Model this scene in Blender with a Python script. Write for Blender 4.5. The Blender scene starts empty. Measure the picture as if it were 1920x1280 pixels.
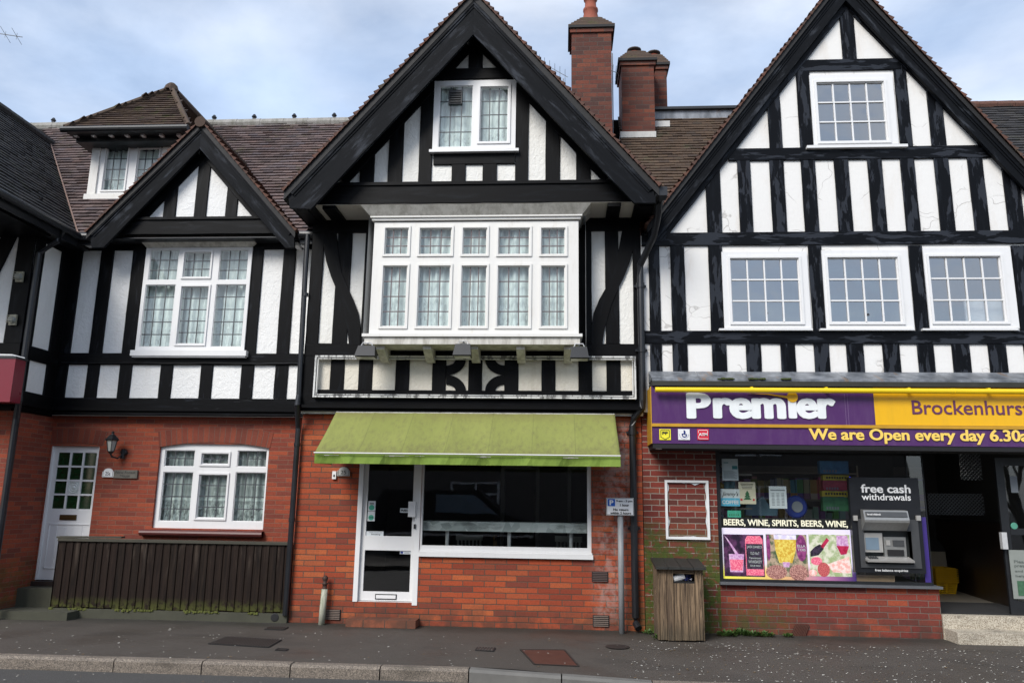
import bpy, math, random
from mathutils import Vector, Matrix, noise as mnoise
random.seed(7)
S = bpy.context.scene
COL = S.collection
R = math.radians
# ------------------------------------------------------------------ camera, world, sun, exposure
PITCH, YAW, ROLL, FPX = R(11.62), R(3.788), R(.851), 1461.3
CAM = Vector((0, -10.6, 1.6))
_f = Vector((-math.sin(YAW)*math.cos(PITCH), math.cos(YAW)*math.cos(PITCH), math.sin(PITCH)))
_r = Vector((math.cos(YAW), math.sin(YAW), 0)); _u = _r.cross(_f)
RT = _r*math.cos(ROLL) + _u*math.sin(ROLL); UP = -_r*math.sin(ROLL) + _u*math.cos(ROLL)
cd = bpy.data.cameras.new('camera'); cam = bpy.data.objects.new('camera', cd); COL.objects.link(cam)
m = Matrix((RT, UP, -_f)).transposed().to_4x4(); m.translation = CAM; cam.matrix_world = m
cd.sensor_width = 36; cd.lens = FPX/1920*36; cd.clip_end = 2000; cd.clip_start = .05
S.camera = cam
SUN_EL, SUN_AZ = R(40), R(209)     # azimuth clockwise from +Y : the sun is behind the camera, to its left
W = bpy.data.worlds.new('World'); S.world = W; W.use_nodes = True
nt = W.node_tree; nt.nodes.clear()
def wn(t, **k):
    n = nt.nodes.new(t)
    for a, b in k.items(): setattr(n, a, b)
    return n
sky = wn('ShaderNodeTexSky', sky_type='NISHITA', sun_disc=False, sun_elevation=SUN_EL, sun_rotation=SUN_AZ)
sky.dust_density = 1.2; sky.ozone_density = 1.0
tc = wn('ShaderNodeTexCoord'); mp = wn('ShaderNodeMapping'); mp.inputs['Scale'].default_value = (1.0, 1.0, 2.4); mp.inputs['Location'].default_value = (3.4, 1.1, .6)
n1 = wn('ShaderNodeTexNoise'); n1.inputs['Scale'].default_value = 2.1; n1.inputs['Detail'].default_value = 9; n1.inputs['Roughness'].default_value = .55; n1.inputs['Distortion'].default_value = .25
rp = wn('ShaderNodeValToRGB'); rp.color_ramp.elements[0].position = .36; rp.color_ramp.elements[1].position = .66
rp.color_ramp.elements[0].color = (.30, .30, .30, 1); rp.color_ramp.elements[1].color = (1, 1, 1, 1)
n2 = wn('ShaderNodeTexNoise'); n2.inputs['Scale'].default_value = 3.3; n2.inputs['Detail'].default_value = 5
cr = wn('ShaderNodeValToRGB'); cr.color_ramp.elements[0].position = .35; cr.color_ramp.elements[1].position = .7
cr.color_ramp.elements[0].color = (3.9, 4.8, 6.3, 1); cr.color_ramp.elements[1].color = (5.2, 5.6, 6.3, 1)
mx = wn('ShaderNodeMix', data_type='RGBA'); bg = wn('ShaderNodeBackground'); out = wn('ShaderNodeOutputWorld')
bg.inputs['Strength'].default_value = .1
L = nt.links.new
L(tc.outputs['Generated'], mp.inputs[0]); L(mp.outputs[0], n1.inputs['Vector']); L(mp.outputs[0], n2.inputs['Vector'])
L(n1.outputs['Fac'], rp.inputs[0]); L(n2.outputs['Fac'], cr.inputs[0])
L(rp.outputs[0], mx.inputs['Factor']); L(sky.outputs[0], mx.inputs['A']); L(cr.outputs[0], mx.inputs['B'])
L(mx.outputs['Result'], bg.inputs['Color']); L(bg.outputs[0], out.inputs['Surface'])
sd = bpy.data.lights.new('sun', 'SUN'); sd.energy = 1.9; sd.angle = R(26); sd.color = (1, .96, .9)
so = bpy.data.objects.new('sun', sd); COL.objects.link(so)
sdir = Vector((math.sin(SUN_AZ)*math.cos(SUN_EL), math.cos(SUN_AZ)*math.cos(SUN_EL), math.sin(SUN_EL)))
so.rotation_euler = sdir.to_track_quat('Z', 'Y').to_euler(); so.location = (0, -12, 14)
S.view_settings.view_transform = 'Standard'; S.view_settings.look = 'None'; S.view_settings.exposure = 0.9; S.view_settings.gamma = 1
S.cycles.max_bounces = 6; S.cycles.transparent_max_bounces = 16
S.cycles.sample_clamp_indirect = 4

# ------------------------------------------------------------------ measuring: the point of the place seen at a pixel, at a known depth or height
def ray(x, y): return _f*FPX + RT*(x-960) - UP*(y-640)
def at(x, y, Y):
    d = ray(x, y); return CAM + d*((Y-CAM.y)/d.y)
def atz(x, y, z):
    d = ray(x, y); return CAM + d*((z-CAM.z)/d.z)
def rect(x0, y0, x1, y1, Y):      # world x0,x1,z0,z1 of a pixel rectangle on the plane Y
    xm, ym = (x0+x1)/2, (y0+y1)/2
    return at(x0, ym, Y).x, at(x1, ym, Y).x, at(xm, y1, Y).z, at(xm, y0, Y).z
def zf(k, ox, oy):
    return lambda x, y: (x*k+ox, y*k+oy)
Z1 = zf(.3125, 0, 150); Z2 = zf(.3125, 0, 400); Z3 = zf(.3125, 0, 780); Z4 = zf(.3802, 520, 0)
Z5 = zf(.35937, 540, 380); Z6 = zf(.35937, 540, 760); Z7 = zf(.375, 1200, 0); Z8 = zf(.375, 1200, 420)
ZP = zf(.2031, 1330, 840); ZA = zf(.29695, 1580, 840); ZB = zf(.27347, 1100, 880); ZS = zf(.1875, 1200, 700)
def zrect(Z, x0, y0, x1, y1, Y):
    a = Z(x0, y0); b = Z(x1, y1); return rect(a[0], a[1], b[0], b[1], Y)

# ------------------------------------------------------------------ node helper
class G:
    def __init__(s, name):
        s.m = bpy.data.materials.new(name); s.m.use_nodes = True; s.t = s.m.node_tree
        s.b = s.t.nodes['Principled BSDF']; s.o = s.t.nodes['Material Output']
    def n(s, ty, ins={}, **pr):
        n = s.t.nodes.new(ty)
        for a, b in pr.items(): setattr(n, a, b)
        for k, v in ins.items(): s.set(n.inputs[k], v)
        return n
    def set(s, sock, v):
        if isinstance(v, bpy.types.NodeSocket): s.t.links.new(v, sock)
        elif isinstance(v, (tuple, list)) and sock.type == 'RGBA' and len(v) == 3: sock.default_value = (*v, 1)
        else: sock.default_value = v
    def ma(s, op, a, b=0.0, c=0.0, clamp=False):
        return s.n('ShaderNodeMath', {0: a, 1: b, 2: c}, operation=op, use_clamp=clamp).outputs[0]
    def mix(s, f, a, b, mode='MIX'):
        n = s.n('ShaderNodeMix', {}, data_type='RGBA', blend_type=mode)
        s.set(n.inputs['Factor'], f); s.set(n.inputs['A'], a); s.set(n.inputs['B'], b); return n.outputs['Result']
    def uv(s): return s.n('ShaderNodeUVMap').outputs[0]
    def pos(s): return s.n('ShaderNodeNewGeometry').outputs['Position']
    def xyz(s, v): return s.n('ShaderNodeSeparateXYZ', {0: v}).outputs
    def com(s, x, y, z=0.0): return s.n('ShaderNodeCombineXYZ', {0: x, 1: y, 2: z}).outputs[0]
    def noise(s, vec, sc, det=3, ro=.5, dist=0.0): return s.n('ShaderNodeTexNoise', {'Vector': vec, 'Scale': sc, 'Detail': det, 'Roughness': ro, 'Distortion': dist}).outputs['Fac']
    def map(s, vec, sc): return s.n('ShaderNodeMapping', {'Vector': vec, 'Scale': sc}).outputs[0]
    def ramp(s, f, *st):
        n = s.n('ShaderNodeValToRGB', {0: f}); e = n.color_ramp.elements
        while len(e) < len(st): e.new(.5)
        for i, (p, c) in enumerate(st):
            e[i].position = p; e[i].color = (*c, 1) if isinstance(c, (tuple, list)) else (c, c, c, 1)
        return n.outputs[0]
    def step(s, f, lo, hi): return s.n('ShaderNodeMapRange', {'Value': f, 'From Min': lo, 'From Max': hi}, interpolation_type='SMOOTHSTEP').outputs[0]
    def bump(s, h, st=.5, d=.01):
        s.set(s.b.inputs['Normal'], s.n('ShaderNodeBump', {'Height': h, 'Strength': st, 'Distance': d}).outputs[0])
    def fin(s, col=None, rough=None, metal=None, spec=None):
        if col is not None: s.set(s.b.inputs['Base Color'], col)
        if rough is not None: s.set(s.b.inputs['Roughness'], rough)
        if metal is not None: s.set(s.b.inputs['Metallic'], metal)
        if spec is not None: s.set(s.b.inputs['Specular IOR Level'], spec)
        return s.m
def simple(name, c, rough=.5, metal=0.0, var=.12, sc=8, bump=0.0, spec=.5):
    g = G(name); p = g.pos(); n = g.noise(p, sc, 4)
    col = g.mix(n, tuple(x*(1-var) for x in c), tuple(min(1, x*(1+var)) for x in c))
    if bump: g.bump(g.noise(p, sc*8, 4), bump, .004)
    return g.fin(col, g.ma('ADD', rough-.06, g.ma('MULTIPLY', n, .12)), metal, spec)
def brick(name, cols, mortar, bw=.235, bh=.073, joint=.006, bond=.5, moss=None, pale=None, dark=.35, bumps=.6):
    cols = [(r_*1.08, g_*1.22, b_*1.12) for r_, g_, b_ in cols]
    g = G(name); x, y, _ = g.xyz(g.uv()); p = g.pos()
    wob = g.ma('MULTIPLY', g.ma('SUBTRACT', g.noise(p, 9, 2), .5), .012)
    y = g.ma('ADD', y, wob); x = g.ma('ADD', x, wob)
    ry = g.ma('DIVIDE', y, bh); row = g.ma('FLOOR', ry)
    off = g.ma('ADD', g.ma('MULTIPLY', g.ma('MODULO', row, 2.0), bond), g.ma('MULTIPLY', g.n('ShaderNodeTexWhiteNoise', {'W': row}, noise_dimensions='1D').outputs[0], .12))
    rx = g.ma('ADD', g.ma('DIVIDE', x, bw), off); cx = g.ma('FLOOR', rx)
    fx = g.ma('MULTIPLY', g.ma('SUBTRACT', rx, cx), bw); fy = g.ma('MULTIPLY', g.ma('SUBTRACT', ry, row), bh)
    d = g.ma('MINIMUM', g.ma('MINIMUM', fx, g.ma('SUBTRACT', bw, fx)), g.ma('MINIMUM', fy, g.ma('SUBTRACT', bh, fy)))
    d = g.ma('ADD', d, g.ma('MULTIPLY', g.ma('SUBTRACT', g.noise(p, 60, 3), .5), .006))
    bm = g.step(d, joint*.55, joint*1.1)
    wn_ = g.n('ShaderNodeTexWhiteNoise', {'Vector': g.com(cx, row)}, noise_dimensions='2D').outputs[0]
    k = len(cols); c = g.ramp(wn_, *[(i/(k-1), q) for i, q in enumerate(cols)])
    fine = g.noise(p, 45, 6, .7)
    c = g.mix(g.ma('MULTIPLY', g.step(fine, .35, .75), .45), c, tuple(q*.45 for q in cols[0]))
    big = g.noise(g.map(p, (1, 1, .6)), 1.1, 5, .6)
    c = g.mix(g.ma('MULTIPLY', g.step(big, .48, .75), dark), c, (.06, .035, .028))
    mc = g.mix(g.noise(p, 30, 3), tuple(q*.7 for q in mortar), tuple(q*1.2 for q in mortar))
    c = g.mix(bm, mc, c)
    px, py, pz = g.xyz(p)
    if pale:      # lime bloom of given columns (x centre, half width, z lo, z hi)
        for (xc, hw, z0, z1, am) in pale:
            mk = g.ma('MULTIPLY', g.step(g.ma('ABSOLUTE', g.ma('SUBTRACT', px, xc)), hw, hw*.2), g.ma('MULTIPLY', g.step(pz, z0-.2, z0+.1), g.step(pz, z1+.2, z1-.1)))
            c = g.mix(g.ma('MULTIPLY', g.ma('MULTIPLY', mk, g.step(g.noise(p, 7, 5, .7), .4, .62)), am), c, (.42, .34, .31))
    # damp foot
    foot = g.ma('MULTIPLY', g.step(pz, .42, .02), g.step(g.noise(p, 5, 4), .3, .6))
    c = g.mix(g.ma('MULTIPLY', foot, .65), c, (.045, .036, .028))
    if moss:
        for (xc, hw, z0, z1, am) in moss:
            mk = g.ma('MULTIPLY', g.step(g.ma('ABSOLUTE', g.ma('SUBTRACT', px, xc)), hw, hw*.3), g.ma('MULTIPLY', g.step(pz, z0-.1, z0+.15), g.step(pz, z1+.25, z1-.25)))
            mm = g.ma('MULTIPLY', mk, g.step(g.noise(p, 8, 7, .75), .40, .56))
            c = g.mix(g.ma('MULTIPLY', mm, am), c, g.mix(g.noise(p, 40, 3), (.022, .036, .006), (.085, .11, .018)))
    g.bump(g.ma('ADD', bm, g.ma('MULTIPLY', fine, .35)), bumps, .006)
    return g.fin(c, .82, spec=.3)
def plaster(name, base=(.78, .78, .77), rough=1.0, dirt=.25, crack=0.0, stain=(.45, .41, .34), sc=14):
    g = G(name); p = g.pos()
    h = g.ma('ADD', g.noise(p, sc, 3, .6, .8), g.ma('MULTIPLY', g.noise(p, sc*3.5, 4, .6), .5))
    c = g.mix(g.ma('MULTIPLY', g.step(g.noise(g.map(p, (3, 3, .8)), 1.3, 6, .65), .52, .8), dirt), base, stain)
    c = g.mix(g.ma('MULTIPLY', g.step(g.noise(p, 70, 3), .62, .8), .25), c, tuple(q*.6 for q in base))
    if crack:
        v = g.n('ShaderNodeTexVoronoi', {'Vector': g.n('ShaderNodeVectorMath', {0: p, 1: g.n('ShaderNodeTexNoise', {'Vector': p, 'Scale': 1.5, 'Detail': 3.0}).outputs['Color']}, operation='ADD').outputs[0], 'Scale': 1.5}, feature='DISTANCE_TO_EDGE').outputs['Distance']
        cm = g.ma('MULTIPLY', g.step(v, .014, .002), g.step(g.noise(p, 1.7, 2), .5, .56))
        c = g.mix(g.ma('MULTIPLY', cm, crack), c, (.3, .28, .26)); h = g.ma('SUBTRACT', h, g.ma('MULTIPLY', cm, .6))
    g.bump(h, rough, .012)
    return g.fin(c, .85, spec=.25)
def timber(name, a=(.003, .0032, .004), b=(.010, .011, .014), lo=.5, hi=.72, rough=.45, scale=(2.2, 14, 14), patch=(.022, .025, .032), pl=.62, ph=.66, pa=.5):
    g = G(name); x, y, _ = g.xyz(g.uv()); v = g.com(x, y, 0.0); p = g.pos()
    n = g.noise(g.map(v, scale), 1.0, 6, .65, .4)
    c = g.mix(g.step(n, lo, hi), a, b)
    q = g.noise(g.map(v, (2.0, 9, 1)), 1.0, 5, .6, .35)
    pm = g.step(q, pl, ph)
    c = g.mix(g.ma('MULTIPLY', pm, pa), c, patch)
    fine = g.noise(g.map(v, (6, 90, 1)), 1.0, 4)
    g.bump(g.ma('ADD', g.ma('MULTIPLY', fine, .6), g.ma('MULTIPLY', pm, .6)), .35, .004)
    return g.fin(c, g.ma('SUBTRACT', rough+.12, g.ma('MULTIPLY', n, .25)), spec=.10)
def tilemat(name, cols, moss=.35, mcol=(.07, .085, .02)):
    g = G(name); u = g.uv(); p = g.pos()
    fl = g.n('ShaderNodeVectorMath', {0: u}, operation='FLOOR').outputs[0]
    w = g.n('ShaderNodeTexWhiteNoise', {'Vector': fl}, noise_dimensions='2D').outputs[0]
    k = len(cols); c = g.ramp(w, *[(i/(k-1), q) for i, q in enumerate(cols)])
    c = g.mix(g.ma('MULTIPLY', g.step(g.noise(p, 30, 5, .7), .4, .7), .5), c, (.035, .028, .025))
    c = g.mix(g.ma('MULTIPLY', g.step(g.noise(p, 3.2, 7, .75), .54, .68), moss), c, mcol)
    g.bump(g.noise(p, 60, 4), .4, .004)
    return g.fin(c, .8, spec=.3)

M = {}
M['brick_b'] = brick('orange red brick', [(.21, .036, .020), (.33, .052, .022), (.40, .070, .026), (.27, .046, .024), (.45, .10, .036), (.17, .036, .026), (.36, .060, .024)], (.085, .065, .048), .285, .0725,
    pale=[(.62, .3, .1, 2.4, .42), (.82, .14, 1.3, 2.6, .6)], moss=[(1.0, .2, 0, .5, .4)])
M['brick_a'] = brick('deep red brick', [(.19, .036, .024), (.26, .046, .025), (.32, .060, .029), (.235, .048, .031), (.15, .034, .026), (.29, .052, .027)], (.20, .105, .072), .27, .063, joint=.005, moss=[(-7.4, .5, .1, .7, .5)], dark=.25)
M['brick_c'] = brick('dark red brick with pale mortar', [(.12, .022, .02), (.17, .028, .022), (.21, .036, .026), (.09, .026, .022), (.25, .05, .03)], (.27, .23, .19), .235, .0755, joint=.0065,
    moss=[(1.40, .85, -.1, 1.2, 1.0), (1.85, .5, -.1, 1.0, 1.0), (1.15, .25, .2, 1.3, .9)], pale=[(2.6, .5, .3, .8, .35)])
M['brick_low'] = brick('patched red brick', [(.16, .026, .022), (.20, .034, .026), (.24, .042, .028), (.13, .028, .024), (.34, .062, .03)], (.16, .12, .1), .25, .076, joint=.006, moss=[(2.5, .6, .0, .35, .6)])
M['brick_chim'] = brick('chimney brick', [(.075, .026, .022), (.12, .032, .024), (.16, .042, .028), (.065, .028, .026), (.19, .05, .03)], (.085, .065, .055), .235, .078, dark=.6)
M['soldier'] = brick('soldier brick', [(.15, .032, .022), (.20, .040, .025), (.24, .048, .027), (.17, .038, .026)], (.15, .085, .065), .078, .235, bond=0, joint=.005)
M['quarry'] = brick('quarry tile', [(.22, .06, .035), (.28, .075, .04), (.17, .05, .035)], (.07, .06, .05), .28, .12, bond=0)
M['plaster_a'] = plaster('roughcast white', (.80, .80, .79), 1.0, .22)
M['plaster_b'] = plaster('roughcast off white', (.78, .77, .73), 1.0, .4)
M['plaster_cream'] = plaster('cream plaster', (.70, .66, .57), 1.0, .5, stain=(.42, .36, .26))
M['plaster_c'] = plaster('smooth cracked white render', (.75, .74, .72), .3, .3, crack=.5, sc=5, stain=(.55, .46, .36))
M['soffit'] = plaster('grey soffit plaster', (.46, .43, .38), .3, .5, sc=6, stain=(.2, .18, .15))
M['timber_a'] = timber('black painted timber')
M['timber_b'] = timber('matt black timber', a=(.003, .003, .0035), b=(.008, .009, .011), pl=.66, ph=.74, pa=.4)
M['timber_c'] = timber('weathered glossy black timber', a=(.004, .0045, .006), b=(.011, .013, .017), patch=(.030, .034, .043), pl=.52, ph=.55, pa=.85, rough=.32)
M['barge'] = timber('faded black bargeboard', a=(.004, .005, .007), b=(.011, .013, .018), scale=(1.2, 6, 1), patch=(.048, .054, .066), pl=.53, ph=.70, pa=.75, rough=.65)
M['tile_main'] = tilemat('brown red roof tile', [(.085, .064, .062), (.13, .095, .090), (.17, .125, .118), (.12, .10, .108), (.15, .098, .086)], .45)
M['tile_verge'] = tilemat('red brown verge tile', [(.085, .045, .034), (.12, .058, .042), (.075, .048, .04), (.15, .062, .04)], .6, (.06, .06, .04))
M['tile_dark'] = tilemat('dark slate grey tile', [(.020, .020, .022), (.034, .033, .035), (.045, .042, .040)], .35, (.045, .06, .015))
M['tile_moss'] = tilemat('mossy brown tile', [(.05, .032, .026), (.07, .044, .032), (.09, .06, .04)], .8, (.06, .07, .018))
M['tile_r'] = tilemat('lichened brown tile', [(.075, .05, .034), (.10, .065, .042), (.06, .042, .032)], .45, (.10, .105, .06))
def stained(name, c, s, lo=.45, hi=.8, am=.5, rough=.45):
    g = G(name); p = g.pos(); n = g.noise(g.map(p, (5, 5, 1.2)), 2.0, 6, .7)
    return g.fin(g.mix(g.ma('MULTIPLY', g.step(n, lo, hi), am), c, s), rough)
M['upvc'] = stained('white plastic frame', (.73, .73, .73), (.52, .51, .47), .5, .85, .35, .35)
M['upvc_dirty'] = stained('aged white frame', (.72, .71, .68), (.45, .40, .32), .5, .85, .5)
M['board_grey'] = stained('weathered white board', (.62, .60, .55), (.25, .23, .19), .35, .7, .7, .6)
M['lead'] = simple('lead came', (.06, .065, .075), .5, .3)
M['lead_brown'] = simple('brown lead came', (.11, .085, .09), .5, .2)
M['silver'] = simple('scratched aluminium trim', (.62, .62, .62), .35, .3, var=.2, sc=20)
M['black_metal'] = simple('black metal', (.012, .013, .015), .4, .0, var=.3, sc=12)
M['black_plastic'] = simple('black plastic', (.014, .015, .017), .45, var=.2)
M['pipe'] = simple('black painted iron pipe', (.011, .012, .015), .35, var=.4, sc=6)
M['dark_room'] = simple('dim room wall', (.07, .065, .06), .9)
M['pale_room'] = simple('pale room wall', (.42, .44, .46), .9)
M['black'] = simple('near black', (.006, .006, .007), .7)
M['white'] = simple('white paint', (.74, .74, .74), .5, var=.03)
def glass(name, k=1.0, add=.02, tint=(1, 1, 1), ripple=.0):
    g = G(name); g.t.nodes.remove(g.b)
    tr = g.n('ShaderNodeBsdfTransparent', {'Color': tint}); gl = g.n('ShaderNodeBsdfGlossy', {'Roughness': .015})
    if ripple:
        b = g.n('ShaderNodeBump', {'Height': g.noise(g.pos(), 1.6, 2), 'Strength': ripple, 'Distance': .02}); g.set(gl.inputs['Normal'], b.outputs[0])
    fr = g.n('ShaderNodeLayerWeight', {'Blend': .5}).outputs['Facing']; fr = g.ma('ADD', .04, g.ma('MULTIPLY', g.ma('POWER', fr, 5.0), .96))
    f = g.ma('ADD', g.ma('MULTIPLY', fr, k), add, clamp=True)
    ms = g.n('ShaderNodeMixShader', {0: f, 1: tr.outputs[0], 2: gl.outputs[0]})
    g.t.links.new(ms.outputs[0], g.o.inputs['Surface']); return g.m
M['glass'] = glass('window glass', 1.6, .03, (.86, .93, .92), .25)
M['glass_c'] = glass('window glass reflective', 2.2, .32, (.88, .92, .93), .8)
M['glass_shop'] = glass('shop glass', 1.8, .035, (.86, .9, .89), .06)
M['glass_green'] = simple('dark green obscured glass', (.004, .03, .01), .12, var=.5, sc=15)
def netmat(name, c, alpha, lace=True):
    g = G(name); x, y, _ = g.xyz(g.uv()); v = g.com(x, y)
    df = g.n('ShaderNodeBsdfDiffuse', {'Color': c}); tl = g.n('ShaderNodeBsdfTranslucent', {'Color': c}); tr = g.n('ShaderNodeBsdfTransparent')
    m1 = g.n('ShaderNodeMixShader', {0: .08, 1: df.outputs[0], 2: tl.outputs[0]})
    a = alpha
    if lace:
        fold = g.noise(g.map(v, (26, .35, 1)), 1.0, 3, .6)
        low = g.step(y, .36, .26); n = g.noise(g.map(v, (34, 12, 1)), 1.0, 3, .5, 1.2)
        edge = g.ma('MULTIPLY', g.step(g.ma('ABSOLUTE', g.ma('SUBTRACT', y, g.ma('ADD', .31, g.ma('MULTIPLY', g.noise(g.map(v, (9, 0, 0)), 1.0, 2), .05)))), .02, .008), .5)
        a = g.ma('ADD', g.ma('ADD', alpha-.08, g.ma('MULTIPLY', g.step(fold, .35, .65), .3)), g.ma('ADD', edge, g.ma('MULTIPLY', low, g.ma('MULTIPLY', g.ma('SUBTRACT', g.step(n, .42, .58), .4), .45))), clamp=True)
    m2 = g.n('ShaderNodeMixShader', {0: a, 1: tr.outputs[0], 2: m1.outputs[0]})
    g.t.links.remove(g.b.outputs[0].links[0]); g.t.links.new(m2.outputs[0], g.o.inputs['Surface']); return g.m
M['net'] = netmat('white net curtain', (.92, .94, .93), .90)
M['net_thin'] = netmat('thin lace curtain', (.80, .83, .81), .50)

# ------------------------------------------------------------------ mesh helper
BASE = {}
class MB:
    def __init__(s): s.v = []; s.f = []; s.u = []; s.k = []
    def face(s, pts, uv=None, k=0, out=None):
        pts = [Vector(p) for p in pts]
        n = (pts[1]-pts[0]).cross(pts[2]-pts[0])
        if n.length < 1e-12 and len(pts) > 3: n = (pts[2]-pts[0]).cross(pts[3]-pts[0])
        if out is not None and n.dot(Vector(out)) < 0:
            pts.reverse(); n = -n
            if uv: uv = list(reversed(uv))
        if uv is None:
            n.normalize()
            if abs(n.z) > .95: uv = [(p.x, p.y) for p in pts]
            else:
                a = Vector((0, 0, 1)).cross(n)
                if a.length < 1e-6: a = Vector((1, 0, 0))
                a.normalize()
                if abs(a.x) > abs(a.y): a = a if a.x > 0 else -a
                b = n.cross(a)
                if b.z < 0: b = -b
                uv = [(p.dot(a), p.dot(b)) for p in pts]
        i = len(s.v); s.v += pts; s.f.append(list(range(i, i+len(pts)))); s.u += uv; s.k.append(k)
    def box(s, x0, x1, y0, y1, z0, z1, k=0, skip=''):
        P = lambda a, b, c: Vector((a, b, c))
        F = {'f': ([P(x0,y0,z0),P(x1,y0,z0),P(x1,y0,z1),P(x0,y0,z1)], (0,-1,0)), 'b': ([P(x0,y1,z0),P(x1,y1,z0),P(x1,y1,z1),P(x0,y1,z1)], (0,1,0)),
             'l': ([P(x0,y0,z0),P(x0,y1,z0),P(x0,y1,z1),P(x0,y0,z1)], (-1,0,0)), 'r': ([P(x1,y0,z0),P(x1,y1,z0),P(x1,y1,z1),P(x1,y0,z1)], (1,0,0)),
             't': ([P(x0,y0,z1),P(x1,y0,z1),P(x1,y1,z1),P(x0,y1,z1)], (0,0,1)), 'd': ([P(x0,y0,z0),P(x1,y0,z0),P(x1,y1,z0),P(x0,y1,z0)], (0,0,-1))}
        for c, (q, o) in F.items():
            if c not in skip: s.face(q, None, k, o)
        return s
    def obox(s, c, ax, ay, az, k=0, uv_long=False):       # oriented box: centre and three half vectors
        c, ax, ay, az = map(Vector, (c, ax, ay, az)); r = random.random()*9
        for a, b, d in ((ax, ay, az), (ay, az, ax), (az, ax, ay)):
            for sg in (1, -1):
                q = [c+d*sg+a*i+b*j for i, j in ((-1,-1),(1,-1),(1,1),(-1,1))]
                uv = None
                if uv_long:
                    L_ = max((ax, ay, az), key=lambda w: w.length).normalized()
                    o_ = a if b.normalized().dot(L_)**2 > .5 else b
                    if a.normalized().dot(L_)**2 < .5 and b.normalized().dot(L_)**2 < .5: o_ = a
                    o_ = o_.normalized(); uv = [(p.dot(L_)+r, p.dot(o_)+r*3) for p in q]
                s.face(q, uv, k, d*sg)
        return s
    def prism(s, poly, y0, y1, k=0, uv=None, back=True):  # poly: (x,z) list, front at y0
        c = Vector((sum(p[0] for p in poly)/len(poly), (y0+y1)/2, sum(p[1] for p in poly)/len(poly)))
        u = [uv(p) for p in poly] if uv else None
        s.face([(p[0], y0, p[1]) for p in poly], u, k, (0, -1, 0) if len(poly) < 5 else None)
        if back: s.face([(p[0], y1, p[1]) for p in poly], u, k)
        A = sum(poly[i][0]*poly[(i+1) % len(poly)][1]-poly[(i+1) % len(poly)][0]*poly[i][1] for i in range(len(poly)))
        for i in range(len(poly)):
            a, b = poly[i], poly[(i+1) % len(poly)]
            nn = (b[1]-a[1], 0, -(b[0]-a[0])) if A > 0 else (-(b[1]-a[1]), 0, b[0]-a[0])
            uu = None
            if uv: ua, ub = uv(a), uv(b); uu = [ua, ub, (ub[0]+.01, ub[1]+.03), (ua[0]+.01, ua[1]+.03)]
            s.face([(a[0], y0, a[1]), (b[0], y0, b[1]), (b[0], y1, b[1]), (a[0], y1, a[1])], uu, k, nn)
        return s
    def tube(s, pts, r, n=8, k=0, cap=True, r1=None):
        pts = [Vector(p) for p in pts]; rings = []; N = len(pts)
        for i, p in enumerate(pts):
            d = (pts[min(i+1, N-1)]-pts[max(i-1, 0)]).normalized()
            a = d.cross(Vector((0, 0, 1)) if abs(d.z) < .9 else Vector((0, 1, 0))).normalized(); b = d.cross(a)
            rr = r if r1 is None else r+(r1-r)*i/(N-1)
            rings.append([p+(a*math.cos(t)+b*math.sin(t))*rr for t in [2*math.pi*j/n for j in range(n)]])
        l = 0
        for i in range(N-1):
            l2 = l+(pts[i+1]-pts[i]).length
            for j in range(n):
                j2 = (j+1) % n; q = [rings[i][j], rings[i][j2], rings[i+1][j2], rings[i+1][j]]
                s.face(q, [(l, j/n), (l, (j+1)/n), (l2, (j+1)/n), (l2, j/n)], k, (rings[i][j]+rings[i+1][j2])/2-(pts[i]+pts[i+1])/2)
            l = l2
        if cap:
            s.face(rings[0], None, k, pts[0]-pts[1]); s.face(rings[-1], None, k, pts[-1]-pts[-2])
        return s
    def lathe(s, c, prof, n=16, k=0, ax='z'):             # prof: (radius, height)
        c = Vector(c)
        def P(r, h, t):
            return c+(Vector((r*math.cos(t), r*math.sin(t), h)) if ax == 'z' else Vector((r*math.cos(t), -h, r*math.sin(t))))
        for (r0, h0), (r1, h1) in zip(prof, prof[1:]):
            for j in range(n):
                t0, t1 = 2*math.pi*j/n, 2*math.pi*(j+1)/n
                q = [P(r0, h0, t0), P(r0, h0, t1), P(r1, h1, t1), P(r1, h1, t0)]
                if r0 < 1e-5: q = [q[0], q[2], q[3]]
                elif r1 < 1e-5: q = q[:3]
                s.face(q, None, k)
        return s
    def build(s, name, mats, parent=None, label=None, cat=None, group=None, kind=None, smooth=False, loc=None):
        me = bpy.data.meshes.new(name)
        if parent is not None: b = BASE[parent.name]
        elif loc is not None: b = Vector(loc)
        elif kind: b = Vector((0, 0, 0))
        else:
            xs = [p.x for p in s.v]; ys = [p.y for p in s.v]; b = Vector(((min(xs)+max(xs))/2, (min(ys)+max(ys))/2, min(p.z for p in s.v)))
        me.from_pydata([p-b for p in s.v], [], s.f)
        ul = me.uv_layers.new(name='UVMap')
        for i, q in enumerate(s.u): ul.data[i].uv = q
        for mt in (mats if isinstance(mats, (list, tuple)) else [mats]): me.materials.append(M[mt] if isinstance(mt, str) else mt)
        for i, q in enumerate(s.k): me.polygons[i].material_index = q
        if smooth:
            import bmesh
            bm = bmesh.new(); bm.from_mesh(me); bmesh.ops.remove_doubles(bm, verts=bm.verts, dist=1e-5); bmesh.ops.recalc_face_normals(bm, faces=bm.faces)
            bm.to_mesh(me); bm.free()
            for p in me.polygons: p.use_smooth = True
        me.update()
        o = bpy.data.objects.new(name, me); COL.objects.link(o)
        if parent is not None: o.parent = parent
        else: o.location = b
        BASE[o.name] = b
        tag(o, label, cat, group, kind); return o
def tag(o, label=None, cat=None, group=None, kind=None):
    if label: o['label'] = label
    if cat: o['category'] = cat
    if group: o['group'] = group
    if kind: o['kind'] = kind
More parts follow.
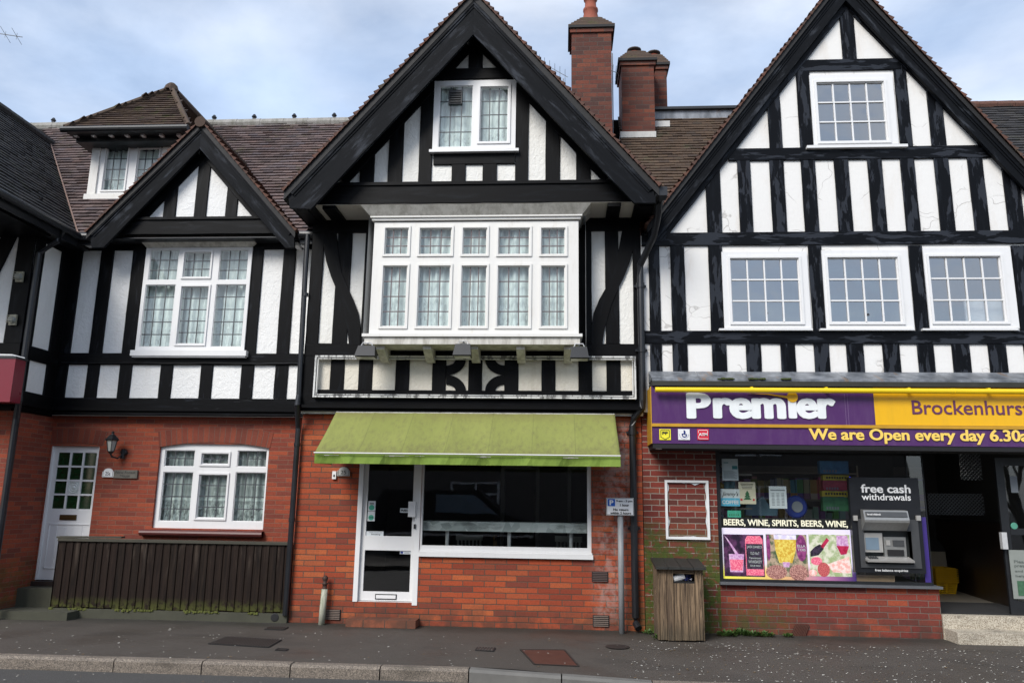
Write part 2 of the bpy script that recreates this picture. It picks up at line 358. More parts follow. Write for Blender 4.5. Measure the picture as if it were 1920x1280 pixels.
def thing(name, label, cat, loc, group=None):
    o = bpy.data.objects.new(name, None); COL.objects.link(o); o.location = loc; o.empty_display_size = .2
    BASE[o.name] = Vector(loc); tag(o, label, cat, group); return o
def copy_tree(o, loc, label=None, parent=None):
    c = o.copy(); COL.objects.link(c)
    if parent is None: c.location = loc
    else: c.parent = parent
    if label: c['label'] = label
    for ch in [q for q in bpy.data.objects if q.parent == o]: copy_tree(ch, None, None, c)
    return c
def clip(poly, a, b, c):   # keep a*x+b*z+c >= 0
    out = []
    for i in range(len(poly)):
        p, q = poly[i], poly[(i+1) % len(poly)]; dp = a*p[0]+b*p[1]+c; dq = a*q[0]+b*q[1]+c
        if dp >= 0: out.append(p)
        if (dp > 0 > dq) or (dp < 0 < dq):
            t = dp/(dp-dq); out.append((p[0]+(q[0]-p[0])*t, p[1]+(q[1]-p[1])*t))
    return out
def wall(mb, poly, holes, Y, reveal=.12, k=0, thick=0):
    xs = sorted({min(p[0] for p in poly), max(p[0] for p in poly), *[h[0] for h in holes], *[h[1] for h in holes]})
    zs = sorted({min(p[1] for p in poly), max(p[1] for p in poly), *[h[2] for h in holes], *[h[3] for h in holes]})
    for x0, x1 in zip(xs, xs[1:]):
        for z0, z1 in zip(zs, zs[1:]):
            mx_, mz = (x0+x1)/2, (z0+z1)/2
            if any(h[0] < mx_ < h[1] and h[2] < mz < h[3] for h in holes): continue
            q = clip(clip(clip(clip(poly, 1, 0, -x0), -1, 0, x1), 0, 1, -z0), 0, -1, z1)
            if len(q) >= 3:
                mb.face([(p[0], Y, p[1]) for p in q], None, k, (0, -1, 0))
                if thick: mb.face([(p[0], Y+thick, p[1]) for p in q], None, k, (0, 1, 0))
    for x0, x1, z0, z1 in holes:
        Y1 = Y+reveal
        mb.face([(x0,Y,z0),(x0,Y1,z0),(x0,Y1,z1),(x0,Y,z1)], None, k, (1,0,0)); mb.face([(x1,Y,z0),(x1,Y1,z0),(x1,Y1,z1),(x1,Y,z1)], None, k, (-1,0,0))
        mb.face([(x0,Y,z0),(x1,Y,z0),(x1,Y1,z0),(x0,Y1,z0)], None, k, (0,0,1)); mb.face([(x0,Y,z1),(x1,Y,z1),(x1,Y1,z1),(x0,Y1,z1)], None, k, (0,0,-1))
# timbers: an uneven hewn plank on a wall plane, from P to Q (x,z), width w
def plank(mb, P, Q, w, Y, proud=.03, jit=.005, k=0, w2=None):
    P, Q = Vector((P[0], 0, P[1])), Vector((Q[0], 0, Q[1])); d = Q-P; Ln = d.length
    if Ln < .02: return
    d.normalize(); s_ = Vector((d.z, 0, -d.x)); n = max(2, int(Ln/.18)); r = random.random()*50; y0 = Y-proud-random.random()*.002
    w2 = w2 or w; off = random.random()*30
    L_, R_ = [], []
    for i in range(n+1):
        c = P+d*(Ln*i/n); ww = (w+(w2-w)*i/n)/2
        L_.append(c-s_*(ww+jit*mnoise.noise(Vector((i*.6, r, 0))))); R_.append(c+s_*(ww+jit*mnoise.noise(Vector((i*.6, r, 9)))))
    V = lambda p, y: Vector((p.x, y, p.z)); bev = min(.006, proud*.3)
    for i in range(n):
        u0, u1 = off+Ln*i/n, off+Ln*(i+1)/n
        a, b, c, e = L_[i], R_[i], R_[i+1], L_[i+1]
        ia, ib, ic, ie = a+s_*bev, b-s_*bev, c-s_*bev, e+s_*bev
        mb.face([V(ia,y0),V(ib,y0),V(ic,y0),V(ie,y0)], [(u0,off),(u0,off+w),(u1,off+w),(u1,off)], k, (0,-1,0))
        mb.face([V(a,y0+bev),V(ia,y0),V(ie,y0),V(e,y0+bev)], [(u0,off-bev),(u0,off),(u1,off),(u1,off-bev)], k, (-s_.x,-1,-s_.z))
        mb.face([V(b,y0+bev),V(ib,y0),V(ic,y0),V(c,y0+bev)], [(u0,off+w+bev),(u0,off+w),(u1,off+w),(u1,off+w+bev)], k, (s_.x,-1,s_.z))
        mb.face([V(a,y0+bev),V(e,y0+bev),V(e,Y),V(a,Y)], [(u0,off),(u1,off),(u1,off+.03),(u0,off+.03)], k, -s_)
        mb.face([V(b,y0+bev),V(c,y0+bev),V(c,Y),V(b,Y)], [(u0,off),(u1,off),(u1,off+.03),(u0,off+.03)], k, s_)
    for e0, e1, o_ in ((L_[0], R_[0], -d), (L_[-1], R_[-1], d)):
        mb.face([V(e0,y0+bev),V(e1,y0+bev),V(e1,Y),V(e0,Y)], [(off,0),(off+.01,w),(off+.03,w),(off+.02,0)], k, o_)
def stud(mb, Z, xl, xr, yt, yb, Y, proud=.026, yr=None, **kw):
    yr = yr if yr is not None else (yt+yb)/2
    a = Z(xl, yr); b = Z(xr, yr); X0, X1 = at(*a, Y).x, at(*b, Y).x
    xm = (a[0]+b[0])/2; z1 = at(xm, Z(0, yt)[1], Y).z; z0 = at(xm, Z(0, yb)[1], Y).z
    plank(mb, ((X0+X1)/2, z0), ((X0+X1)/2, z1), X1-X0, Y, proud, **kw)
def rail(mb, Z, x0, x1, yt, yb, Y, proud=.032, X0=None, X1=None, **kw):
    a = Z(x0, (yt+yb)/2); b = Z(x1, (yt+yb)/2); xm = (a[0]+b[0])/2
    z1 = at(xm, Z(0, yt)[1], Y).z; z0 = at(xm, Z(0, yb)[1], Y).z
    plank(mb, (X0 if X0 is not None else at(*a, Y).x, (z0+z1)/2), (X1 if X1 is not None else at(*b, Y).x, (z0+z1)/2), z1-z0, Y, proud, **kw)
def run(mb, Z, p, q, w, Y, proud=.03, side=0, **kw):      # slanting timber: pixel end points of its lower edge (side=1: the timber lies above it)
    P, Q = at(*Z(*p), Y), at(*Z(*q), Y); d = (Q-P).normalized(); n = Vector((-d.z, 0, d.x))
    if n.z < 0: n = -n
    o = n*(w/2*side); plank(mb, ((P+o).x, (P+o).z), ((Q+o).x, (Q+o).z), w, Y, proud, **kw)
# tiled slope: o = eave corner, u = direction along the eave, s = direction up the slope
def tiles(mb, o, u, s, Lu, Ls, tw=.165, tg=.10, keep=None, k=0, thick=.022, jit=.004, lip=True):
    o, u, s = Vector(o), Vector(u).normalized(), Vector(s).normalized(); n = u.cross(s).normalized()
    if n.z < 0: n = -n
    nu, ns = max(1, int(round(Lu/tw))), max(1, int(round(Ls/tg))); tw = Lu/nu; tg = Ls/ns
    for j in range(ns):
        sh = .5 if j % 2 else 0; wav = random.random()*40
        for i in range(nu+1):
            a0 = max(0, (i-sh)*tw); a1 = min(Lu, (i+1-sh)*tw)
            if a1-a0 < .01: continue
            c = o+u*((a0+a1)/2)+s*((j+.5)*tg)
            if keep and not keep(c): continue
            a1 -= .003 if a1 < Lu else 0
            l = thick+random.uniform(-jit, jit)+.006*mnoise.noise(Vector((i*.13, wav, 0))); dd = random.uniform(-.006, .006); l2 = l+random.uniform(-.003, .003)
            b0 = j*tg+dd; b1 = (j+1)*tg+.012
            A = o+u*a0+s*b0; B = o+u*a1+s*b0; C_ = o+u*a1+s*b1; D_ = o+u*a0+s*b1
            q = [A+n*l, B+n*l2, C_+n*.004, D_+n*.004]; U = i+j*7; V_ = j
            mb.face(q, [(U+.1, V_+.1), (U+.9, V_+.1), (U+.9, V_+.9), (U+.1, V_+.9)], k, n)
            mb.face([A-n*.004, B-n*.004, B+n*l2, A+n*l], [(U+.1, V_+.1), (U+.9, V_+.1), (U+.9, V_+.3), (U+.1, V_+.3)], k, -s)
            for p0, p1, o_, ll in ((A, D_, -u, l), (B, C_, u, l2)):
                mb.face([p0-n*.004, p0+n*ll, p1+n*.004], [(U+.1, V_+.1), (U+.2, V_+.1), (U+.2, V_+.8)], k, o_)
    if lip: mb.face([o-n*.006, o+u*Lu-n*.006, o+u*Lu+s*Ls-n*.006, o+s*Ls-n*.006], [(.5,.5)]*4, k) if not keep else None
# text on a wall plane, fitted into a pixel box
def text(body, box, Y, mat, parent, name='lettering', bold=0.0, shear=0.0, ext=.003, world=None, flip=None):
    X0, X1, z0, z1 = world if world else rect(*box, Y)
    cu = bpy.data.curves.new('t', 'FONT'); cu.body = body; cu.size = 1; cu.offset = min(bold, .012); cu.shear = shear; cu.align_x = 'CENTER'; cu.resolution_u = 4
    ob = bpy.data.objects.new('t', cu); COL.objects.link(ob)
    dg = bpy.context.evaluated_depsgraph_get(); me = bpy.data.meshes.new_from_object(ob.evaluated_get(dg))
    vs = [v.co.copy() for v in me.vertices]; fs = [list(p.vertices) for p in me.polygons]
    bpy.data.objects.remove(ob); bpy.data.curves.remove(cu); bpy.data.meshes.remove(me)
    if not vs: return None
    if bold > .015:       # heavier strokes: shifted copies, each a hair further forward
        e = bold-.006; base_v, base_f = list(vs), list(fs); lay = [0]*len(vs)
        for li, (dx_, dy_) in enumerate(((e,0),(-e,0),(0,e*.55),(0,-e*.55),(e*.7,e*.4),(-e*.7,e*.4),(e*.7,-e*.4),(-e*.7,-e*.4))):
            o0 = len(vs); vs += [Vector((v.x+dx_, v.y+dy_, v.z)) for v in base_v]; fs += [[i+o0 for i in f] for f in base_f]; lay += [li+1]*len(base_v)
    else: lay = [0]*len(vs)
    a0, a1 = min(v.x for v in vs), max(v.x for v in vs); b0, b1 = min(v.y for v in vs), max(v.y for v in vs)
    mb = MB()
    P = [Vector((X0+(v.x-a0)/(a1-a0)*(X1-X0), Y-.00025*l_, z0+(v.y-b0)/(b1-b0)*(z1-z0))) for v, l_ in zip(vs, lay)]
    for f in fs:
        mb.face([P[i] for i in f], [(P[i].x, P[i].z) for i in f], 0, (0, -1, 0))
    cnt = {}
    for f in fs:
        for i in range(len(f)):
            e = (f[i], f[(i+1) % len(f)]); kk = tuple(sorted(e)); cnt[kk] = cnt.get(kk, 0)+1
    for (i, j), c in cnt.items():
        if c == 1: mb.face([P[i], P[j], P[j]+Vector((0, ext, 0)), P[i]+Vector((0, ext, 0))], None, 0)
    if flip: flip(mb)
    return mb.build(name, mat, parent) if parent is not None else mb

# window: outer pixel rectangle, list of panes (x0,y0,x1,y1,nx,ny,sash) in the same zoom pixels
def window(parent, Z, outer, panes, Y, label=None, frame='upvc', lead='lead', bar=.007, glassm='glass', curtain='net', room='pale_room', depth=.06, bars_front=False, cz=None, roomd=1.6):
    o = zrect(Z, *outer, Y); ps = [(zrect(Z, *p[:4], Y), p) for p in panes]
    mb = MB(); wall(mb, [(o[0],o[2]),(o[1],o[2]),(o[1],o[3]),(o[0],o[3])], [q for q, _ in ps], Y, depth)
    for a, b, c, d_, n_ in ((o[0],o[0],o[2],o[3],(-1,0,0)), (o[1],o[1],o[2],o[3],(1,0,0))):
        mb.face([(a,Y,c),(a,Y+depth,c),(a,Y+depth,d_),(a,Y,d_)], None, 0, n_)
    mb.face([(o[0],Y,o[2]),(o[1],Y,o[2]),(o[1],Y+depth,o[2]),(o[0],Y+depth,o[2])], None, 0, (0,0,-1)); mb.face([(o[0],Y,o[3]),(o[1],Y,o[3]),(o[1],Y+depth,o[3]),(o[0],Y+depth,o[3])], None, 0, (0,0,1))
    gm = MB(); lm = MB()
    for (x0, x1, z0, z1), p in ps:
        sash = p[6] if len(p) > 6 else 0
        e = .022
        if sash:      # a raised casement ring with a mitred inner slope
            s_ = sash; yy = Y-.018
            for (a, b, c, d_) in ((x0-s_, x0-.004, z0-s_, z1+s_), (x1+.004, x1+s_, z0-s_, z1+s_)): mb.box(a, b, yy, Y+.001, c, d_, skip='b')
            for (c, d_) in ((z0-s_, z0-.004), (z1+.004, z1+s_)): mb.box(x0-.004, x1+.004, yy, Y+.001, c, d_, skip='b')
        # glazing bead
        for (a, b, c, d_) in ((x0, x0+.010, z0, z1), (x1-.010, x1, z0, z1), (x0+.010, x1-.010, z0, z0+.010), (x0+.010, x1-.010, z1-.010, z1)): mb.box(a, b, Y+.012, Y+.03, c, d_)
        gm.face([(x0,Y+.03,z0),(x1,Y+.03,z0),(x1,Y+.03,z1),(x0,Y+.03,z1)], None, 0, (0,-1,0))
        nx, ny = p[4], p[5]; yb = Y+(.012 if bars_front else .022)
        for i in range(1, nx): xx = x0+(x1-x0)*i/nx; lm.box(xx-bar, xx+bar, yb, Y+.028, z0+.001, z1-.001)
        for j in range(1, ny): zz = z0+(z1-z0)*j/ny; lm.box(x0+.001, x1-.001, yb-.0015, Y+.0265, zz-bar, zz+bar)
    w = mb.build('window', frame, parent, label)
    gm.build('pane', glassm, w)
    if lm.v: lm.build('glazing_bars' if lead == 'upvc' else 'leading', lead, w)
    if curtain:
        cm = MB(); n = int((o[1]-o[0])/.02); prev = None; ph = random.random()*9
        for i in range(n+1):
            xx = o[0]+.02+(o[1]-o[0]-.04)*i/n
            yy = Y+depth+.045+.024*math.sin(xx*58+ph+2.2*math.sin(xx*7))+.016*math.sin(xx*23)
            if prev: cm.face([(prev[0],prev[1],o[2]+.02),(xx,yy,o[2]+.02),(xx,yy,o[3]-.02),(prev[0],prev[1],o[3]-.02)], [(prev[0],0),(xx,0),(xx,1),(prev[0],1)], 0, (0,-1,0))
            prev = (xx, yy)
        cm.build('net_curtain', curtain, w, smooth=True)
    if room:
        rm = MB(); a, b, c, d_ = o[0]-.1, o[1]+.1, o[2]-.15, o[3]+.1; y0, y1 = Y+depth+.005, Y+roomd
        rm.face([(a,y1,c),(b,y1,c),(b,y1,d_),(a,y1,d_)], None, 0, (0,-1,0)); rm.face([(a,y0,c),(b,y0,c),(b,y1,c),(a,y1,c)], None, 0, (0,0,1)); rm.face([(a,y0,d_),(b,y0,d_),(b,y1,d_),(a,y1,d_)], None, 0, (0,0,-1))
        rm.face([(a,y0,c),(a,y1,c),(a,y1,d_),(a,y0,d_)], None, 0, (1,0,0)); rm.face([(b,y0,c),(b,y1,c),(b,y1,d_),(b,y0,d_)], None, 0, (-1,0,0))
        rm.build('room_lining', room, w)
    return w, o
def sill(w, Z, x0, y0, x1, y1, Yf, Yb, mat='upvc', name='sill'):
    a = zrect(Z, x0, y0, x1, y1, Yf); MB().box(a[0], a[1], Yf, Yb, a[2], a[3]).build(name, mat, w); return a
I_ = lambda x, y: (x, y)
#__SETTING__
# ------------------------------------------------------------------ the ground
g = G('asphalt pavement'); p = g.pos()
c = g.mix(g.noise(p, 1.2, 6, .6), (.045, .037, .030), (.074, .063, .053))
c = g.mix(g.ma('MULTIPLY', g.step(g.noise(p, 160, 2), .55, .75), .55), c, (.15, .14, .13))
px_, py_, pz_ = g.xyz(p)
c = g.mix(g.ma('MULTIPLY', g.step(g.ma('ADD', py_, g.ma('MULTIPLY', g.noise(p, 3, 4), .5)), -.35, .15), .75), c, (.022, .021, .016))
c = g.mix(g.ma('MULTIPLY', g.ma('MULTIPLY', g.step(px_, -6.3, -8.2), g.step(g.noise(p, 2.5, 5), .4, .6)), .5), c, (.03, .038, .014))
g.bump(g.ma('ADD', g.noise(p, 150, 3), g.noise(p, 30, 3)), .6, .004)
c = g.mix(g.ma('MULTIPLY', g.step(g.noise(g.map(p, (.35, 1, 1)), 2.2, 3), .55, .62), .28), c, (.028, .025, .022))
M['pave'] = g.fin(c, g.ma('SUBTRACT', .78, g.ma('MULTIPLY', g.step(g.noise(p, .9, 4), .45, .65), .25)), spec=.5)
g = G('asphalt road'); p = g.pos()
c = g.mix(g.noise(p, .8, 6, .6), (.038, .037, .036), (.062, .06, .058))
c = g.mix(g.ma('MULTIPLY', g.step(g.noise(p, 110, 2), .5, .75), .6), c, (.14, .135, .13))
g.bump(g.noise(p, 110, 3), .7, .006); M['road'] = g.fin(c, .75)
def aggregate(name, a, b, d, sc=150, pl=.5):
    g = G(name); p = g.pos(); v = g.n('ShaderNodeTexVoronoi', {'Vector': p, 'Scale': sc}).outputs['Color']
    w = g.xyz(v)[0]; c = g.ramp(w, (0, a), (pl, b), (1, d))
    c = g.mix(g.ma('MULTIPLY', g.step(g.noise(g.map(p, (1, 1, 3)), 2.2, 6, .65), .5, .72), .6), c, (.05, .042, .032))
    g.bump(w, .5, .003); return g.fin(c, .8)
M['kerb'] = aggregate('exposed aggregate kerb', (.075, .062, .054), (.16, .135, .11), (.29, .24, .19), 150)
M['kerb_s'] = simple('smooth concrete kerb', (.14, .135, .125), .8, var=.3, sc=6, bump=.3)
M['terrazzo'] = aggregate('pale terrazzo step', (.20, .16, .115), (.44, .39, .31), (.60, .55, .45), 120)
MB().face([(-400,-400,-.11),(400,-400,-.11),(400,400,-.11),(-400,400,-.11)], None, 0, (0,0,1))
mb = MB(); mb.face([(-400,-400,-.12),(400,-400,-.12),(400,400,-.12),(-400,400,-.12)], None, 0, (0,0,1)); mb.build('road', 'road', kind='structure')
KY = -2.46
def sm(t): t = max(0, min(1, t)); return t*t*(3-2*t)
def drop(x): return -.075*sm((x+.85)/1.7)
def gz(x, y): return drop(x)*sm((-y-1.0)/1.4) + .004*mnoise.noise(Vector((x*1.3, y*1.3, 0)))*sm((-y-.2)/.5)
mb = MB(); nx, ny = 120, 16
for i in range(nx):
    for j in range(ny):
        x0, x1 = -15+30*i/nx, -15+30*(i+1)/nx; y0, y1 = KY+(1.2-KY)*j/ny, KY+(1.2-KY)*(j+1)/ny
        mb.face([(x0,y0,gz(x0,y0)),(x1,y0,gz(x1,y0)),(x1,y1,gz(x1,y1)),(x0,y1,gz(x0,y1))], None, 0, (0,0,1))
mb.build('pavement', 'pave', kind='structure', smooth=True)
mb = MB(); xs = [-15]
for px in (3, 222, 385, 549, 715, 880, 1053, 1223): xs.append(atz(px, 1226+px*.03, 0).x)
while xs[-1] < 15: xs.append(xs[-1]+.92)
xs[0:1] = [xs[1]-.92*k for k in range(9, 0, -1)]
for a, b in zip(xs, xs[1:]):
    k = 1 if -.95 < (a+b)/2 < .8 else 0; a += .006; b -= .006; dz = random.uniform(-.003, .003); dy = random.uniform(-.004, .004)
    za, zb = drop(a)+dz+.003, drop(b)+dz+.003; yf, yb_ = KY-.125+dy, KY; r_ = .025
    P = lambda x, y, z: (x, y, z)
    mb.face([P(a,yb_,za),P(b,yb_,zb),P(b,yf+r_,zb),P(a,yf+r_,za)], None, k, (0,0,1))
    mb.face([P(a,yf+r_,za),P(b,yf+r_,zb),P(b,yf,zb-r_),P(a,yf,za-r_)], None, k, (0,-1,1))
    mb.face([P(a,yf,za-r_),P(b,yf,zb-r_),P(b,yf,-.2),P(a,yf,-.2)], None, k, (0,-1,0))
    for x, z, s_ in ((a, za, -1), (b, zb, 1)): mb.face([P(x,yb_,z),P(x,yf+r_,z),P(x,yf,z-r_),P(x,yf,-.2),P(x,yb_,-.2)], None, k, (s_,0,0))
mb.build('kerb', ['kerb', 'kerb_s'], kind='structure')
# opposite pavement (behind the camera) so the reflections have a street
mb = MB(); mb.box(-40, 40, -13.5, -9.2, -.3, 0.0); mb.build('pavement_opposite', 'pave', kind='structure')

# ------------------------------------------------------------------ helpers for roofs and gables
EAVE_Y, EAVE_Z, TP = 0.0, 5.40, math.tan(R(50))
RIDGE_Y = 2.6
def main_z(y): return EAVE_Z+TP*(y-EAVE_Y)
def on_main(px, py):
    d = ray(px, py); t = (EAVE_Z+TP*(CAM.y-EAVE_Y)-CAM.z)/(d.z-TP*d.y); return CAM+d*t
def gable_roof(parent, A, Lf, Rf, Yf, Yb, tk, keep, thick=.05, slab=.1, name='roof', label=None, mossy=False):
    mb = MB(); sl = MB(); rng = MB()
    for F in (Lf, Rf):
        s_ = Vector((A[0]-F[0], 0, A[1]-F[1])); L_ = s_.length
        tiles(mb, (F[0], Yf, F[1]), (0, 1, 0), s_, Yb-Yf, L_+.02, tw=.165, tg=.1, keep=keep, thick=thick, jit=.008)
        for q, o_ in (([(F[0],Yf+.03,F[1]-.004),(A[0],Yf+.03,A[1]-.004),(A[0],Yb,A[1]-.004),(F[0],Yb,F[1]-.004)], (0,0,1)),
                      ([(F[0],Yf+.03,F[1]-slab),(A[0],Yf+.03,A[1]-slab),(A[0],Yb,A[1]-slab),(F[0],Yb,F[1]-slab)], (0,0,-1)),
                      ([(F[0],Yf+.03,F[1]-slab),(A[0],Yf+.03,A[1]-slab),(A[0],Yf+.03,A[1]-.004),(F[0],Yf+.03,F[1]-.004)], (0,-1,0)),
                      ([(F[0],Yf+.03,F[1]-slab),(F[0],Yb,F[1]-slab),(F[0],Yb,F[1]-.004),(F[0],Yf+.03,F[1]-.004)], (1 if F is Rf else -1,0,0))):
            sl.face(q, None, 0, o_)
    y = Yf-.01
    while y < Yb:
        y2 = min(Yb, y+.31); rng.tube([(A[0], y, A[1]-.02), (A[0], y2-.006, A[1]-.012)], .085, 12); y = y2
    rf = mb.build(name, tk, parent, label); sl.build('roof_boarding', 'black', rf); rng.build('ridge_tile', 'tile_moss', rf, smooth=False); return rf
def slope_uv(A, F):
    d = Vector((A[0]-F[0], A[1]-F[1])).normalized(); r = random.random()*20
    return lambda p: (p[0]*d.x+p[1]*d.y+r, -p[0]*d.y+p[1]*d.x+r)
def barge(parent, pts, Y, d=.05, fillet=.07, label=None):   # pts: outer apex, outer foot, foot bottom.., inner apex (world x,z)
    mb = MB(); f = slope_uv(pts[0], pts[1]); mb.prism(pts, Y, Y+d, uv=f)
    A, F = Vector(pts[0]), Vector(pts[1]); dn = (F-A).normalized(); n_ = Vector((dn.y, -dn.x)); n_ = n_ if n_.y < 0 else -n_
    ax_ = fillet/abs(n_.y)
    mb.prism([tuple(A), tuple(F), tuple(F+n_*fillet), (A.x, A.y-ax_)], Y-.025, Y-.0005, uv=f)
    mb.prism([(A.x, A.y-ax_-.002), tuple(F+n_*(fillet+.002)), tuple(F+n_*(fillet+.028)), (A.x, A.y-ax_-.028/abs(n_.y))], Y-.011, Y-.0005, uv=f)
    return mb.build('bargeboard', 'barge', parent, label)
def W2(Z, p, Y): v = at(*Z(*p), Y); return (v.x, v.z)
def body(mb, x0, x1, yf, z1, yb=6.0, z0=-.1):
    mb.face([(x0,yb,z0),(x1,yb,z0),(x1,yb,z1),(x0,yb,z1)], None, 0, (0,1,0))
    for x, s_ in ((x0, -1), (x1, 1)): mb.face([(x,yf,z0),(x,yb,z0),(x,yb,z1),(x,yf,z1)], None, 0, (s_,0,0))

# ------------------------------------------------------------------ HOUSE A : the left house with the small gable
AX0, AX1, AYG, AYF = -7.49, -3.60, .45, .35
A = thing('terraced_house', 'black and white house with small gable, hipped dormer and white glazed door', 'house', ((AX0+AX1)/2, AYG, 0))
dr = zrect(Z3, 260, 178, 546, 985, AYG); wr = zrect(Z3, 935, 166, 1597, 675, AYG)
mb = MB(); wall(mb, [(AX0,-.1),(AX1,-.1),(AX1,2.9),(AX0,2.9)], [(dr[0]-.01,dr[1]+.01,dr[2]-.08,dr[3]+.0),(wr[0],wr[1],wr[2],wr[3])], AYG, .13)
body(mb, AX0, AX1, AYG, 5.5); mb.build('brick_wall', 'brick_a', A)
def arch(x0, x1, zs, rise, band, Y, parent):        # segmental soldier arch, drawn 4 mm proud, its crown over the opening
    mb = MB(); n = 14; xc, hw = (x0+x1)/2, (x1-x0)/2; Rr = (hw*hw+rise*rise)/(2*rise); cz_ = zs+rise-Rr; a = math.asin(hw/Rr)
    P = [(math.sin(-a+2*a*i/n), math.cos(-a+2*a*i/n)) for i in range(n+1)]
    for i in range(n):
        (s0, c0), (s1, c1) = P[i], P[i+1]; u0, u1 = Rr*(-a+2*a*i/n), Rr*(-a+2*a*(i+1)/n); Ro = Rr+band
        q = [(xc+Rr*s0, Y-.005, cz_+Rr*c0), (xc+Rr*s1, Y-.005, cz_+Rr*c1), (xc+Ro*s1, Y-.005, cz_+Ro*c1), (xc+Ro*s0, Y-.005, cz_+Ro*c0)]
        mb.face(q, [(u0+5,.001),(u1+5,.001),(u1+5,.234),(u0+5,.234)], 0, (0,-1,0))
        mb.face([q[0], q[1], (q[1][0],Y+.12,q[1][2]), (q[0][0],Y+.12,q[0][2])], [(u0,.0),(u1,.0),(u1,.1),(u0,.1)], 0, (0,0,-1))
        # brick spandrel between the springing line and the arch is open: fill above the square opening
    return mb.build('brick_arch', 'soldier', parent)
arch(dr[0]-.14, dr[1]+.06, dr[3]+.005, .045, .21, AYG, A); arch(wr[0]-.01, wr[1]+.01, wr[3]-.055, .075, .23, AYG, A)
mb = MB(); mb.box(wr[0]-.13, wr[1]+.02, AYG-.07, AYG+.1, wr[2]-.105, wr[2]-.02); mb.tube([(wr[0]-.13, AYG-.06, wr[2]-.062), (wr[1]+.02, AYG-.06, wr[2]-.062)], .042, 10)
M['sill_red'] = simple('dark red painted sill', (.09, .022, .02), .45, var=.4, sc=5)
mb.build('window_sill', 'sill_red', A)
# door
D_ = AYG+.05; mb = MB()
dp = zrect(Z3, 331, 218, 562, 555, D_)
fr = .035; mb2 = MB(); wall(mb2, [(dr[0],dr[2]),(dr[1],dr[2]),(dr[1],dr[3]),(dr[0],dr[3])], [dp], D_, .02)
for k in range(1, 3): xx = dp[0]+(dp[1]-dp[0])*k/3; mb2.box(xx-.014, xx+.014, D_-.004, D_+.02, dp[2], dp[3], skip='b')
for k in range(1, 4): zz = dp[2]+(dp[3]-dp[2])*k/4; mb2.box(dp[0], dp[1], D_-.006, D_+.02, zz-.013, zz+.013, skip='b')
lp = zrect(Z3, 278, 645, 530, 915, D_)
for (a, b, c, d_) in ((lp[0], lp[1], lp[3]-.012, lp[3]), (lp[0], lp[1], lp[2], lp[2]+.012), (lp[0], lp[0]+.012, lp[2], lp[3]), (lp[1]-.012, lp[1], lp[2], lp[3])): mb2.box(a, b, D_-.010, D_, c, d_)
for k in range(1, 5): xx = lp[0]+(lp[1]-lp[0])*k/5; mb2.box(xx-.0035, xx+.0035, D_-.004, D_, lp[2]+.012, lp[3]-.012)
mb2.box(dr[0]-.02, dr[0]+.012, D_-.03, D_+.06, dr[2], dr[3]+.01); mb2.box(dr[1]-.012, dr[1]+.012, D_-.03, D_+.06, dr[2], dr[3]+.01)
door = mb2.build('door', 'white', A, 'white door glazed with twelve small panes, one a bullseye')
mb = MB(); mb.face([(dp[0],D_+.015,dp[2]),(dp[1],D_+.015,dp[2]),(dp[1],D_+.015,dp[3]),(dp[0],D_+.015,dp[3])], None, 0, (0,-1,0)); mb.build('pane', 'glass_green', door)
cx_, cw, chh = (dp[0]+dp[1])/2, (dp[1]-dp[0])/3, (dp[3]-dp[2])/4
M['bullseye'] = simple('pale bullseye glass', (.62, .66, .64), .1, var=.1)
mb = MB(); zc = dp[2]+chh*1.5; mb.box(cx_-cw/2+.016, cx_+cw/2-.016, D_+.006, D_+.014, zc-chh/2+.015, zc+chh/2-.015)
mb.lathe((cx_, D_+.005, zc), [(.085, 0), (.075, .012), (.06, .004), (.045, .014), (.03, .006), (.015, .02), (0, .022)], 20, ax='y'); mb.build('bullseye_pane', 'bullseye', door)
M['brass'] = simple('dull brass', (.13, .09, .04), .35, .8)
lb = zrect(Z3, 360, 590, 460, 622, D_); MB().box(lb[0], lb[1], D_-.012, D_, lb[2], lb[3]).box(lb[0]+.02, lb[1]-.02, D_-.018, D_-.012, lb[2]+.015, lb[3]-.015).build('letterbox', 'brass', door)
MB().box(dr[0]-.03, dr[1]+.03, AYG-.04, AYG+.1, dr[2]-.075, dr[2]-.015).build('threshold', simple('dark threshold', (.03, .018, .015), .6), A)
M['step_green'] = simple('algae covered concrete', (.055, .055, .038), .9, var=.35, sc=5, bump=.4)
mb = MB(); mb.box(AX0, dr[1]+.25, AYG-.3, AYG-.001, -.05, dr[2]-.08); mb.box(AX0-.5, dr[1]+.3, AYG-.75, AYG-.302, -.05, .10); mb.build('doorstep', 'step_green', A)
# ground window
window(A, Z3, (935, 166, 1597, 675), [(987,203,1167,302,3,2),(1212,224,1371,287,3,2,.03),(1424,206,1600,304,3,2),(965,334,1147,630,3,4),(1188,351,1355,610,3,4,.03),(1402,336,1586,632,3,4)], AYG+.04, 'three light window with lace curtains under a brick arch', room='dark_room', curtain='net_thin')
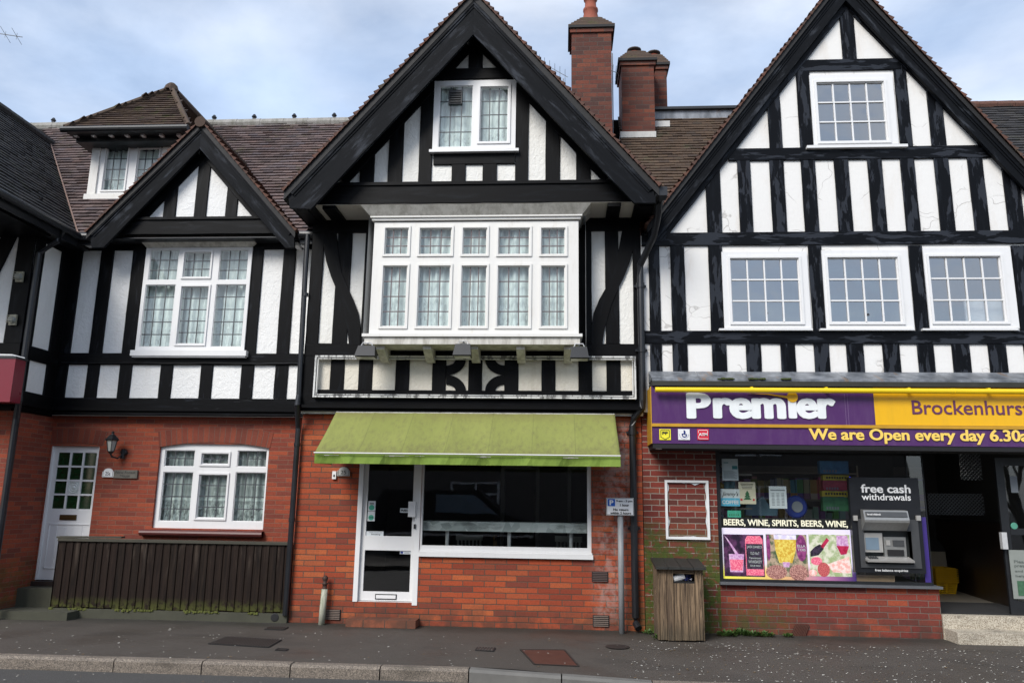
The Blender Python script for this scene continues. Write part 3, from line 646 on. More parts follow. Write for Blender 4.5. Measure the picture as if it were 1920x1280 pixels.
# first floor
ur = zrect(Z2, 845, 205, 1490, 820, AYF-.05)
mb = MB(); wall(mb, [(AX0,2.74),(AX1+.02,2.74),(AX1+.02,5.36),(AX0,5.36)], [(ur[0]+.02,ur[1]-.02,ur[2]+.02,ur[3]-.02)], AYF, .1)
gA = [W2(Z1, (1215,262), -.1), W2(Z1, (540,905), -.1), W2(Z1, (1763,918), -.1)]
gA[0] = ((gA[1][0]+gA[2][0])/2, gA[0][1]); fz = (gA[1][1]+gA[2][1])/2; gA[1] = (gA[1][0], fz); gA[2] = (gA[2][0], fz)
GY = .1; gb = at(380, 437, GY).z
sa = (gA[0][1]-fz)/(gA[0][0]-gA[1][0]); hA = (gA[0][1]-gb-.06)/sa
mb.face([(gA[0][0]-hA,GY,gb),(gA[0][0]+hA,GY,gb),(gA[0][0],GY,gA[0][1]-.06)], None, 0, (0,-1,0))
mb.build('plaster_wall', 'plaster_a', A)
tb = MB(); Y = AYF
plank(tb, (AX0+.09, 2.78), (AX0+.09, 5.36), .20, Y, .024)
pan1 = [(459,576),(653,769)]; 
xa = at(*Z2(459,530), Y).x; plank(tb, ((AX0+.19+xa)/2, 3.5), ((AX0+.19+xa)/2, 5.36), xa-AX0-.19+.01, Y, .021)
stud(tb, Z2, 576, 653, 150, 905, Y); stud(tb, Z2, 769, 846, 150, 905, Y)
stud(tb, Z2, 1490, 1560, 150, 905, Y); stud(tb, Z2, 1683, 1757, 150, 905, Y)
for a, b in ((519,593),(715,787),(960,1034),(1202,1275),(1446,1521),(1649,1727)): stud(tb, Z2, a, b, 880, 1110, Y, .02)
xa = at(*Z2(396,1005), Y).x; plank(tb, ((AX0+.19+xa)/2, 2.9), ((AX0+.19+xa)/2, 3.5), xa-AX0-.19+.01, Y, .022)
plank(tb, (AX1+.0, 2.8), (AX1+.0, 5.36), .09, Y, .02)
rail(tb, Z2, 0, 0, 838, 906, Y, .032, AX0+.001, AX1+.02); rail(tb, Z2, 0, 0, 1103, 1172, Y, .036, AX0+.001, AX1+.02)
rail(tb, Z2, 0, 0, 140, 229, Y, .030, AX0+.001, AX1+.02)
# gable timbers
for a, b, t_ in ((989,1063,600),(1173,1246,420),(1360,1429,590)): stud(tb, Z1, a, b, t_, 850, GY, .022, yr=735)
run(tb, Z1, (885-30,833+31), (1190+40,520-41), .22, GY, .028, 1); run(tb, Z1, (1265-40,520-44), (1522+30,833+31), .22, GY, .0285, 1)
tb.build('timber_frame', 'timber_a', A)
t2 = MB(); tz0, tz1 = at(380, 440, GY-.06).z, at(380, 412, GY-.06).z
plank(t2, (gA[0][0]-1.30, (tz0+tz1)/2), (gA[0][0]+1.30, (tz0+tz1)/2), tz1-tz0, GY-.03, .06); t2.box(gA[0][0]-1.1, gA[0][0]+1.1, GY-.115, GY-.03, tz1-.01, tz1+.03)
t2.build('tie_beam', 'timber_a', A)
# soffit under the gable
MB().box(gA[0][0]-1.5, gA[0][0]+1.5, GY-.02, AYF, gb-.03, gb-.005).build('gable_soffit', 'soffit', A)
ia = W2(Z1, (1215,410), -.1)
barge(A, [gA[0], gA[1], W2(Z1,(550,1005),-.1), W2(Z1,(620,1003),-.1), (gA[0][0], ia[1])], -.1, label=None)
barge(A, [gA[0], gA[2], W2(Z1,(1765,1005),-.1), W2(Z1,(1710,1005),-.1), (gA[0][0]+.001, ia[1])], -.1)
keepg = lambda c: c.z > main_z(c.y)-.05 or c.y < .3
gable_roof(A, (gA[0][0], gA[0][1]+.02), (gA[1][0]-.03, fz-.01), (gA[2][0]+.03, fz-.01), -.16, 1.75, 'tile_verge', keepg, thick=.042)
window(A, Z2, (845, 205, 1490, 820), [(896,218,1068,400,3,3),(1105,235,1262,382,3,3,.03),(1315,218,1486,400,3,3),(854,427,1035,800,3,5),(1076,440,1238,782,3,5,.03),(1281,425,1463,800,3,5)], AYF-.05, 'six light window with leaded grids and net curtains', depth=.1)
w = [o for o in bpy.data.objects if o.name.startswith('window') and o.parent == A][-1]
a = zrect(Z2, 780, 820, 1475, 853, AYF-.12); MB().box(a[0], a[1], AYF-.12, AYF, a[2], a[3]).box(a[0]+.02, a[1]-.02, AYF-.10, AYF, a[2]-.02, a[2]).build('sill', 'upvc', w)
hd = [at(*Z2(820,143), AYF-.2), at(*Z2(1545,137), AYF-.2), at(*Z2(1510,200), AYF-.06), at(*Z2(878,204), AYF-.06)]
mb = MB(); mb.face(hd, None, 0, (0,-1,0)); up = [Vector((hd[0].x,AYF,hd[0].z)), Vector((hd[1].x,AYF,hd[1].z))]
mb.face([hd[0],hd[1],up[1],up[0]], None, 0, (0,0,1)); mb.face([hd[0],hd[3],Vector((hd[3].x,AYF,hd[3].z)),up[0]], None, 0, (-1,0,0)); mb.face([hd[1],hd[2],Vector((hd[2].x,AYF,hd[2].z)),up[1]], None, 0, (1,0,0)); mb.face([hd[3],hd[2],Vector((hd[2].x,AYF,hd[2].z)),Vector((hd[3].x,AYF,hd[3].z))], None, 0, (0,0,-1))
mb.build('window_canopy', 'board_grey', w)
# jetty moulding between brick and timber
mb = MB(); jz = at(320, 778, .3).z
for (dy, a, b) in ((.0, -.005, .10), (-.045, .055, .105), (-.02, .0, .03)): mb.box(AX0+.004, AX1-.03, AYF-.055+dy, AYG, jz+a+.001*dy, jz+b)
mb.build('jetty_moulding', 'timber_a', A)
# main roof of A (X from the corner house to the shop)
A_ = on_main(95, 270); DRX, DRZ = A_.x, A_.z             # where the corner house's ridge meets this roof
dormX = (at(165,300,.75).x, at(322,300,.75).x)
def inA(c):
    g_ = gA[0][1]-sa*abs(c.x-gA[0][0])
    if c.z < g_-.02 and abs(c.x-gA[0][0]) < 1.75: return False
    dz = DRZ-(c.x-DRX)*((DRZ-5.38)/(-7.18-DRX))
    if c.x < -7.18 and c.z < dz-.06: return False
    gbz = 8.5-1.2*abs(c.x+1.235)
    return not (c.z < gbz-.15)
mb = MB(); sv = Vector((0, 1, TP)).normalized()
tiles(mb, (-11.5, EAVE_Y, EAVE_Z), (1,0,0), sv, 11.5-3.4, (RIDGE_Y-EAVE_Y)/sv.y, tw=.165, tg=.1, keep=inA, jit=.006, thick=.032)
rfA = mb.build('roof', 'tile_main', A)
mb = MB(); mb.face([(AX0,EAVE_Y+.15,main_z(EAVE_Y+.15)-.02),(AX1,EAVE_Y+.15,main_z(EAVE_Y+.15)-.02),(AX1,RIDGE_Y,main_z(RIDGE_Y)-.02),(AX0,RIDGE_Y,main_z(RIDGE_Y)-.02)], [(.5,.5)]*4, 0, (0,-1,1))
mb.face([(-11.5,RIDGE_Y+.05,main_z(RIDGE_Y)),(-2.5,RIDGE_Y+.05,main_z(RIDGE_Y)),(-2.5,RIDGE_Y+2.8,5.4),(-11.5,RIDGE_Y+2.8,5.4)], [(.5,.5)]*4, 0, (0,1,1)); mb.build('roof_underlay', 'black', rfA)
mb = MB(); rz = main_z(RIDGE_Y); x = -11.5
while x < -2.6: mb.tube([(x, RIDGE_Y, rz-.02), (x+.445, RIDGE_Y, rz-.015)], .10, 10); x += .45
M['ridge_grey'] = stained('grey ridge tile', (.30, .29, .27), (.12, .12, .09), .4, .7, .7, .8); mb.build('ridge', 'ridge_grey', rfA)
mb = MB(); 
for px in (100, 401, 476, 551, 626): v = at(px, 229, RIDGE_Y); MB().lathe((v.x, RIDGE_Y, rz+.06), [(.0,0),(.04,.0),(.03,.05),(.05,.07),(.02,.12),(0,.13)], 8).build('ridge_clip', 'black_metal', rfA)
# eave gutter of A
mb = MB()
for a, b in ((-7.20, gA[1][0]-.02), (gA[2][0]+.06, AX1+.05)): mb.tube([(a, -.05, 5.35), (b, -.05, 5.345)], .055, 10); mb.box(a, b, 0.0, .05, 5.24, 5.38)
mb.box(AX0, AX1, .05, AYF, 5.345, 5.36)
mb.build('gutter', 'pipe', A)
mb = MB()
for px, py in ((121, 461), (163.5, 458), (557, 461), (571, 461)): v = at(px, py, .2); MB().box(v.x-.035, v.x+.035, .12, .34, v.z-.02, v.z+.03).build('rafter_end', 'white', A)
# dormer with hipped roof
DY = .75; dw = zrect(Z1, 546, 370, 1035, 700, DY)
dm = MB(); mb = MB()
wh = zrect(Z1, 594, 378, 970, 690, DY)
w, o = window(A, Z1, (594, 372, 970, 690), [(628,408,757,661,3,4,.028),(820,410,945,661,3,4,.028)], DY-.0, 'dormer window with two leaded casements', depth=.06, curtain='net')
fm = MB()
for (a, b) in ((dw[0], o[0]), (o[1], dw[1])): fm.box(a, b, DY-.03, DY+.08, dw[2]-.02, dw[3])
fm.box(dw[0], dw[1], DY-.032, DY+.08, o[3]+.002, dw[3]+.02); fm.box(dw[0]-.02, dw[1]+.02, DY-.07, DY+.08, dw[2]-.06, o[2]-.002)
fm.build('window_surround', 'upvc_dirty', w)
for x, s_ in ((dw[0]+.01, -1), (dw[1]-.01, 1)):
    ck = MB(); ck.face([(x,DY,dw[2]-.3),(x,DY,dw[3]+.1),(x,DY+1.6,dw[3]+.1),(x,DY+1.6,dw[2]-.3)], None, 0, (s_,0,0)); ck.build('dormer_cheek', 'tile_dark', A)
eL, eR = at(*Z1(388,285), DY-.42), at(*Z1(1128,292), DY-.42); pk = at(*Z1(942,98), 1.55)
xc = (dw[0]+dw[1])/2; hw = (eR.x-eL.x)/2; exL, exR = eL.x, eR.x; xc = (exL+exR)/2; ez = (eL.z+eR.z)/2
rz_ = pk.z; apf = Vector((xc+.1, DY-.42+hw*1.0, rz_))
dro = MB(); E0, E1 = Vector((exL, DY-.42, ez)), Vector((exR, DY-.42, ez)); s_ = (apf-Vector((xc+.1, DY-.42, ez)))
def inhip(c):
    t = (c.z-ez)/(rz_-ez); return exL+(apf.x-exL)*t-.03 < c.x < exR-(exR-apf.x)*t+.03
tiles(dro, E0, (1,0,0), s_, exR-exL, s_.length, tw=.165, tg=.085, keep=inhip, thick=.028)
for x, sx in ((exL, 1), (exR, -1)):
    s2 = Vector((apf.x-x, 0, rz_-ez)); 
    def inh2(c, x=x): t = (c.z-ez)/(rz_-ez); return c.y > DY-.42+(apf.y-DY+.42)*t-.05
    tiles(dro, (x, DY-.42, ez), (0,1,0), s2, 2.4, s2.length, tw=.165, tg=.085, keep=inh2, thick=.028)
drf = dro.build('dormer_roof', 'tile_moss', A)
mb = MB()
for x in (exL, exR): mb.tube([(x, DY-.42, ez+.03), apf+Vector((0,0,.03))], .045, 8)
mb.tube([apf+Vector((0,0,.02)), apf+Vector((0,1.6,.02))], .07, 8); mb.lathe(apf+Vector((0,0,-.03)), [(.0,0),(.13,.0),(.10,.09),(.05,.14),(0,.15)], 10); mb.build('hip_tile', 'tile_moss', drf)
mb = MB(); mb.box(exL+.03, exR-.03, DY-.40, DY+1.6, ez-.055, ez-.01); mb.box(dw[0]-.15, dw[1]+.15, DY-.24, DY+1.2, ez-.14, ez-.056); mb.box(dw[0]-.06, dw[1]+.06, DY-.1, DY+1.2, dw[3]+.021, ez-.141); mb.tube([(exL-.02, DY-.46, ez-.03), (exR+.02, DY-.46, ez-.03)], .05, 10)
mb.build('dormer_eaves', 'black_metal', drf)
mb = MB()
for zx in (455, 560, 665, 760, 857, 968, 1072): v = at(*Z1(zx, 331), DY-.3); MB().box(v.x-.028, v.x+.028, DY-.32, DY-.05, v.z-.018, v.z+.018).build('rafter_end', 'white', drf)

# ------------------------------------------------------------------ HOUSE D : the corner house at the far left
DYF = -.45
Dh = thing('corner_house', 'dark roofed house projecting at the left edge of the photo', 'house', (-9.5, DYF, 0))
def side(mb): 
    mb.v = [Vector((AX0-p.y, p.x, p.z)) for p in mb.v]; return mb
def atx(x, y, X): d = ray(x, y); return CAM+d*((X-CAM.x)/d.x)
mb = MB(); mb.face([(AX0,DYF+.03,-.1),(AX0,AYG,-.1),(AX0,AYG,2.85),(AX0,DYF+.03,2.85)], None, 0, (1,0,0)); mb.face([(-13,DYF+.03,-.1),(AX0,DYF+.03,-.1),(AX0,DYF+.03,2.85),(-13,DYF+.03,2.85)], None, 0, (0,-1,0)); mb.build('brick_wall', 'brick_a', Dh)
mb = MB(); mb.face([(AX0,DYF,2.75),(AX0,AYF,2.75),(AX0,AYF,5.42),(AX0,DYF,5.42)], None, 0, (1,0,0)); mb.face([(-13,DYF,2.75),(AX0,DYF,2.75),(AX0,DYF,5.55),(DRX,DYF,DRZ-.15),(2*DRX-AX0,DYF,5.55),(-13,DYF,5.5)], None, 0, (0,-1,0)); mb.build('plaster_wall', 'plaster_a', Dh)
mb = MB(); mb.prism([(AX0+.01,5.24),(AX0+.01,5.53),(DRX,DRZ-.16),(2*DRX-AX0,5.53),(2*DRX-AX0,5.24)], DYF-.05, DYF-.001); mb.box(2*DRX-AX0, AX0+.2, -2.3, DYF, 5.2, 5.24); mb.build('gable_boarding', 'timber_b', Dh)
sb = MB()
def PY(x, y): v = atx(*Z2(x, y), AX0); return v.y, v.z
pL, pR = PY(228, 480)[0], PY(330, 520)[0]
lo_, hi_ = PY(240, 812)[1], PY(318, 205)[1]; l2, h2 = PY(200, 1078)[1], PY(225, 893)[1]
plank(sb, ((pR+AYF)/2, 2.75), ((pR+AYF)/2, 5.42), AYF-pR, 0, .024); plank(sb, ((pL+DYF)/2, 2.75), ((pL+DYF)/2, 5.42), pL-DYF, 0, .024)
plank(sb, (DYF, (lo_+h2)/2), (AYF, (lo_+h2)/2), lo_-h2, 0, .03); plank(sb, (DYF, (hi_+5.42)/2), (AYF, (hi_+5.42)/2), 5.42-hi_, 0, .03); plank(sb, (DYF, (l2+2.72)/2), (AYF, (l2+2.72)/2), l2-2.72, 0, .03)
side(sb)
fb = MB(); px1 = at(*Z2(95,300), DYF).x
plank(fb, ((px1+AX0)/2, 2.75), ((px1+AX0)/2, 5.8), AX0-px1, DYF, .024)
plank(fb, (-13, at(*Z2(20,820), DYF).z), (AX0, at(*Z2(20,820), DYF).z), .2, DYF, .03); plank(fb, (-13, 2.86), (AX0, 2.86), .28, DYF, .034)
run(fb, Z2, (-20, 400), (130, 90), .22, DYF, .028, 1); plank(fb, (-13, 5.38), (AX0, 5.38), .26, DYF, .033)
plank(fb, (-9.6, 2.8), (-9.6, 5.6), .2, DYF, .024); plank(fb, (-8.9, 2.8), (-8.9, 5.6), .2, DYF, .024)
fb.v += sb.v; n_ = len(fb.v)-len(sb.v); fb.f += [[i+n_ for i in f] for f in sb.f]; fb.u += sb.u; fb.k += sb.k
fb.build('timber_frame', 'timber_b', Dh)
mb = MB(); 
for dy, a, b in ((.06, -.005, .1), (.11, .05, .105)): mb.box(AX0-.02, AX0+dy, DYF-dy, AYF-.03, jz+a, jz+b); mb.box(-13, AX0-.021, DYF-dy, DYF, jz+a, jz+b)
mb.build('jetty_moulding', 'timber_b', Dh)
sx = Vector((DRX+7.18, 0, DRZ-5.36)); 
mb = MB(); tiles(mb, (-7.18, -2.4, 5.36), (0,1,0), sx, 5.05, sx.length, tw=.165, tg=.1, keep=lambda c: c.z > main_z(c.y)-.03, jit=.004)
mb.face([(-7.18,-2.4,5.36),(DRX,-2.4,DRZ),(DRX,2.2,DRZ),(-7.18,2.2,5.36)], [(.5,.5)]*4, 0, (-1,0,-1)); mb.face([(DRX,-2.4,DRZ),(2*DRX+7.18,-2.4,5.36),(2*DRX+7.18,2.2,5.36),(DRX,2.2,DRZ)], [(.5,.5)]*4, 0, (-1,0,1))
rd = mb.build('roof', 'tile_dark', Dh)
mb = MB(); y = -2.4
while y < A_.y: mb.tube([(DRX, y, DRZ), (DRX, y+.3, DRZ+.004)], .09, 8); y += .305
mb.build('ridge', 'tile_dark', rd)
mb = MB(); mb.tube([A_+Vector((0,-.02,.03)), Vector((-7.18, -.02, 5.41))], .012, 6); mb.build('valley_lead', simple('pinkish valley mortar', (.24, .16, .13), .8), rd)
mb = MB(); mb.tube([(-7.12, -2.4, 5.34), (-7.12, -.05, 5.34)], .05, 10); mb.box(-7.2, -7.17, -2.35, 0, 5.2, 5.36); mb.box(AX0, -7.2, -2.35, AYF, 5.25, 5.27); mb.build('gutter', 'pipe', rd)
mb = MB(); mb.tube([(-7.15,-.4,5.32),(-7.2,-.42,5.15),(-7.41,-.47,4.95),(-7.41,-.47,3.0),(-7.36,-.52,2.85),(-7.40,-.47,2.6),(-7.40,-.47,.1)], .042, 10); mb.build('downpipe', 'pipe', Dh)

# ------------------------------------------------------------------ HOUSE B : the centre shop with the big gable
BX0, BX1, BY, BF = -3.60, 1.06, 0.0, -.08
B = thing('gabled_shop', 'tall gabled black and white shop with green awning and orange brick front', 'shop building', ((BX0+BX1)/2, 0, 0))
bd = zrect(Z6, 357, 268, 686, 1025, BY); bw = zrect(Z6, 692, 268, 1582, 785, BY)
mb = MB(); wall(mb, [(BX0,-.1),(BX1,-.1),(BX1,2.95),(BX0,2.95)], [(bd[0],bd[1],bd[2],bd[3]),(bw[0]+.002,bw[1],bw[2],bd[3])], BY, .14, thick=0)
mb.face([(BX0,BY,-.1),(BX0,AYG,-.1),(BX0,AYG,2.9),(BX0,BY,2.9)], None, 0, (-1,0,0)); body(mb, BX0, BX1, BY+.5, 8.0 if False else 5.5); mb.build('brick_wall', 'brick_b', B)
mb = MB(); q = zrect(Z6, 300, 1118, 665, 1156, -.26); mb.box(q[0], q[1], -.26, -.001, -.05, q[3]); mb.build('doorstep', 'quarry', B)
# upper walls
aw = zrect(Z4, 770, 393, 1176, 735, -.64); GBY = -.6
oA = Vector(W2(Z4, (983,-24), -1.0)); gB = [(-1.222, oA.y), W2(Z4, (50,965), -1.0), W2(Z4, (1865,895), -1.0)]
fzB = (gB[1][1]+gB[2][1])/2; hwB = (gB[2][0]-gB[1][0])/2; gB = [((gB[1][0]+gB[2][0])/2, gB[0][1]), (gB[1][0], fzB), (gB[2][0], fzB)]
sB = (gB[0][1]-fzB)/hwB; sof = at(890, 382, -.7).z
def gzB(x): return gB[0][1]-sB*abs(x-gB[0][0])
tri = lambda dz: [(gB[0][0]-(gB[0][1]-dz-sof)/sB, sof), (gB[0][0]+(gB[0][1]-dz-sof)/sB, sof), (gB[0][0], gB[0][1]-dz)]
mb = MB(); wall(mb, tri(.1), [(aw[0]+.02, aw[1]-.02, aw[2]+.02, aw[3]-.02)], GBY, .12)
bay = zrect(Z5, 430, 78, 1517, 680, -.55)
wall(mb, [(BX0,2.75),(BX1+.02,2.75),(BX1+.02,sof),(BX0,sof)], [(bay[0]+.1,bay[1]-.1,bay[2]+.1,bay[3]-.05)], BF, .1)
mb.face([(BX0,BF,2.75),(BX0,AYF,2.75),(BX0,AYF,sof),(BX0,BF,sof)], None, 0, (-1,0,0))
mb.build('plaster_wall', 'plaster_b', B)
tb = MB(); Y = GBY
for a, b, t_, c in ((412,482,700,910),(553,624,520,910),(705,769,380,910),(860,928,812,910),(1013,1082,812,910),(1176,1239,380,910),(1323,1394,500,910),(1473,1543,660,910),(945,1014,150,345)): stud(tb, Z4, a, b, t_, c, Y, .026)
for (p, q) in (((345,912),(965,248)),((995,248),(1604,897))): run(tb, Z4, p, q, .32, Y, .033, 1)
xa, xb = at(*Z4(760,370), Y).x, at(*Z4(1190,370), Y).x; rail(tb, Z4, 740, 1210, 340, 395, Y, .030); rail(tb, Z4, 772, 1172, 748, 814, Y, .0315)
Y = BF
plank(tb, ((BX0+at(*Z5(176,450), Y).x)/2, 2.8), ((BX0+at(*Z5(176,450), Y).x)/2, sof), at(*Z5(176,450), Y).x-BX0, Y, .030)
stud(tb, Z5, 248, 325, 100, 735, Y, .022); stud(tb, Z5, 395, 470, 100, 735, Y, .024)
stud(tb, Z5, 1655, 1726, 100, 735, Y, .022); stud(tb, Z5, 1500, 1584, 100, 735, Y, .024)
xr = at(*Z5(1800,450), Y).x; plank(tb, ((xr+BX1)/2+.01, 2.8), ((xr+BX1)/2+.01, sof), BX1+.02-xr, Y, .030)
for mir in (0, 1):      # curved braces
    pts = [(222,150),(226,230),(236,300),(256,380),(285,450),(312,520),(335,590),(347,660),(350,745)] if not mir else [(1778,135),(1765,230),(1750,300),(1724,380),(1690,450),(1655,520),(1630,590),(1616,660),(1610,745)]
    P = [Vector(W2(Z5, q_, Y)) for q_ in pts]
    Lp, Rp = [], []
    for i, c in enumerate(P):
        d = (P[min(i+1,len(P)-1)]-P[max(i-1,0)]).normalized(); n_ = Vector((-d.y, d.x)); w_ = .088+.012*math.sin(i*1.3)
        Lp.append(c+n_*w_); Rp.append(c-n_*w_)
    for i in range(len(P)-1):
        y0 = Y-.037; q_ = [(Lp[i].x,y0,Lp[i].y),(Rp[i].x,y0,Rp[i].y),(Rp[i+1].x,y0,Rp[i+1].y),(Lp[i+1].x,y0,Lp[i+1].y)]
        tb.face(q_, [(i*.2,0),(i*.2,.18),(i*.2+.2,.18),(i*.2+.2,0)], 0, (0,-1,0))
        for a_, b_ in ((Lp[i],Lp[i+1]),(Rp[i],Rp[i+1])): tb.face([(a_.x,y0,a_.y),(b_.x,y0,b_.y),(b_.x,Y,b_.y),(a_.x,Y,a_.y)], [(i*.2,0),(i*.2+.2,0),(i*.2+.2,.03),(i*.2,.03)], 0, ((a_-P[i]).x,0,(a_-P[i]).y))
rail(tb, Z5, 0, 0, 95, 162, Y, .040, BX0, BX1+.02); rail(tb, Z5, 0, 0, 735, 800, Y, .034, BX0, BX1+.02); rail(tb, Z5, 0, 0, 975, 1050, Y, .036, BX0, BX1+.02)
for a, b in ((222,295),(370,442),(562,634),(754,826),(942,1014),(1130,1203),(1323,1395),(1515,1587),(1661,1735)): stud(tb, Z5, a, b, 798, 985, Y, .022)
plank(tb, (BX0+.07, 2.9), (BX0+.07, 3.45), .17, Y, .0235)
# the carved X ornament: quarter rings in the two middle panels
for cx0, cx1 in ((826,942),(1014,1130)):
    for sgn in (1, -1):
        zt, zb = 815, 982; zc_ = 898
        xo = cx1 if cx0 < 900 else cx0; xi = cx0 if cx0 < 900 else cx1
        n = 8; o_, i_ = [], []
        for k in range(n+1):
            t = math.pi/2*k/n; cy_ = zt if sgn > 0 else zb
            # ring centred on the outer corner (xi, top/bottom)
            for rr, L_ in ((.36, i_), (1.0, o_)):
                rx = abs(xo-xi)*(.42 if rr < .5 else .88); ry = 84*(.40 if rr < .5 else 1.0)
                L_.append(W2(Z5, (xi+(rx*math.cos(t) if xo > xi else -rx*math.cos(t)), cy_+sgn*ry*math.sin(t)), Y-.02))
        for k in range(n):
            y0 = Y-.024-.001*(sgn > 0); q_ = [(i_[k][0],y0,i_[k][1]),(o_[k][0],y0,o_[k][1]),(o_[k+1][0],y0,o_[k+1][1]),(i_[k+1][0],y0,i_[k+1][1])]
            tb.face(q_, [(k*.05,0),(k*.05,.1),(k*.05+.05,.1),(k*.05+.05,0)], 0, (0,-1,0))
            for a_, b_ in ((q_[1],q_[2]),(q_[3],q_[0])): tb.face([a_, b_, (b_[0],Y,b_[2]), (a_[0],Y,a_[2])], None, 0)
tb.build('timber_frame', 'timber_b', B)
# tinted panels behind the sign rail
mb = MB()
for a, b in ((163,222),(295,370),(442,562),(634,754),(826,942),(1014,1130),(1203,1323),(1395,1515),(1587,1661),(1735,1797)):
    q = zrect(Z5, a-6, 815, b+6, 980, BF); mb.box(q[0], q[1], BF-.006, BF, q[2], q[3])
mb.build('cream_infill', 'plaster_cream', B)
t2 = MB(); z0, z1 = at(890, 381, -.7).z, at(890, 345, -.7).z
plank(t2, (tri(0)[0][0]+.12, (z0+z1)/2), (tri(0)[1][0]-.12, (z0+z1)/2), z1-z0, GBY-.001, .11); t2.box(tri(0)[0][0]+.3, tri(0)[1][0]-.3, GBY-.135, GBY-.02, z1-.015, z1+.03)
t2.build('tie_beam', 'timber_b', B)
# soffit of the overhanging gable with black joists
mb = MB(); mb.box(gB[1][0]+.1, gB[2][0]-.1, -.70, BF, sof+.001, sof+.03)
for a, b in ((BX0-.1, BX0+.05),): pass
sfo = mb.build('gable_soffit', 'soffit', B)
mb = MB()
for zx in (150, 285, 1655, 1810): v = at(*Z4(zx, 1040), -.4); MB().box(v.x-.09, v.x+.09, -.69, BF-.045, sof-.05, sof).build('joist', 'timber_b', sfo)
MB().box(gB[1][0]+.08, BX0+.2, -.70, BF, sof-.04, sof-.001).build('joist', 'timber_b', sfo); MB().box(BX1-.1, gB[2][0]-.08, -.70, BF, sof-.04, sof-.001).build('joist', 'timber_b', sfo)
inn = W2(Z4, (975,170), -1.0)
barge(B, [gB[0], gB[1], W2(Z4,(60,1025),-1.0), W2(Z4,(165,1030),-1.0), (gB[0][0], inn[1])], -1.0, fillet=.1)
barge(B, [gB[0], gB[2], W2(Z4,(1865,1000),-1.0), W2(Z4,(1760,1000),-1.0), (gB[0][0]+.001, inn[1])], -1.0, fillet=.1)
gable_roof(B, (gB[0][0], gB[0][1]+.02), (gB[1][0]-.04, fzB-.02), (gB[2][0]+.04, fzB-.02), -1.06, RIDGE_Y+.1, 'tile_verge', lambda c: c.z > main_z(c.y)-.06 or c.y < 0, thick=.05, slab=.12)
# attic window
w, o = window(B, Z4, (770, 397, 1176, 733), [(797,423,962,725,3,4),(1000,430,1138,698,3,4,.035)], -.64, 'attic window with two leaded lights and a square vent', glassm='glass', curtain='net', depth=.08)
sill(w, Z4, 748, 733, 1190, 746, -.70, -.6)
q = zrect(Z4, 845, 448, 912, 515, -.63); mb = MB(); mb.box(q[0], q[1], -.65, -.60, q[2], q[3])
for k in range(5): mb.box(q[0]+.02, q[1]-.02, -.665, -.65, q[2]+.02+k*.035, q[2]+.035+k*.035)
mb.build('extractor_vent', 'black_plastic', w)
# bay window
BYF = -.55
cols = [(507,627),(688,852),(913,1037),(1099,1260),(1322,1446)]; lows = [(492,617),(678,843),(904,1034),(1094,1258),(1322,1445)]; nxs = [3,3,3,3,3]
panes = [(a,134,b,269,3,3,.032) for a, b in cols]+[(a,331,b,645,3,4,.032) for a, b in lows]
w, o = window(B, Z5, (437, 100, 1516, 682), panes, BYF, 'projecting bay window of ten leaded lights with net curtains', frame='upvc_dirty', lead='lead_brown', depth=.07, roomd=1.8)
mb = MB(); mb.box(o[0], o[1], BYF+.071, BF, o[3]-.01, o[3]+.02)
for x in (o[0], o[1]): mb.box(x-.001 if x == o[0] else x-.05, x+.05 if x == o[0] else x+.001, BYF+.0705, BF, o[2], o[3]-.011)
mb.box(o[0]-.03, o[1]+.03, BYF-.03, BF, o[3]+.021, o[3]+.055); mb.box(o[0]-.05, o[1]+.05, BYF-.055, BF, o[3]+.056, o[3]+.075)
mb.build('bay_cheek', 'upvc_dirty', w)
mb = MB(); zt = sof-.002; zb_ = o[3]+.076
a_ = [(o[0]-.17, -.70, zt), (o[1]+.17, -.70, zt), (o[1]+.05, BYF-.05, zb_), (o[0]-.05, BYF-.05, zb_)]
mb.face(a_, None, 0, (0,-1,-.5)); mb.face([a_[0],a_[3],(o[0]-.05,BF,zb_),(o[0]-.17,BF,zt)], None, 0, (-1,0,0)); mb.face([a_[1],a_[2],(o[1]+.05,BF,zb_),(o[1]+.17,BF,zt)], None, 0, (1,0,0)); mb.build('coved_cornice', 'board_grey', w)
mb = MB(); q = zrect(Z5, 385, 682, 1536, 697, BYF-.06); mb.box(q[0], q[1], BYF-.06, BF, q[2], q[3]); mb.build('sill', 'upvc_dirty', w)
mb = MB(); mb.box(q[0]+.03, q[1]-.03, BYF-.03, BF-.04, q[2]-.10, q[2]-.001)
mb.build('bay_underside', 'board_grey', w)
mb = MB(); bzz = q[2]-.101
for a, b in ((460,522),(703,762),(948,1000),(1190,1240),(1437,1485)):
    x0, x1 = at(*Z5((a+b)/2, 755), -.4).x-.055, at(*Z5((a+b)/2, 755), -.4).x+.055
    mb = MB()
    P = [(-.50, bzz), (BF-.04, bzz), (BF-.04, bzz-.17), (-.20, bzz-.17), (-.42, bzz-.09), (-.50, bzz-.05)]
    mb.face([(x0,y_,z_) for y_,z_ in P], None, 0, (-1,0,0)); mb.face([(x1,y_,z_) for y_,z_ in P], None, 0, (1,0,0))
    for i in range(len(P)): (y_,z_), (y2_,z2_) = P[i], P[(i+1)%len(P)]; mb.face([(x0,y_,z_),(x1,y_,z_),(x1,y2_,z2_),(x0,y2_,z2_)], None, 0, (0,-1,-.5))
    mb.build('bay_bracket', 'board_grey', w)
# jetty moulding
mb = MB(); jb = at(890, 771, -.2).z
for y_, a, b in ((-.15, 0, .07), (-.21, .035, .075), (-.12, .076, .13)): mb.box(BX0-.04, BX1+.0, y_, BY+.0 if a else BY+.001, jb+a, jb+b)
mb.build('jetty_moulding', 'timber_b', B)
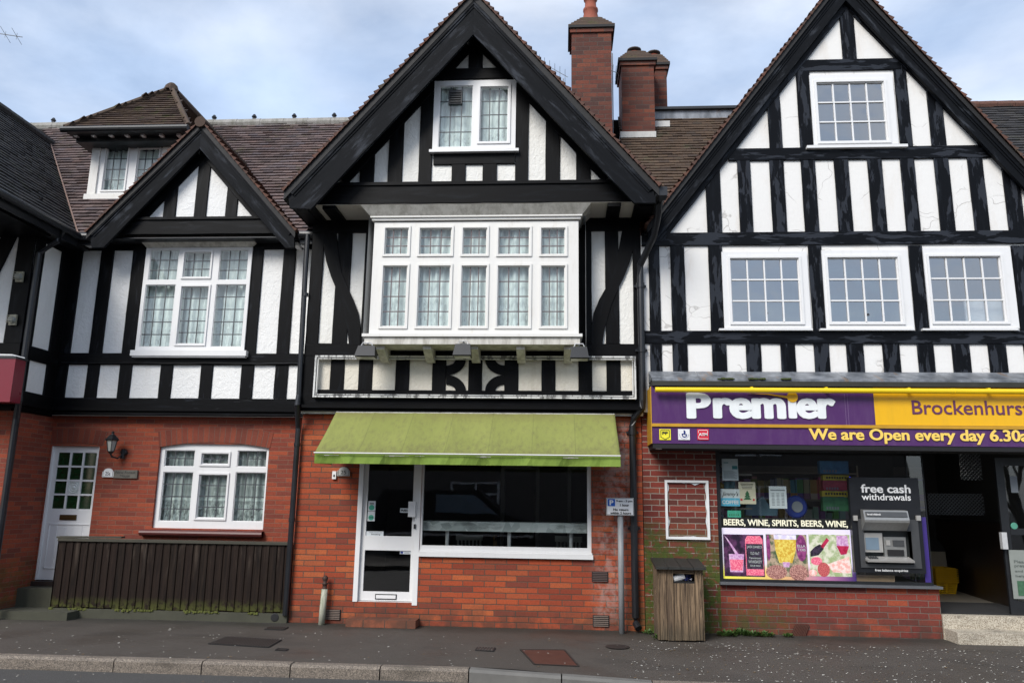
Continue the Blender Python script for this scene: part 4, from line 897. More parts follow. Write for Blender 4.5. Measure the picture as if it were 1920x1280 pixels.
# shop door and window
SY = .04; mb = MB()
up_ = zrect(Z6, 414, 290, 652, 680, SY); lw_ = zrect(Z6, 395, 755, 637, 970, SY)
jl = zrect(Z6, 357, 268, 384, 1025, SY); jr = zrect(Z6, 664, 268, 686, 1030, SY)
mb.box(bd[0], jl[1], SY-.05, SY+.08, bd[2], bd[3]); mb.box(jr[0], bd[1]+.004, SY-.05, SY+.08, bd[2]-.03, bd[3])
db = zrect(Z6, 384, 268, 664, 1018, SY); wall(mb, [(jl[1]+.002,db[2]),(jr[0]-.002,db[2]),(jr[0]-.002,bd[3]),(jl[1]+.002,bd[3])], [up_, lw_], SY, .03)
mb.box(jl[1], jr[0], SY-.02, SY+.06, bd[2], db[2]-.006)
sdoor = mb.build('shop_door', 'upvc', B, 'white framed glass shop door')
mb = MB()
for q in (up_, lw_): mb.face([(q[0],SY+.025,q[2]),(q[1],SY+.025,q[2]),(q[1],SY+.025,q[3]),(q[0],SY+.025,q[3])], None, 0, (0,-1,0))
mb.build('pane', 'glass_shop', sdoor)
q = zrect(Z6, 630, 500, 667, 580, SY-.05); MB().box(q[0], q[1], SY-.09, SY-.045, q[2], q[3]).build('push_plate', 'upvc', sdoor)
q = zrect(Z6, 657, 618, 667, 642, SY-.05); MB().box(q[0], q[1], SY-.07, SY-.05, q[2], q[3]).build('lock', 'black_metal', sdoor)
q = zrect(Z6, 455, 982, 567, 1010, SY); mb = MB(); mb.box(q[0], q[1], SY-.008, SY, q[2], q[3], k=1); mb.box(q[0]+.012, q[1]-.012, SY-.014, SY-.008, q[2]+.012, q[3]-.012); mb.build('letterbox', ['white', 'black_metal'], sdoor)
mb = MB(); gx = zrect(Z6, 706, 300, 1561, 735, SY)
wall(mb, [(bd[1]+.006,bw[2]),(bw[1],bw[2]),(bw[1],bd[3]),(bd[1]+.006,bd[3])], [(gx[0],gx[1],gx[2],gx[3])], SY-.03, .06)
mb.box(bd[1]+.01, bw[1]+.02, SY-.09, SY-.031, bw[2]-.02, bw[2]+.035); mb.box(bd[1]+.01, bw[1]+.01, SY-.06, SY-.031, bw[2]+.036, bw[2]+.06)
sw = mb.build('window', 'upvc', B, 'wide shop window over a brick stall riser')
mb = MB(); mb.face([(gx[0],SY+.01,gx[2]),(gx[1],SY+.01,gx[2]),(gx[1],SY+.01,gx[3]),(gx[0],SY+.01,gx[3])], None, 0, (0,-1,0)); mb.build('pane', 'glass_shop', sw)
# cafe room behind
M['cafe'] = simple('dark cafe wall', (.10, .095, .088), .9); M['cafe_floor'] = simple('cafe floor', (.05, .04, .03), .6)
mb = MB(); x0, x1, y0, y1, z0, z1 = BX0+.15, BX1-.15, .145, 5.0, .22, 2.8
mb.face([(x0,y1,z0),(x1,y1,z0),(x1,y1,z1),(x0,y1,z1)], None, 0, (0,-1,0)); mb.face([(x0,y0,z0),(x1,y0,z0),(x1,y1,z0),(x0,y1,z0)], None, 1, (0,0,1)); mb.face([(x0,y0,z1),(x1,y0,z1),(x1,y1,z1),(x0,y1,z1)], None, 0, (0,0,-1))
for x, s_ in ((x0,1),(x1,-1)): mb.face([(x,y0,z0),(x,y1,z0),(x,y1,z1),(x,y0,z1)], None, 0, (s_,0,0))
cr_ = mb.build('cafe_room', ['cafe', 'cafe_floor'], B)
for xa_, xb_ in ((-1.2, -.45), (.1, .75)):
    mb = MB(); mb.box(xa_, xa_+.07, 4.9, 4.99, .22, 2.3); mb.box(xb_-.07, xb_, 4.9, 4.99, .22, 2.3); mb.box(xa_+.07, xb_-.07, 4.9, 4.99, 2.23, 2.3); mb.box(xa_+.07, xb_-.07, 4.95, 4.99, .22, 2.23, k=1); mb.build('inner_door', ['upvc', 'dark_room'], cr_)
# air bricks
for i, (a, b, c, d_) in enumerate(((1585,865,1670,918),(1590,1092,1675,1152),(190,1062,275,1115))):
    q = zrect(Z6, a, b, c, d_, 0); mb = MB(); mb.box(q[0], q[1], -.012, .0, q[2], q[3], k=1); n = 6
    for k in range(n): zz = q[2]+(q[3]-q[2])*(k+.5)/n; mb.box(q[0]+.01, q[1]-.01, -.022, -.012, zz-.007, zz+.005)
    mb.build('air_brick', [simple('air brick grille', (.16, .12, .10) if i else (.09, .06, .055), .7), 'black'], B)

# ------------------------------------------------------------------ HOUSE C : the right gabled store
CX0, CX1, CY, CF = 1.07, 7.6, 0.0, -.10
Cc = thing('corner_store', 'right hand gabled store with peeling black timbers and purple fascia', 'shop building', ((CX0+CX1)/2, 0, 0))
pxr = at(1345, 950, 0).x; lwx = at(1765, 1150, 0).x; lwz = at(1550, 1094, 0).z; FZ = .29
mb = MB(); mb.box(CX0, pxr, CY, CY+.3, -.1, 2.95, skip='bd')
body(mb, CX0, CX1, CY+.3, 5.5); mb.build('brick_wall', 'brick_c', Cc)
mb = MB(); mb.box(pxr+.001, lwx, CY+.004, CY+.3, -.1, lwz-.03, skip='d'); mb.build('stall_riser', 'brick_low', Cc)
M['slate'] = simple('grey slate sill', (.10, .105, .115), .5, var=.2)
MB().box(pxr-.01, lwx+.02, CY-.07, CY+.32, lwz-.03, lwz+.0).build('window_sill', 'slate', Cc)
# gable
CGY = -.22
L0, L1 = Vector(W2(I_, (1547,0), CGY)), Vector(W2(I_, (1237,397), CGY)); R0, R1 = Vector(W2(I_, (1625,0), CGY)), Vector(W2(I_, (1920,311), CGY))
mL, mR = (L0.y-L1.y)/(L0.x-L1.x), (R0.y-R1.y)/(R0.x-R1.x)
xA = (R0.y-L0.y+mL*L0.x-mR*R0.x)/(mL-mR); zA = L0.y+mL*(xA-L0.x)
xLf = 1.20; zLf = zA+mL*(xLf-xA); xRf = 7.15; zRf = zA+mR*(xRf-xA)
caw = zrect(Z7, 858, 372, 1277, 722, CF-.03)
cws = [((415,138,846,520),(457,172,800,490)), ((920,130,1355,522),(947,168,1298,490)), ((1432,118,1875,520),(1458,163,1816,488))]
ch = [zrect(Z8, *a, CF-.03) for a, _ in cws]; inset = lambda q, e=.02: (q[0]+e, q[1]-e, q[2]+e, q[3]-e)
mb = MB(); zt = at(1500, 440, CF).z
wall(mb, [(CX0+.02,2.8),(CX1,2.8),(CX1,zt),(CX0+.02,zt)], [inset(q) for q in ch], CF, .1)
wall(mb, [(xA-(zA-.12-zt)/mL,zt),(xA-(zA-.12-zt)/mR,zt),(xA,zA-.12)], [inset(caw)], CF, .1)
mb.face([(CX0+.02,CF,2.8),(CX0+.02,.3,2.8),(CX0+.02,.3,5.4),(CX0+.02,CF,5.4)], None, 0, (-1,0,0))
mb.build('plaster_wall', 'plaster_c', Cc)
tb = MB(); Y = CF
for a, b, t_, yr in ((640,705,430,620),(788,857,330,None),(1282,1345,330,None),(1443,1517,380,600)): stud(tb, Z7, a, b, t_, 760, Y, .024, yr=yr or 540)
stud(tb, Z7, 1004, 1075, 20, 310, Y, .024, yr=200)
for a, b, t_ in ((330,403,850),(492,558,805),(654,726,805),(813,885,805),(980,1053,800),(1149,1222,795),(1315,1386,795),(1485,1559,785),(1654,1731,785),(1823,1905,785)): stud(tb, Z7, a, b, t_, 1180, Y, .024, yr=990)
for a, b in ((45,100),(155,226),(347,418),(851,919),(1358,1427),(1876,1945)): stud(tb, Z8, a, b, 110, 545, Y, .024)
for a, b in ((50,110),(163,237),(360,433),(530,605),(703,777),(870,947),(1033,1118),(1213,1300),(1388,1470),(1560,1650),(1742,1833),(1920,2000)): stud(tb, Z8, a, b, 590, 742, Y, .022)
rail(tb, Z7, 800, 1300, 300, 357, Y, .030); rail(tb, Z7, 440, 1760, 738, 800, Y, .031); rail(tb, Z8, 0, 0, 48, 112, Y, .032, CX0+.03, CX1); rail(tb, Z8, 0, 0, 535, 598, Y, .032, CX0+.03, CX1)
for x in (7.0, 7.35): plank(tb, (x, 3.3), (x, 5.2), .17, Y, .024)
run(tb, Z7, (110,1215), (1022,62), .24, Y, .036, 1); run(tb, Z7, (1040,60), (2050,1090), .24, Y, .0365, 1)
tb.build('timber_frame', 'timber_c', Cc)
bw_ = .40
barge(Cc, [(xA,zA),(xLf,zLf),(xLf-.03,zLf-.30),(xLf+.02,zLf-.32),(xA,zA-bw_)], CGY, fillet=.09)
barge(Cc, [(xA,zA),(xRf,zRf),(xRf+.03,zRf-.30),(xRf-.02,zRf-.32),(xA+.001,zA-bw_)], CGY, fillet=.09)
gable_roof(Cc, (xA,zA+.02), (xLf-.03,zLf-.02), (xRf+.03,zRf-.02), -.30, 3.2, 'tile_verge', lambda c: c.z > main_z(c.y)-.06 or c.y < .2, thick=.05, slab=.1)
for (a, pn), lb in zip(cws, ('left grey twelve pane window of the three', 'middle grey twelve pane window of the three', 'right twelve pane window of the three with papers behind the glass')):
    w, o = window(Cc, Z8, a, [(*pn, 4, 3, .035)], CF-.045, lb, lead='upvc', bar=.010, glassm='glass_c', curtain=None, room='pale_room', bars_front=True, depth=.07)
    sill(w, Z8, a[0]-18, 521, a[2]+18, 530, CF-.085, CF-.03)
    if a[0] > 1400:
        mb = MB()
        for b_ in ((1628,384,1722,484),(1728,384,1830,484)): q = zrect(Z8, *b_, CF+.1); mb.box(q[0], q[1], CF+.1, CF+.13, q[2], q[3])
        mb.build('paper_stack', 'white', w)
w, o = window(Cc, Z7, (858,372,1277,722), [(891,412,1228,705,4,3,.04)], CF-.045, 'small twelve pane attic window', lead='upvc', bar=.010, glassm='glass_c', curtain=None, room='pale_room', bars_front=True, depth=.07)
sill(w, Z7, 836, 723, 1340, 736, CF-.09, CF-.02)
# lead flashing sloping onto the fascia top
FY = -.48
za, zb = at(1500, 697, CF-.03).z, at(1500, 711, FY-.02).z; zc = at(1500, 724, FY-.04).z
g = G('stained lead flashing'); p = g.pos(); c = g.mix(g.step(g.noise(g.map(p, (1, 1, .3)), 4, 6, .65), .35, .7), (.11, .12, .135), (.30, .32, .35)); c = g.mix(g.ma('MULTIPLY', g.step(g.noise(g.map(p, (1, .2, .2)), 9, 3), .6, .72), .6), c, (.25, .14, .06)); M['flash'] = g.fin(c, .45, .3)
fx0, fx1 = at(1222, 705, FY).x, 7.6
mb = MB(); x = fx0
while x < fx1:
    x2 = min(fx1, x+.62); mb.face([(x,CF-.03,za),(x2-.004,CF-.03,za),(x2-.004,FY-.02,zb),(x,FY-.02,zb)], None, 0, (0,-1,1)); mb.face([(x,FY-.02,zb),(x2-.004,FY-.02,zb),(x2-.004,FY-.021,zb-.03),(x,FY-.021,zb-.03)], None, 0, (0,-1,0)); x = x2
mb.face([(fx0,CF,za),(fx0,FY-.02,zb),(fx0,CF,zb)], None, 0, (-1,0,0)); mb.build('lead_flashing', 'flash', Cc)
mb = MB(); mb.box(fx0, fx1, FY-.05, CF, zc, zb-.031); mb.build('fascia_capping', simple('mossy dark board', (.025, .026, .022), .8, var=.5), Cc)
mb = MB(); n_ = 260
for _ in range(n_):
    x = random.uniform(at(1330,711,FY).x, at(1480,711,FY).x); s_ = random.uniform(.006, .018)
    if mnoise.noise(Vector((x*5,2,0))) > 0: mb.obox((x, FY-.02+random.uniform(-.03,.03), zb+.002), (s_,0,0), (0,s_,0), (0,0,s_*.6))
M['moss'] = simple('moss', (.05, .065, .012), .95, var=.5, sc=20); mb.build('moss_clump', 'moss', Cc)
# right part of the main roof: between B and C (mossy), and right of C's gable (dark)
mb = MB()
def inR(c):
    if c.z < gzB(c.x)-.15: return False
    zz = zA+(mL*(c.x-xA) if c.x < xA else mR*(c.x-xA)); return not c.z < zz-.15
tiles(mb, (1.0, EAVE_Y, EAVE_Z), (1,0,0), sv, 2.6, (RIDGE_Y-EAVE_Y)/sv.y, keep=inR, jit=.006)
rfB = mb.build('roof', 'tile_r', B)
mb = MB(); mb.face([(1.0,.3,main_z(.3)-.02),(3.2,.3,main_z(.3)-.02),(3.2,RIDGE_Y,main_z(RIDGE_Y)-.02),(1.0,RIDGE_Y,main_z(RIDGE_Y)-.02)], [(.5,.5)]*4, 0, (0,-1,1)); mb.face([(-3,RIDGE_Y+.1,main_z(RIDGE_Y)),(7.6,RIDGE_Y+.1,main_z(RIDGE_Y)),(7.6,RIDGE_Y+2.8,5.4),(-3,RIDGE_Y+2.8,5.4)], [(.5,.5)]*4, 0, (0,1,1)); mb.build('roof_underlay', 'black', rfB)
mb = MB(); rz = main_z(RIDGE_Y); mb.box(1.55, 3.45, RIDGE_Y-.1, RIDGE_Y+.8, rz-.10, rz+.06); mb.box(1.5, 3.5, RIDGE_Y-.16, RIDGE_Y+.85, rz+.061, rz+.11, k=1); mb.build('flat_roof_edge', ['flash', 'black_metal'], rfB)
mb = MB(); tiles(mb, (5.0, EAVE_Y, EAVE_Z), (1,0,0), sv, 5.0, (RIDGE_Y+.15-EAVE_Y)/sv.y, keep=inR, jit=.006)
rfC = mb.build('roof', 'tile_dark', Cc)
mb = MB(); x = 5.6
while x < 10: mb.tube([(x, RIDGE_Y+.15, rz+.17), (x+.3, RIDGE_Y+.15, rz+.175)], .09, 10); x += .305
mb.build('ridge', 'tile_verge', rfC)

# chimneys
def chimney(parent, px0, px1, pyref, Y, zb, zt, dep, pots, cap='tile_moss', label=None, capw=.06):
    x0, x1 = at(px0, pyref, Y).x, at(px1, pyref, Y).x; mb = MB(); mb.box(x0, x1, Y, Y+dep, zb, zt-.12, skip='d'); mb.box(x0-.03, x1+.03, Y-.03, Y+dep+.03, zt-.12, zt-.045); 
    st = mb.build('chimney', 'brick_chim', parent, label)
    mb = MB(); e = capw; mb.box(x0-e, x1+e, Y-e, Y+dep+e, zt-.045, zt, k=1); xc, yc = (x0+x1)/2, Y+dep/2; n = 5; hw, hd = (x1-x0)/2+e, dep/2+e; H = .30
    for i in range(n):
        f = 1-i/n*.62; g_ = 1-(i+1)/n*.62; z0 = zt+H*i/n; z1 = zt+H*(i+1)/n
        ex = (hw*f, hd*f); ex2 = (hw*(g_-.02), hd*(g_-.02))
        A0 = [(xc-ex[0],yc-ex[1],z0+.012),(xc+ex[0],yc-ex[1],z0+.012),(xc+ex[0],yc+ex[1],z0+.012),(xc-ex[0],yc+ex[1],z0+.012)]; A1 = [(xc-ex2[0],yc-ex2[1],z1),(xc+ex2[0],yc-ex2[1],z1),(xc+ex2[0],yc+ex2[1],z1),(xc-ex2[0],yc+ex2[1],z1)]
        B0 = [(a[0],a[1],z0-.012 if i else z0) for a in A0]
        for k in range(4):
            k2 = (k+1)%4; o_ = ((0,-1,.3),(1,0,.3),(0,1,.3),(-1,0,.3))[k]
            mb.face([A0[k],A0[k2],A1[k2],A1[k]], [(k*2+.2,i+.2),(k*2+.8,i+.2),(k*2+.8,i+.8),(k*2+.2,i+.8)], 0, o_); mb.face([B0[k],B0[k2],A0[k2],A0[k]], [(.2,.2),(.8,.2),(.8,.3),(.2,.3)], 0, o_)
    mb.face(A1, [(.5,.5)]*4, 0, (0,0,1)); mb.build('chimney_cap', [cap, 'black'], st)
    for (dx, kind) in pots:
        mb = MB(); c = (xc+dx, yc, zt+H-.03)
        if kind == 'pot': mb.lathe(c, [(.16,0),(.15,.02),(.115,.20),(.13,.22),(.13,.26),(.10,.28),(.095,.42),(.12,.44),(.12,.47),(.09,.48),(.09,.40)], 16)
        else: mb.lathe(c, [(.09,0),(.085,.07),(.095,.08)], 14); mb.lathe(c, [(.0,.10),(.06,.09),(.125,.11),(.13,.13),(.06,.155),(.0,.16)], 16, k=1)
        mb.build('chimney_pot', [simple('terracotta pot', (.26, .07, .04), .8, var=.25), simple('pot cowl', (.055, .04, .035), .7)], st, smooth=True)
    return st
ct = at(1108, 50, 1.3).z
chimney(B, 1072, 1146, 60, 1.3, 5.6, ct, .62, [(0, 'pot')], label='tall brick chimney with a terracotta pot')
b2 = on_main(1195, 258); t2_ = at(1195, 112, b2.y).z
c2 = chimney(B, 1166, 1227, 180, b2.y, b2.z-.6, t2_, .7, [(-.02, 'cowl')], label='front mossy capped chimney of the pair')
b3 = on_main(1238, 238); t3_ = at(1238, 131, b3.y+.45).z
chimney(B, 1222, 1251, 180, b3.y+.25, b3.z-.6, t3_, .6, [(-.05, 'cowl')], label='rear chimney of the pair, half hidden')
mb = MB()
for (a, b, yy, ps) in ((1163, 1230, 252, b2), (1225, 1256, 240, b3)):
    x0, x1 = at(a, yy, ps.y-.03).x, at(b, yy, ps.y-.03).x; mb.box(x0, x1, ps.y-.05, ps.y+.2, ps.z-.02, ps.z+.09)
mb.build('chimney_flashing', stained('pale lead flashing', (.5, .5, .48), (.2, .2, .18)), c2)
# ------------------------------------------------------------------ rainwater pipes of the shop and the store
mb = MB(); mb.tube([(at(577,440,-.14).x,-.14,at(577,440,-.14).z), (at(573,500,-.14).x,-.14,at(573,500,-.14).z), (at(563,740,-.14).x-.02,-.14,at(563,740,-.14).z), (at(559,770,-.25).x-.02,-.25,2.85), (at(556,850,-.06).x,-.06,2.55), (at(556,850,-.06).x,-.06,.1)], .038, 10)
for z in (1.3, 2.3, 4.4): mb.tube([(at(556,850,-.06).x if z < 2.6 else at(569,600,-.14).x, -.06 if z < 2.6 else -.14, z), (at(556,850,-.06).x if z < 2.6 else at(569,600,-.14).x, -.06 if z < 2.6 else -.14, z+.05)], .046, 10)
mb.build('downpipe', 'pipe', B, 'thin black downpipe left of the shop front')
mb = MB(); gx_, gz_ = gB[2][0]+.05, fzB-.06
mb.box(gx_-.07, gx_+.1, -1.0, -.82, gz_-.06, gz_+.06); mb.tube([(gx_+.04, -.95, gz_), (gx_+.04, .2, gz_-.01)], .06, 10)
xp = at(1202, 600, -.17).x; xq = at(1189, 1000, -.07).x; zq = at(1195, 775, -.1).z
mb.tube([(gx_+.03,-.7,gz_-.04), (gx_+.02,-.6,gz_-.2), (gx_-.02,-.45,gz_-.42), (xp,-.19,gz_-.75), (xp,-.17,gz_-.9), (xp,-.17,2.95), (xp-.01,-.17,2.85), (xq+.02,-.09,2.72), (xq,-.07,2.62), (xq,-.07,.18), (xq,-.09,.12), (xq+.03,-.16,.06)], .046, 12)
for z in (1.25, 2.5, 3.6, 4.5): X_, Y_ = (xq, -.07) if z < 2.6 else (xp, -.17); mb.tube([(X_,Y_,z), (X_,Y_,z+.07)], .056, 12); mb.box(X_-.08, X_+.08, Y_+.02, Y_+.06, z+.02, z+.05)
mb.build('downpipe', 'pipe', B, 'stout black downpipe between the shop and the store')

# ------------------------------------------------------------------ awning
g = G('dirty green awning canvas'); p = g.pos(); x, y, z = g.xyz(p)
c = g.mix(g.noise(p, 1.4, 4), (.20, .225, .060), (.265, .285, .085))
st = g.step(g.ma('ADD', g.noise(g.map(p, (5, 2, 2)), 3.2, 9, .8), g.ma('MULTIPLY', g.step(z, 2.45, 2.12), .14)), .42, .80)
c = g.mix(g.ma('MULTIPLY', st, .75), c, (.135, .125, .06))
c = g.mix(g.ma('MULTIPLY', g.step(g.noise(p, 40, 5, .7), .5, .7), .25), c, (.2, .21, .08))
c = g.mix(g.ma('MULTIPLY', g.ma('MULTIPLY', g.step(z, 2.60, 2.76), g.step(g.noise(g.map(p, (2, 2, 2)), 1.2, 4), .3, .6)), .45), c, (.17, .14, .06))
ux = g.xyz(g.uv())[0]; sm_ = g.ma('ABSOLUTE', g.ma('SUBTRACT', g.ma('FRACT', g.ma('MULTIPLY', ux, 7.0)), .5)); c = g.mix(g.ma('MULTIPLY', g.step(sm_, .487, .497), .45), c, (.12, .13, .05))
g.bump(g.noise(g.map(p, (40, 40, 40)), 4.0, 2), .15, .002); M['canvas'] = g.fin(c, .8, spec=.2)
g = G('green valance canvas'); p = g.pos(); c = g.mix(g.noise(p, 3, 5), (.13, .21, .035), (.21, .29, .055)); c = g.mix(g.ma('MULTIPLY', g.step(g.noise(g.map(p, (5, 5, 2)), 2, 5), .5, .7), .5), c, (.10, .16, .03)); M['valance'] = g.fin(c, .8, spec=.2)
T0, T1 = at(*Z6(250,36), -.16), at(*Z6(1705,48), -.16); F0, F1 = at(*Z6(140,246), -.95), at(*Z6(1734,260), -.95); V0, V1 = at(*Z6(138,303), -.95), at(*Z6(1736,317), -.95)
zt = (T0.z+T1.z)/2; zf_ = (F0.z+F1.z)/2; zv = (V0.z+V1.z)/2; xa, xb = min(T0.x,F0.x), max(T1.x,F1.x)
AW = thing('awning', 'faded lime green canvas awning over the shop window', 'awning', ((xa+xb)/2, -.5, zv))
mb = MB(); nx, ny = 84, 8
def aw(i, j):
    u, v = i/nx, j/ny; s_ = abs(math.sin(u*math.pi*7)); sag = -.034*math.sin(v*math.pi)*(.35+s_)-.026*(mnoise.noise(Vector((u*9, v*2, 1))))*math.sin(v*math.pi)-.0*(1-s_)
    x0 = T0.x+(F0.x-T0.x)*v; x1 = T1.x+(F1.x-T1.x)*v
    return Vector((x0+(x1-x0)*u, -.16-.79*v, zt+(zf_-zt)*v+sag+.004*(abs(u*7-round(u*7)) < .03)))
for i in range(nx):
    for j in range(ny): mb.face([aw(i,j+1),aw(i+1,j+1),aw(i+1,j),aw(i,j)], [(i/nx,0),((i+1)/nx,0),((i+1)/nx,1),(i/nx,1)], 0, (0,-1,1))
for i_, s_ in ((0,-1),(nx,1)):
    for j in range(ny): a, b = aw(i_,j), aw(i_,j+1); mb.face([a,b,(b.x,b.y,zf_-.0),(a.x,a.y,zf_-.0)] if j < ny-1 else [a,b,(a.x,a.y,zf_)], None, 0, (s_,0,0))
mb.build('canvas', 'canvas', AW, smooth=True)
mb = MB()
for i in range(60):
    a, b = F0.x+(F1.x-F0.x)*i/60, F0.x+(F1.x-F0.x)*(i+1)/60; w_ = lambda x: .022*math.sin(x*6+1)+.012*math.sin(x*17)+.008*math.sin(x*31)
    mb.face([(a,-.952+w_(a),zv),(b,-.952+w_(b),zv),(b,-.953,zf_-.012),(a,-.953,zf_-.012)], None, 0, (0,-1,0)); mb.face([(a,-.949+w_(a),zv),(b,-.949+w_(b),zv),(b,-.95,zf_-.012),(a,-.95,zf_-.012)], None, 0, (0,1,0))
for x in (F0.x, F1.x): mb.face([(x,-.95,zv),(x,-.2,zv+.02),(x,-.2,zf_),(x,-.95,zf_)], None, 0, (-1 if x == F0.x else 1,0,0))
mb.build('valance', 'valance', AW, smooth=False)
MB().tube([(F0.x,-.992,zf_-.004),(F1.x,-.992,zf_-.004)], .008, 6).build('white_piping', 'white', AW)
mb = MB(); mb.tube([(F0.x,-.935,zf_-.03),(F1.x,-.935,zf_-.03)], .016, 8)
for x in (F0.x+.05, F1.x-.05): mb.tube([(x,-.935,zf_-.03),(x,-.10,zt-.25)], .014, 8)
mb.tube([(T0.x,-.14,zt+.0),(T1.x,-.14,zt+.0)], .02, 8); mb.build('awning_frame', 'board_grey', AW)

# ------------------------------------------------------------------ empty sign frame and floodlights
fo = zrect(Z5, 138, 800, 1815, 1020, -.16)
SF = thing('sign_frame', 'long empty aluminium sign frame across the timbered band', 'sign frame', ((fo[0]+fo[1])/2, -.16, fo[2]))
mb = MB(); t = .022
for k, (d, yy) in enumerate(((0, -.19), (.035, -.175))):
    a, b, c, e = fo[0]+d, fo[1]-d, fo[2]+d, fo[3]-d
    mb.box(a, b, yy, BF-.04, c, c+t*(1-k*.45)); mb.box(a, b, yy, BF-.04, e-t*(1-k*.45), e); mb.box(a, a+t*(1-k*.45), yy, BF-.04, c+t, e-t); mb.box(b-t*(1-k*.45), b, yy, BF-.04, c+t, e-t)
M['chip'] = stained('chipped white frame', (.66, .66, .64), (.06, .06, .06), .5, .58, .85)
mb.build('frame', 'chip', SF)
for i, ((a, b, c, d_), lb) in enumerate((((352,742,458,808), 'black floodlight over the left of the empty sign frame'), ((862,733,957,804), 'black floodlight over the middle of the empty sign frame'), ((1471,748,1569,818), 'black floodlight over the right of the empty sign frame'))):
    q = zrect(Z5, a, b, c, d_, -.66); xc = (q[0]+q[1])/2
    T = thing('floodlight', lb, 'floodlight', (xc, -.66, q[2]), 'floodlights over the empty sign frame')
    mb = MB(); f0, f1 = q[2], q[3]; hw = (q[1]-q[0])/2
    P = lambda u, v, w: Vector((xc+u, -.66+v, w))
    fr_ = [P(-hw,-.05,f0+.02),P(hw,-.05,f0+.02),P(hw*.82,.03,f1),P(-hw*.82,.03,f1)]; bk = [P(-hw,.10,f0),P(hw,.10,f0),P(hw*.8,.12,f1-.02),P(-hw*.8,.12,f1-.02)]
    mb.face(fr_, None, 0, (0,-1,0)); mb.face(bk, None, 0, (0,1,0))
    for k in range(4): k2 = (k+1)%4; mb.face([fr_[k],fr_[k2],bk[k2],bk[k]], None, 0, (fr_[k]+fr_[k2])/2-P(0,.05,(f0+f1)/2))
    mb.build('housing', 'black_plastic', T)
    mb = MB(); mb.face([P(-hw*.9,-.02,f0+.008),P(hw*.9,-.02,f0+.008),P(hw*.9,.09,f0-.004),P(-hw*.9,.09,f0-.004)], None, 0, (0,0,-1)); mb.build('lens', 'silver', T)
    mb = MB(); mb.tube([P(-hw*.6,.05,f1-.01),P(-hw*.4,.05,f1+.04),P(hw*.4,.05,f1+.04),P(hw*.6,.05,f1-.01)], .008, 6); mb.tube([P(0,.05,f1+.04),P(0,.54,f1-.06)], .012, 6); mb.build('bracket', 'silver', T)

# ------------------------------------------------------------------ store fascia sign
M['purple'] = stained('purple sign panel', (.075, .022, .115), (.13, .07, .16), .4, .8, .5, .35)
M['yellow'] = stained('yellow sign panel', (.80, .44, .008), (.60, .34, .02), .45, .8, .35, .35)
M['tubeyel'] = simple('bright yellow tube', (.82, .58, .015), .3, var=.06, sc=3)
M['gold'] = simple('gold trim', (.50, .27, .02), .4, var=.2)
M['purple_dk'] = simple('purple lettering', (.12, .03, .09), .5, var=.05)
M['pale_yellow'] = simple('pale yellow lettering', (.85, .60, .12), .5, var=.04)
M['sign_white'] = stained('white sign lettering', (.80, .83, .84), (.60, .66, .68), .4, .8, .5, .4)
SX0, SX1 = at(1222, 780, FY).x, 7.6
zS = [at(1550, y, FY).z for y in (733, 796, 802, 834)]
SG = thing('shop_sign', 'long purple and yellow fascia sign over the store window and doorway', 'sign', ((SX0+SX1)/2, FY, zS[3]))
mb = MB(); mb.box(SX0, SX1, FY, CY-.001, zS[1], zc-.002); mb.build('upper_panel', 'purple', SG)
mb = MB(); ang = .0; yl0, yl1 = at(1636, 738, FY-.004).x, at(1642, 796, FY-.004).x
mb.face([(yl1,FY-.004,zS[1]+.003),(SX1,FY-.004,zS[1]+.003),(SX1,FY-.004,zc-.004),(yl1,FY-.004,zc-.004)], None, 0, (0,-1,0)); mb.build('yellow_panel', 'yellow', SG)
mb = MB(); mb.box(SX0, SX1, FY-.018, CY-.001, zS[2], zS[1]-.001); mb.box(SX0-.012, SX0-.001, FY-.006, CY-.001, zS[3], zc-.01); mb.build('gold_trim', 'gold', SG)
mb = MB(); mb.box(SX0, SX1, FY+.002, CY-.001, zS[3], zS[2]-.001); mb.build('lower_panel', 'purple', SG)
mb = MB(); mb.box(SX0+.01, SX1, FY+.01, CY-.002, zS[3]-.06, zS[3]-.001); mb.build('black_underside', 'black', SG)
mb = MB(); 
for px in (1585, 1590): x = at(px, 765, FY).x; mb.box(x-.002, x+.002, FY-.003, FY, zS[1], zc-.003)
mb.build('panel_joint', simple('panel joint line', (.2, .13, .25), .5), SG)
ty = zS[0]+.02; tY = FY-.10; tz = at(1550, 732, tY).z
mb = MB(); mb.tube([(SX0+.04,tY,tz),(SX1,tY,tz)], .033, 14); x = at(1787, 731, tY).x; mb.tube([(x-.02,tY,tz),(x-.012,tY,tz)], .037, 14); mb.tube([(x+.012,tY,tz),(x+.02,tY,tz)], .037, 14)
for px in (1410, 1550, 1705, 1855): x = at(px, 729, tY).x; mb.box(x-.015, x+.015, tY, FY+.1, tz+.025, tz+.045)
mb.build('light_tube_housing', 'tubeyel', SG, smooth=False)
LY = FY-.012
q = lambda a, b, c, d_: (*Z8(a, b), *Z8(c, d_))
text('P', q(232,843,356,972), LY, 'sign_white', SG, bold=.05, ext=.01)
text('rem', q(365,868,730,974), LY, 'sign_white', SG, bold=.05, ext=.01)
text('\u0131er', q(742,870,980,974), LY, 'sign_white', SG, bold=.05, ext=.01)
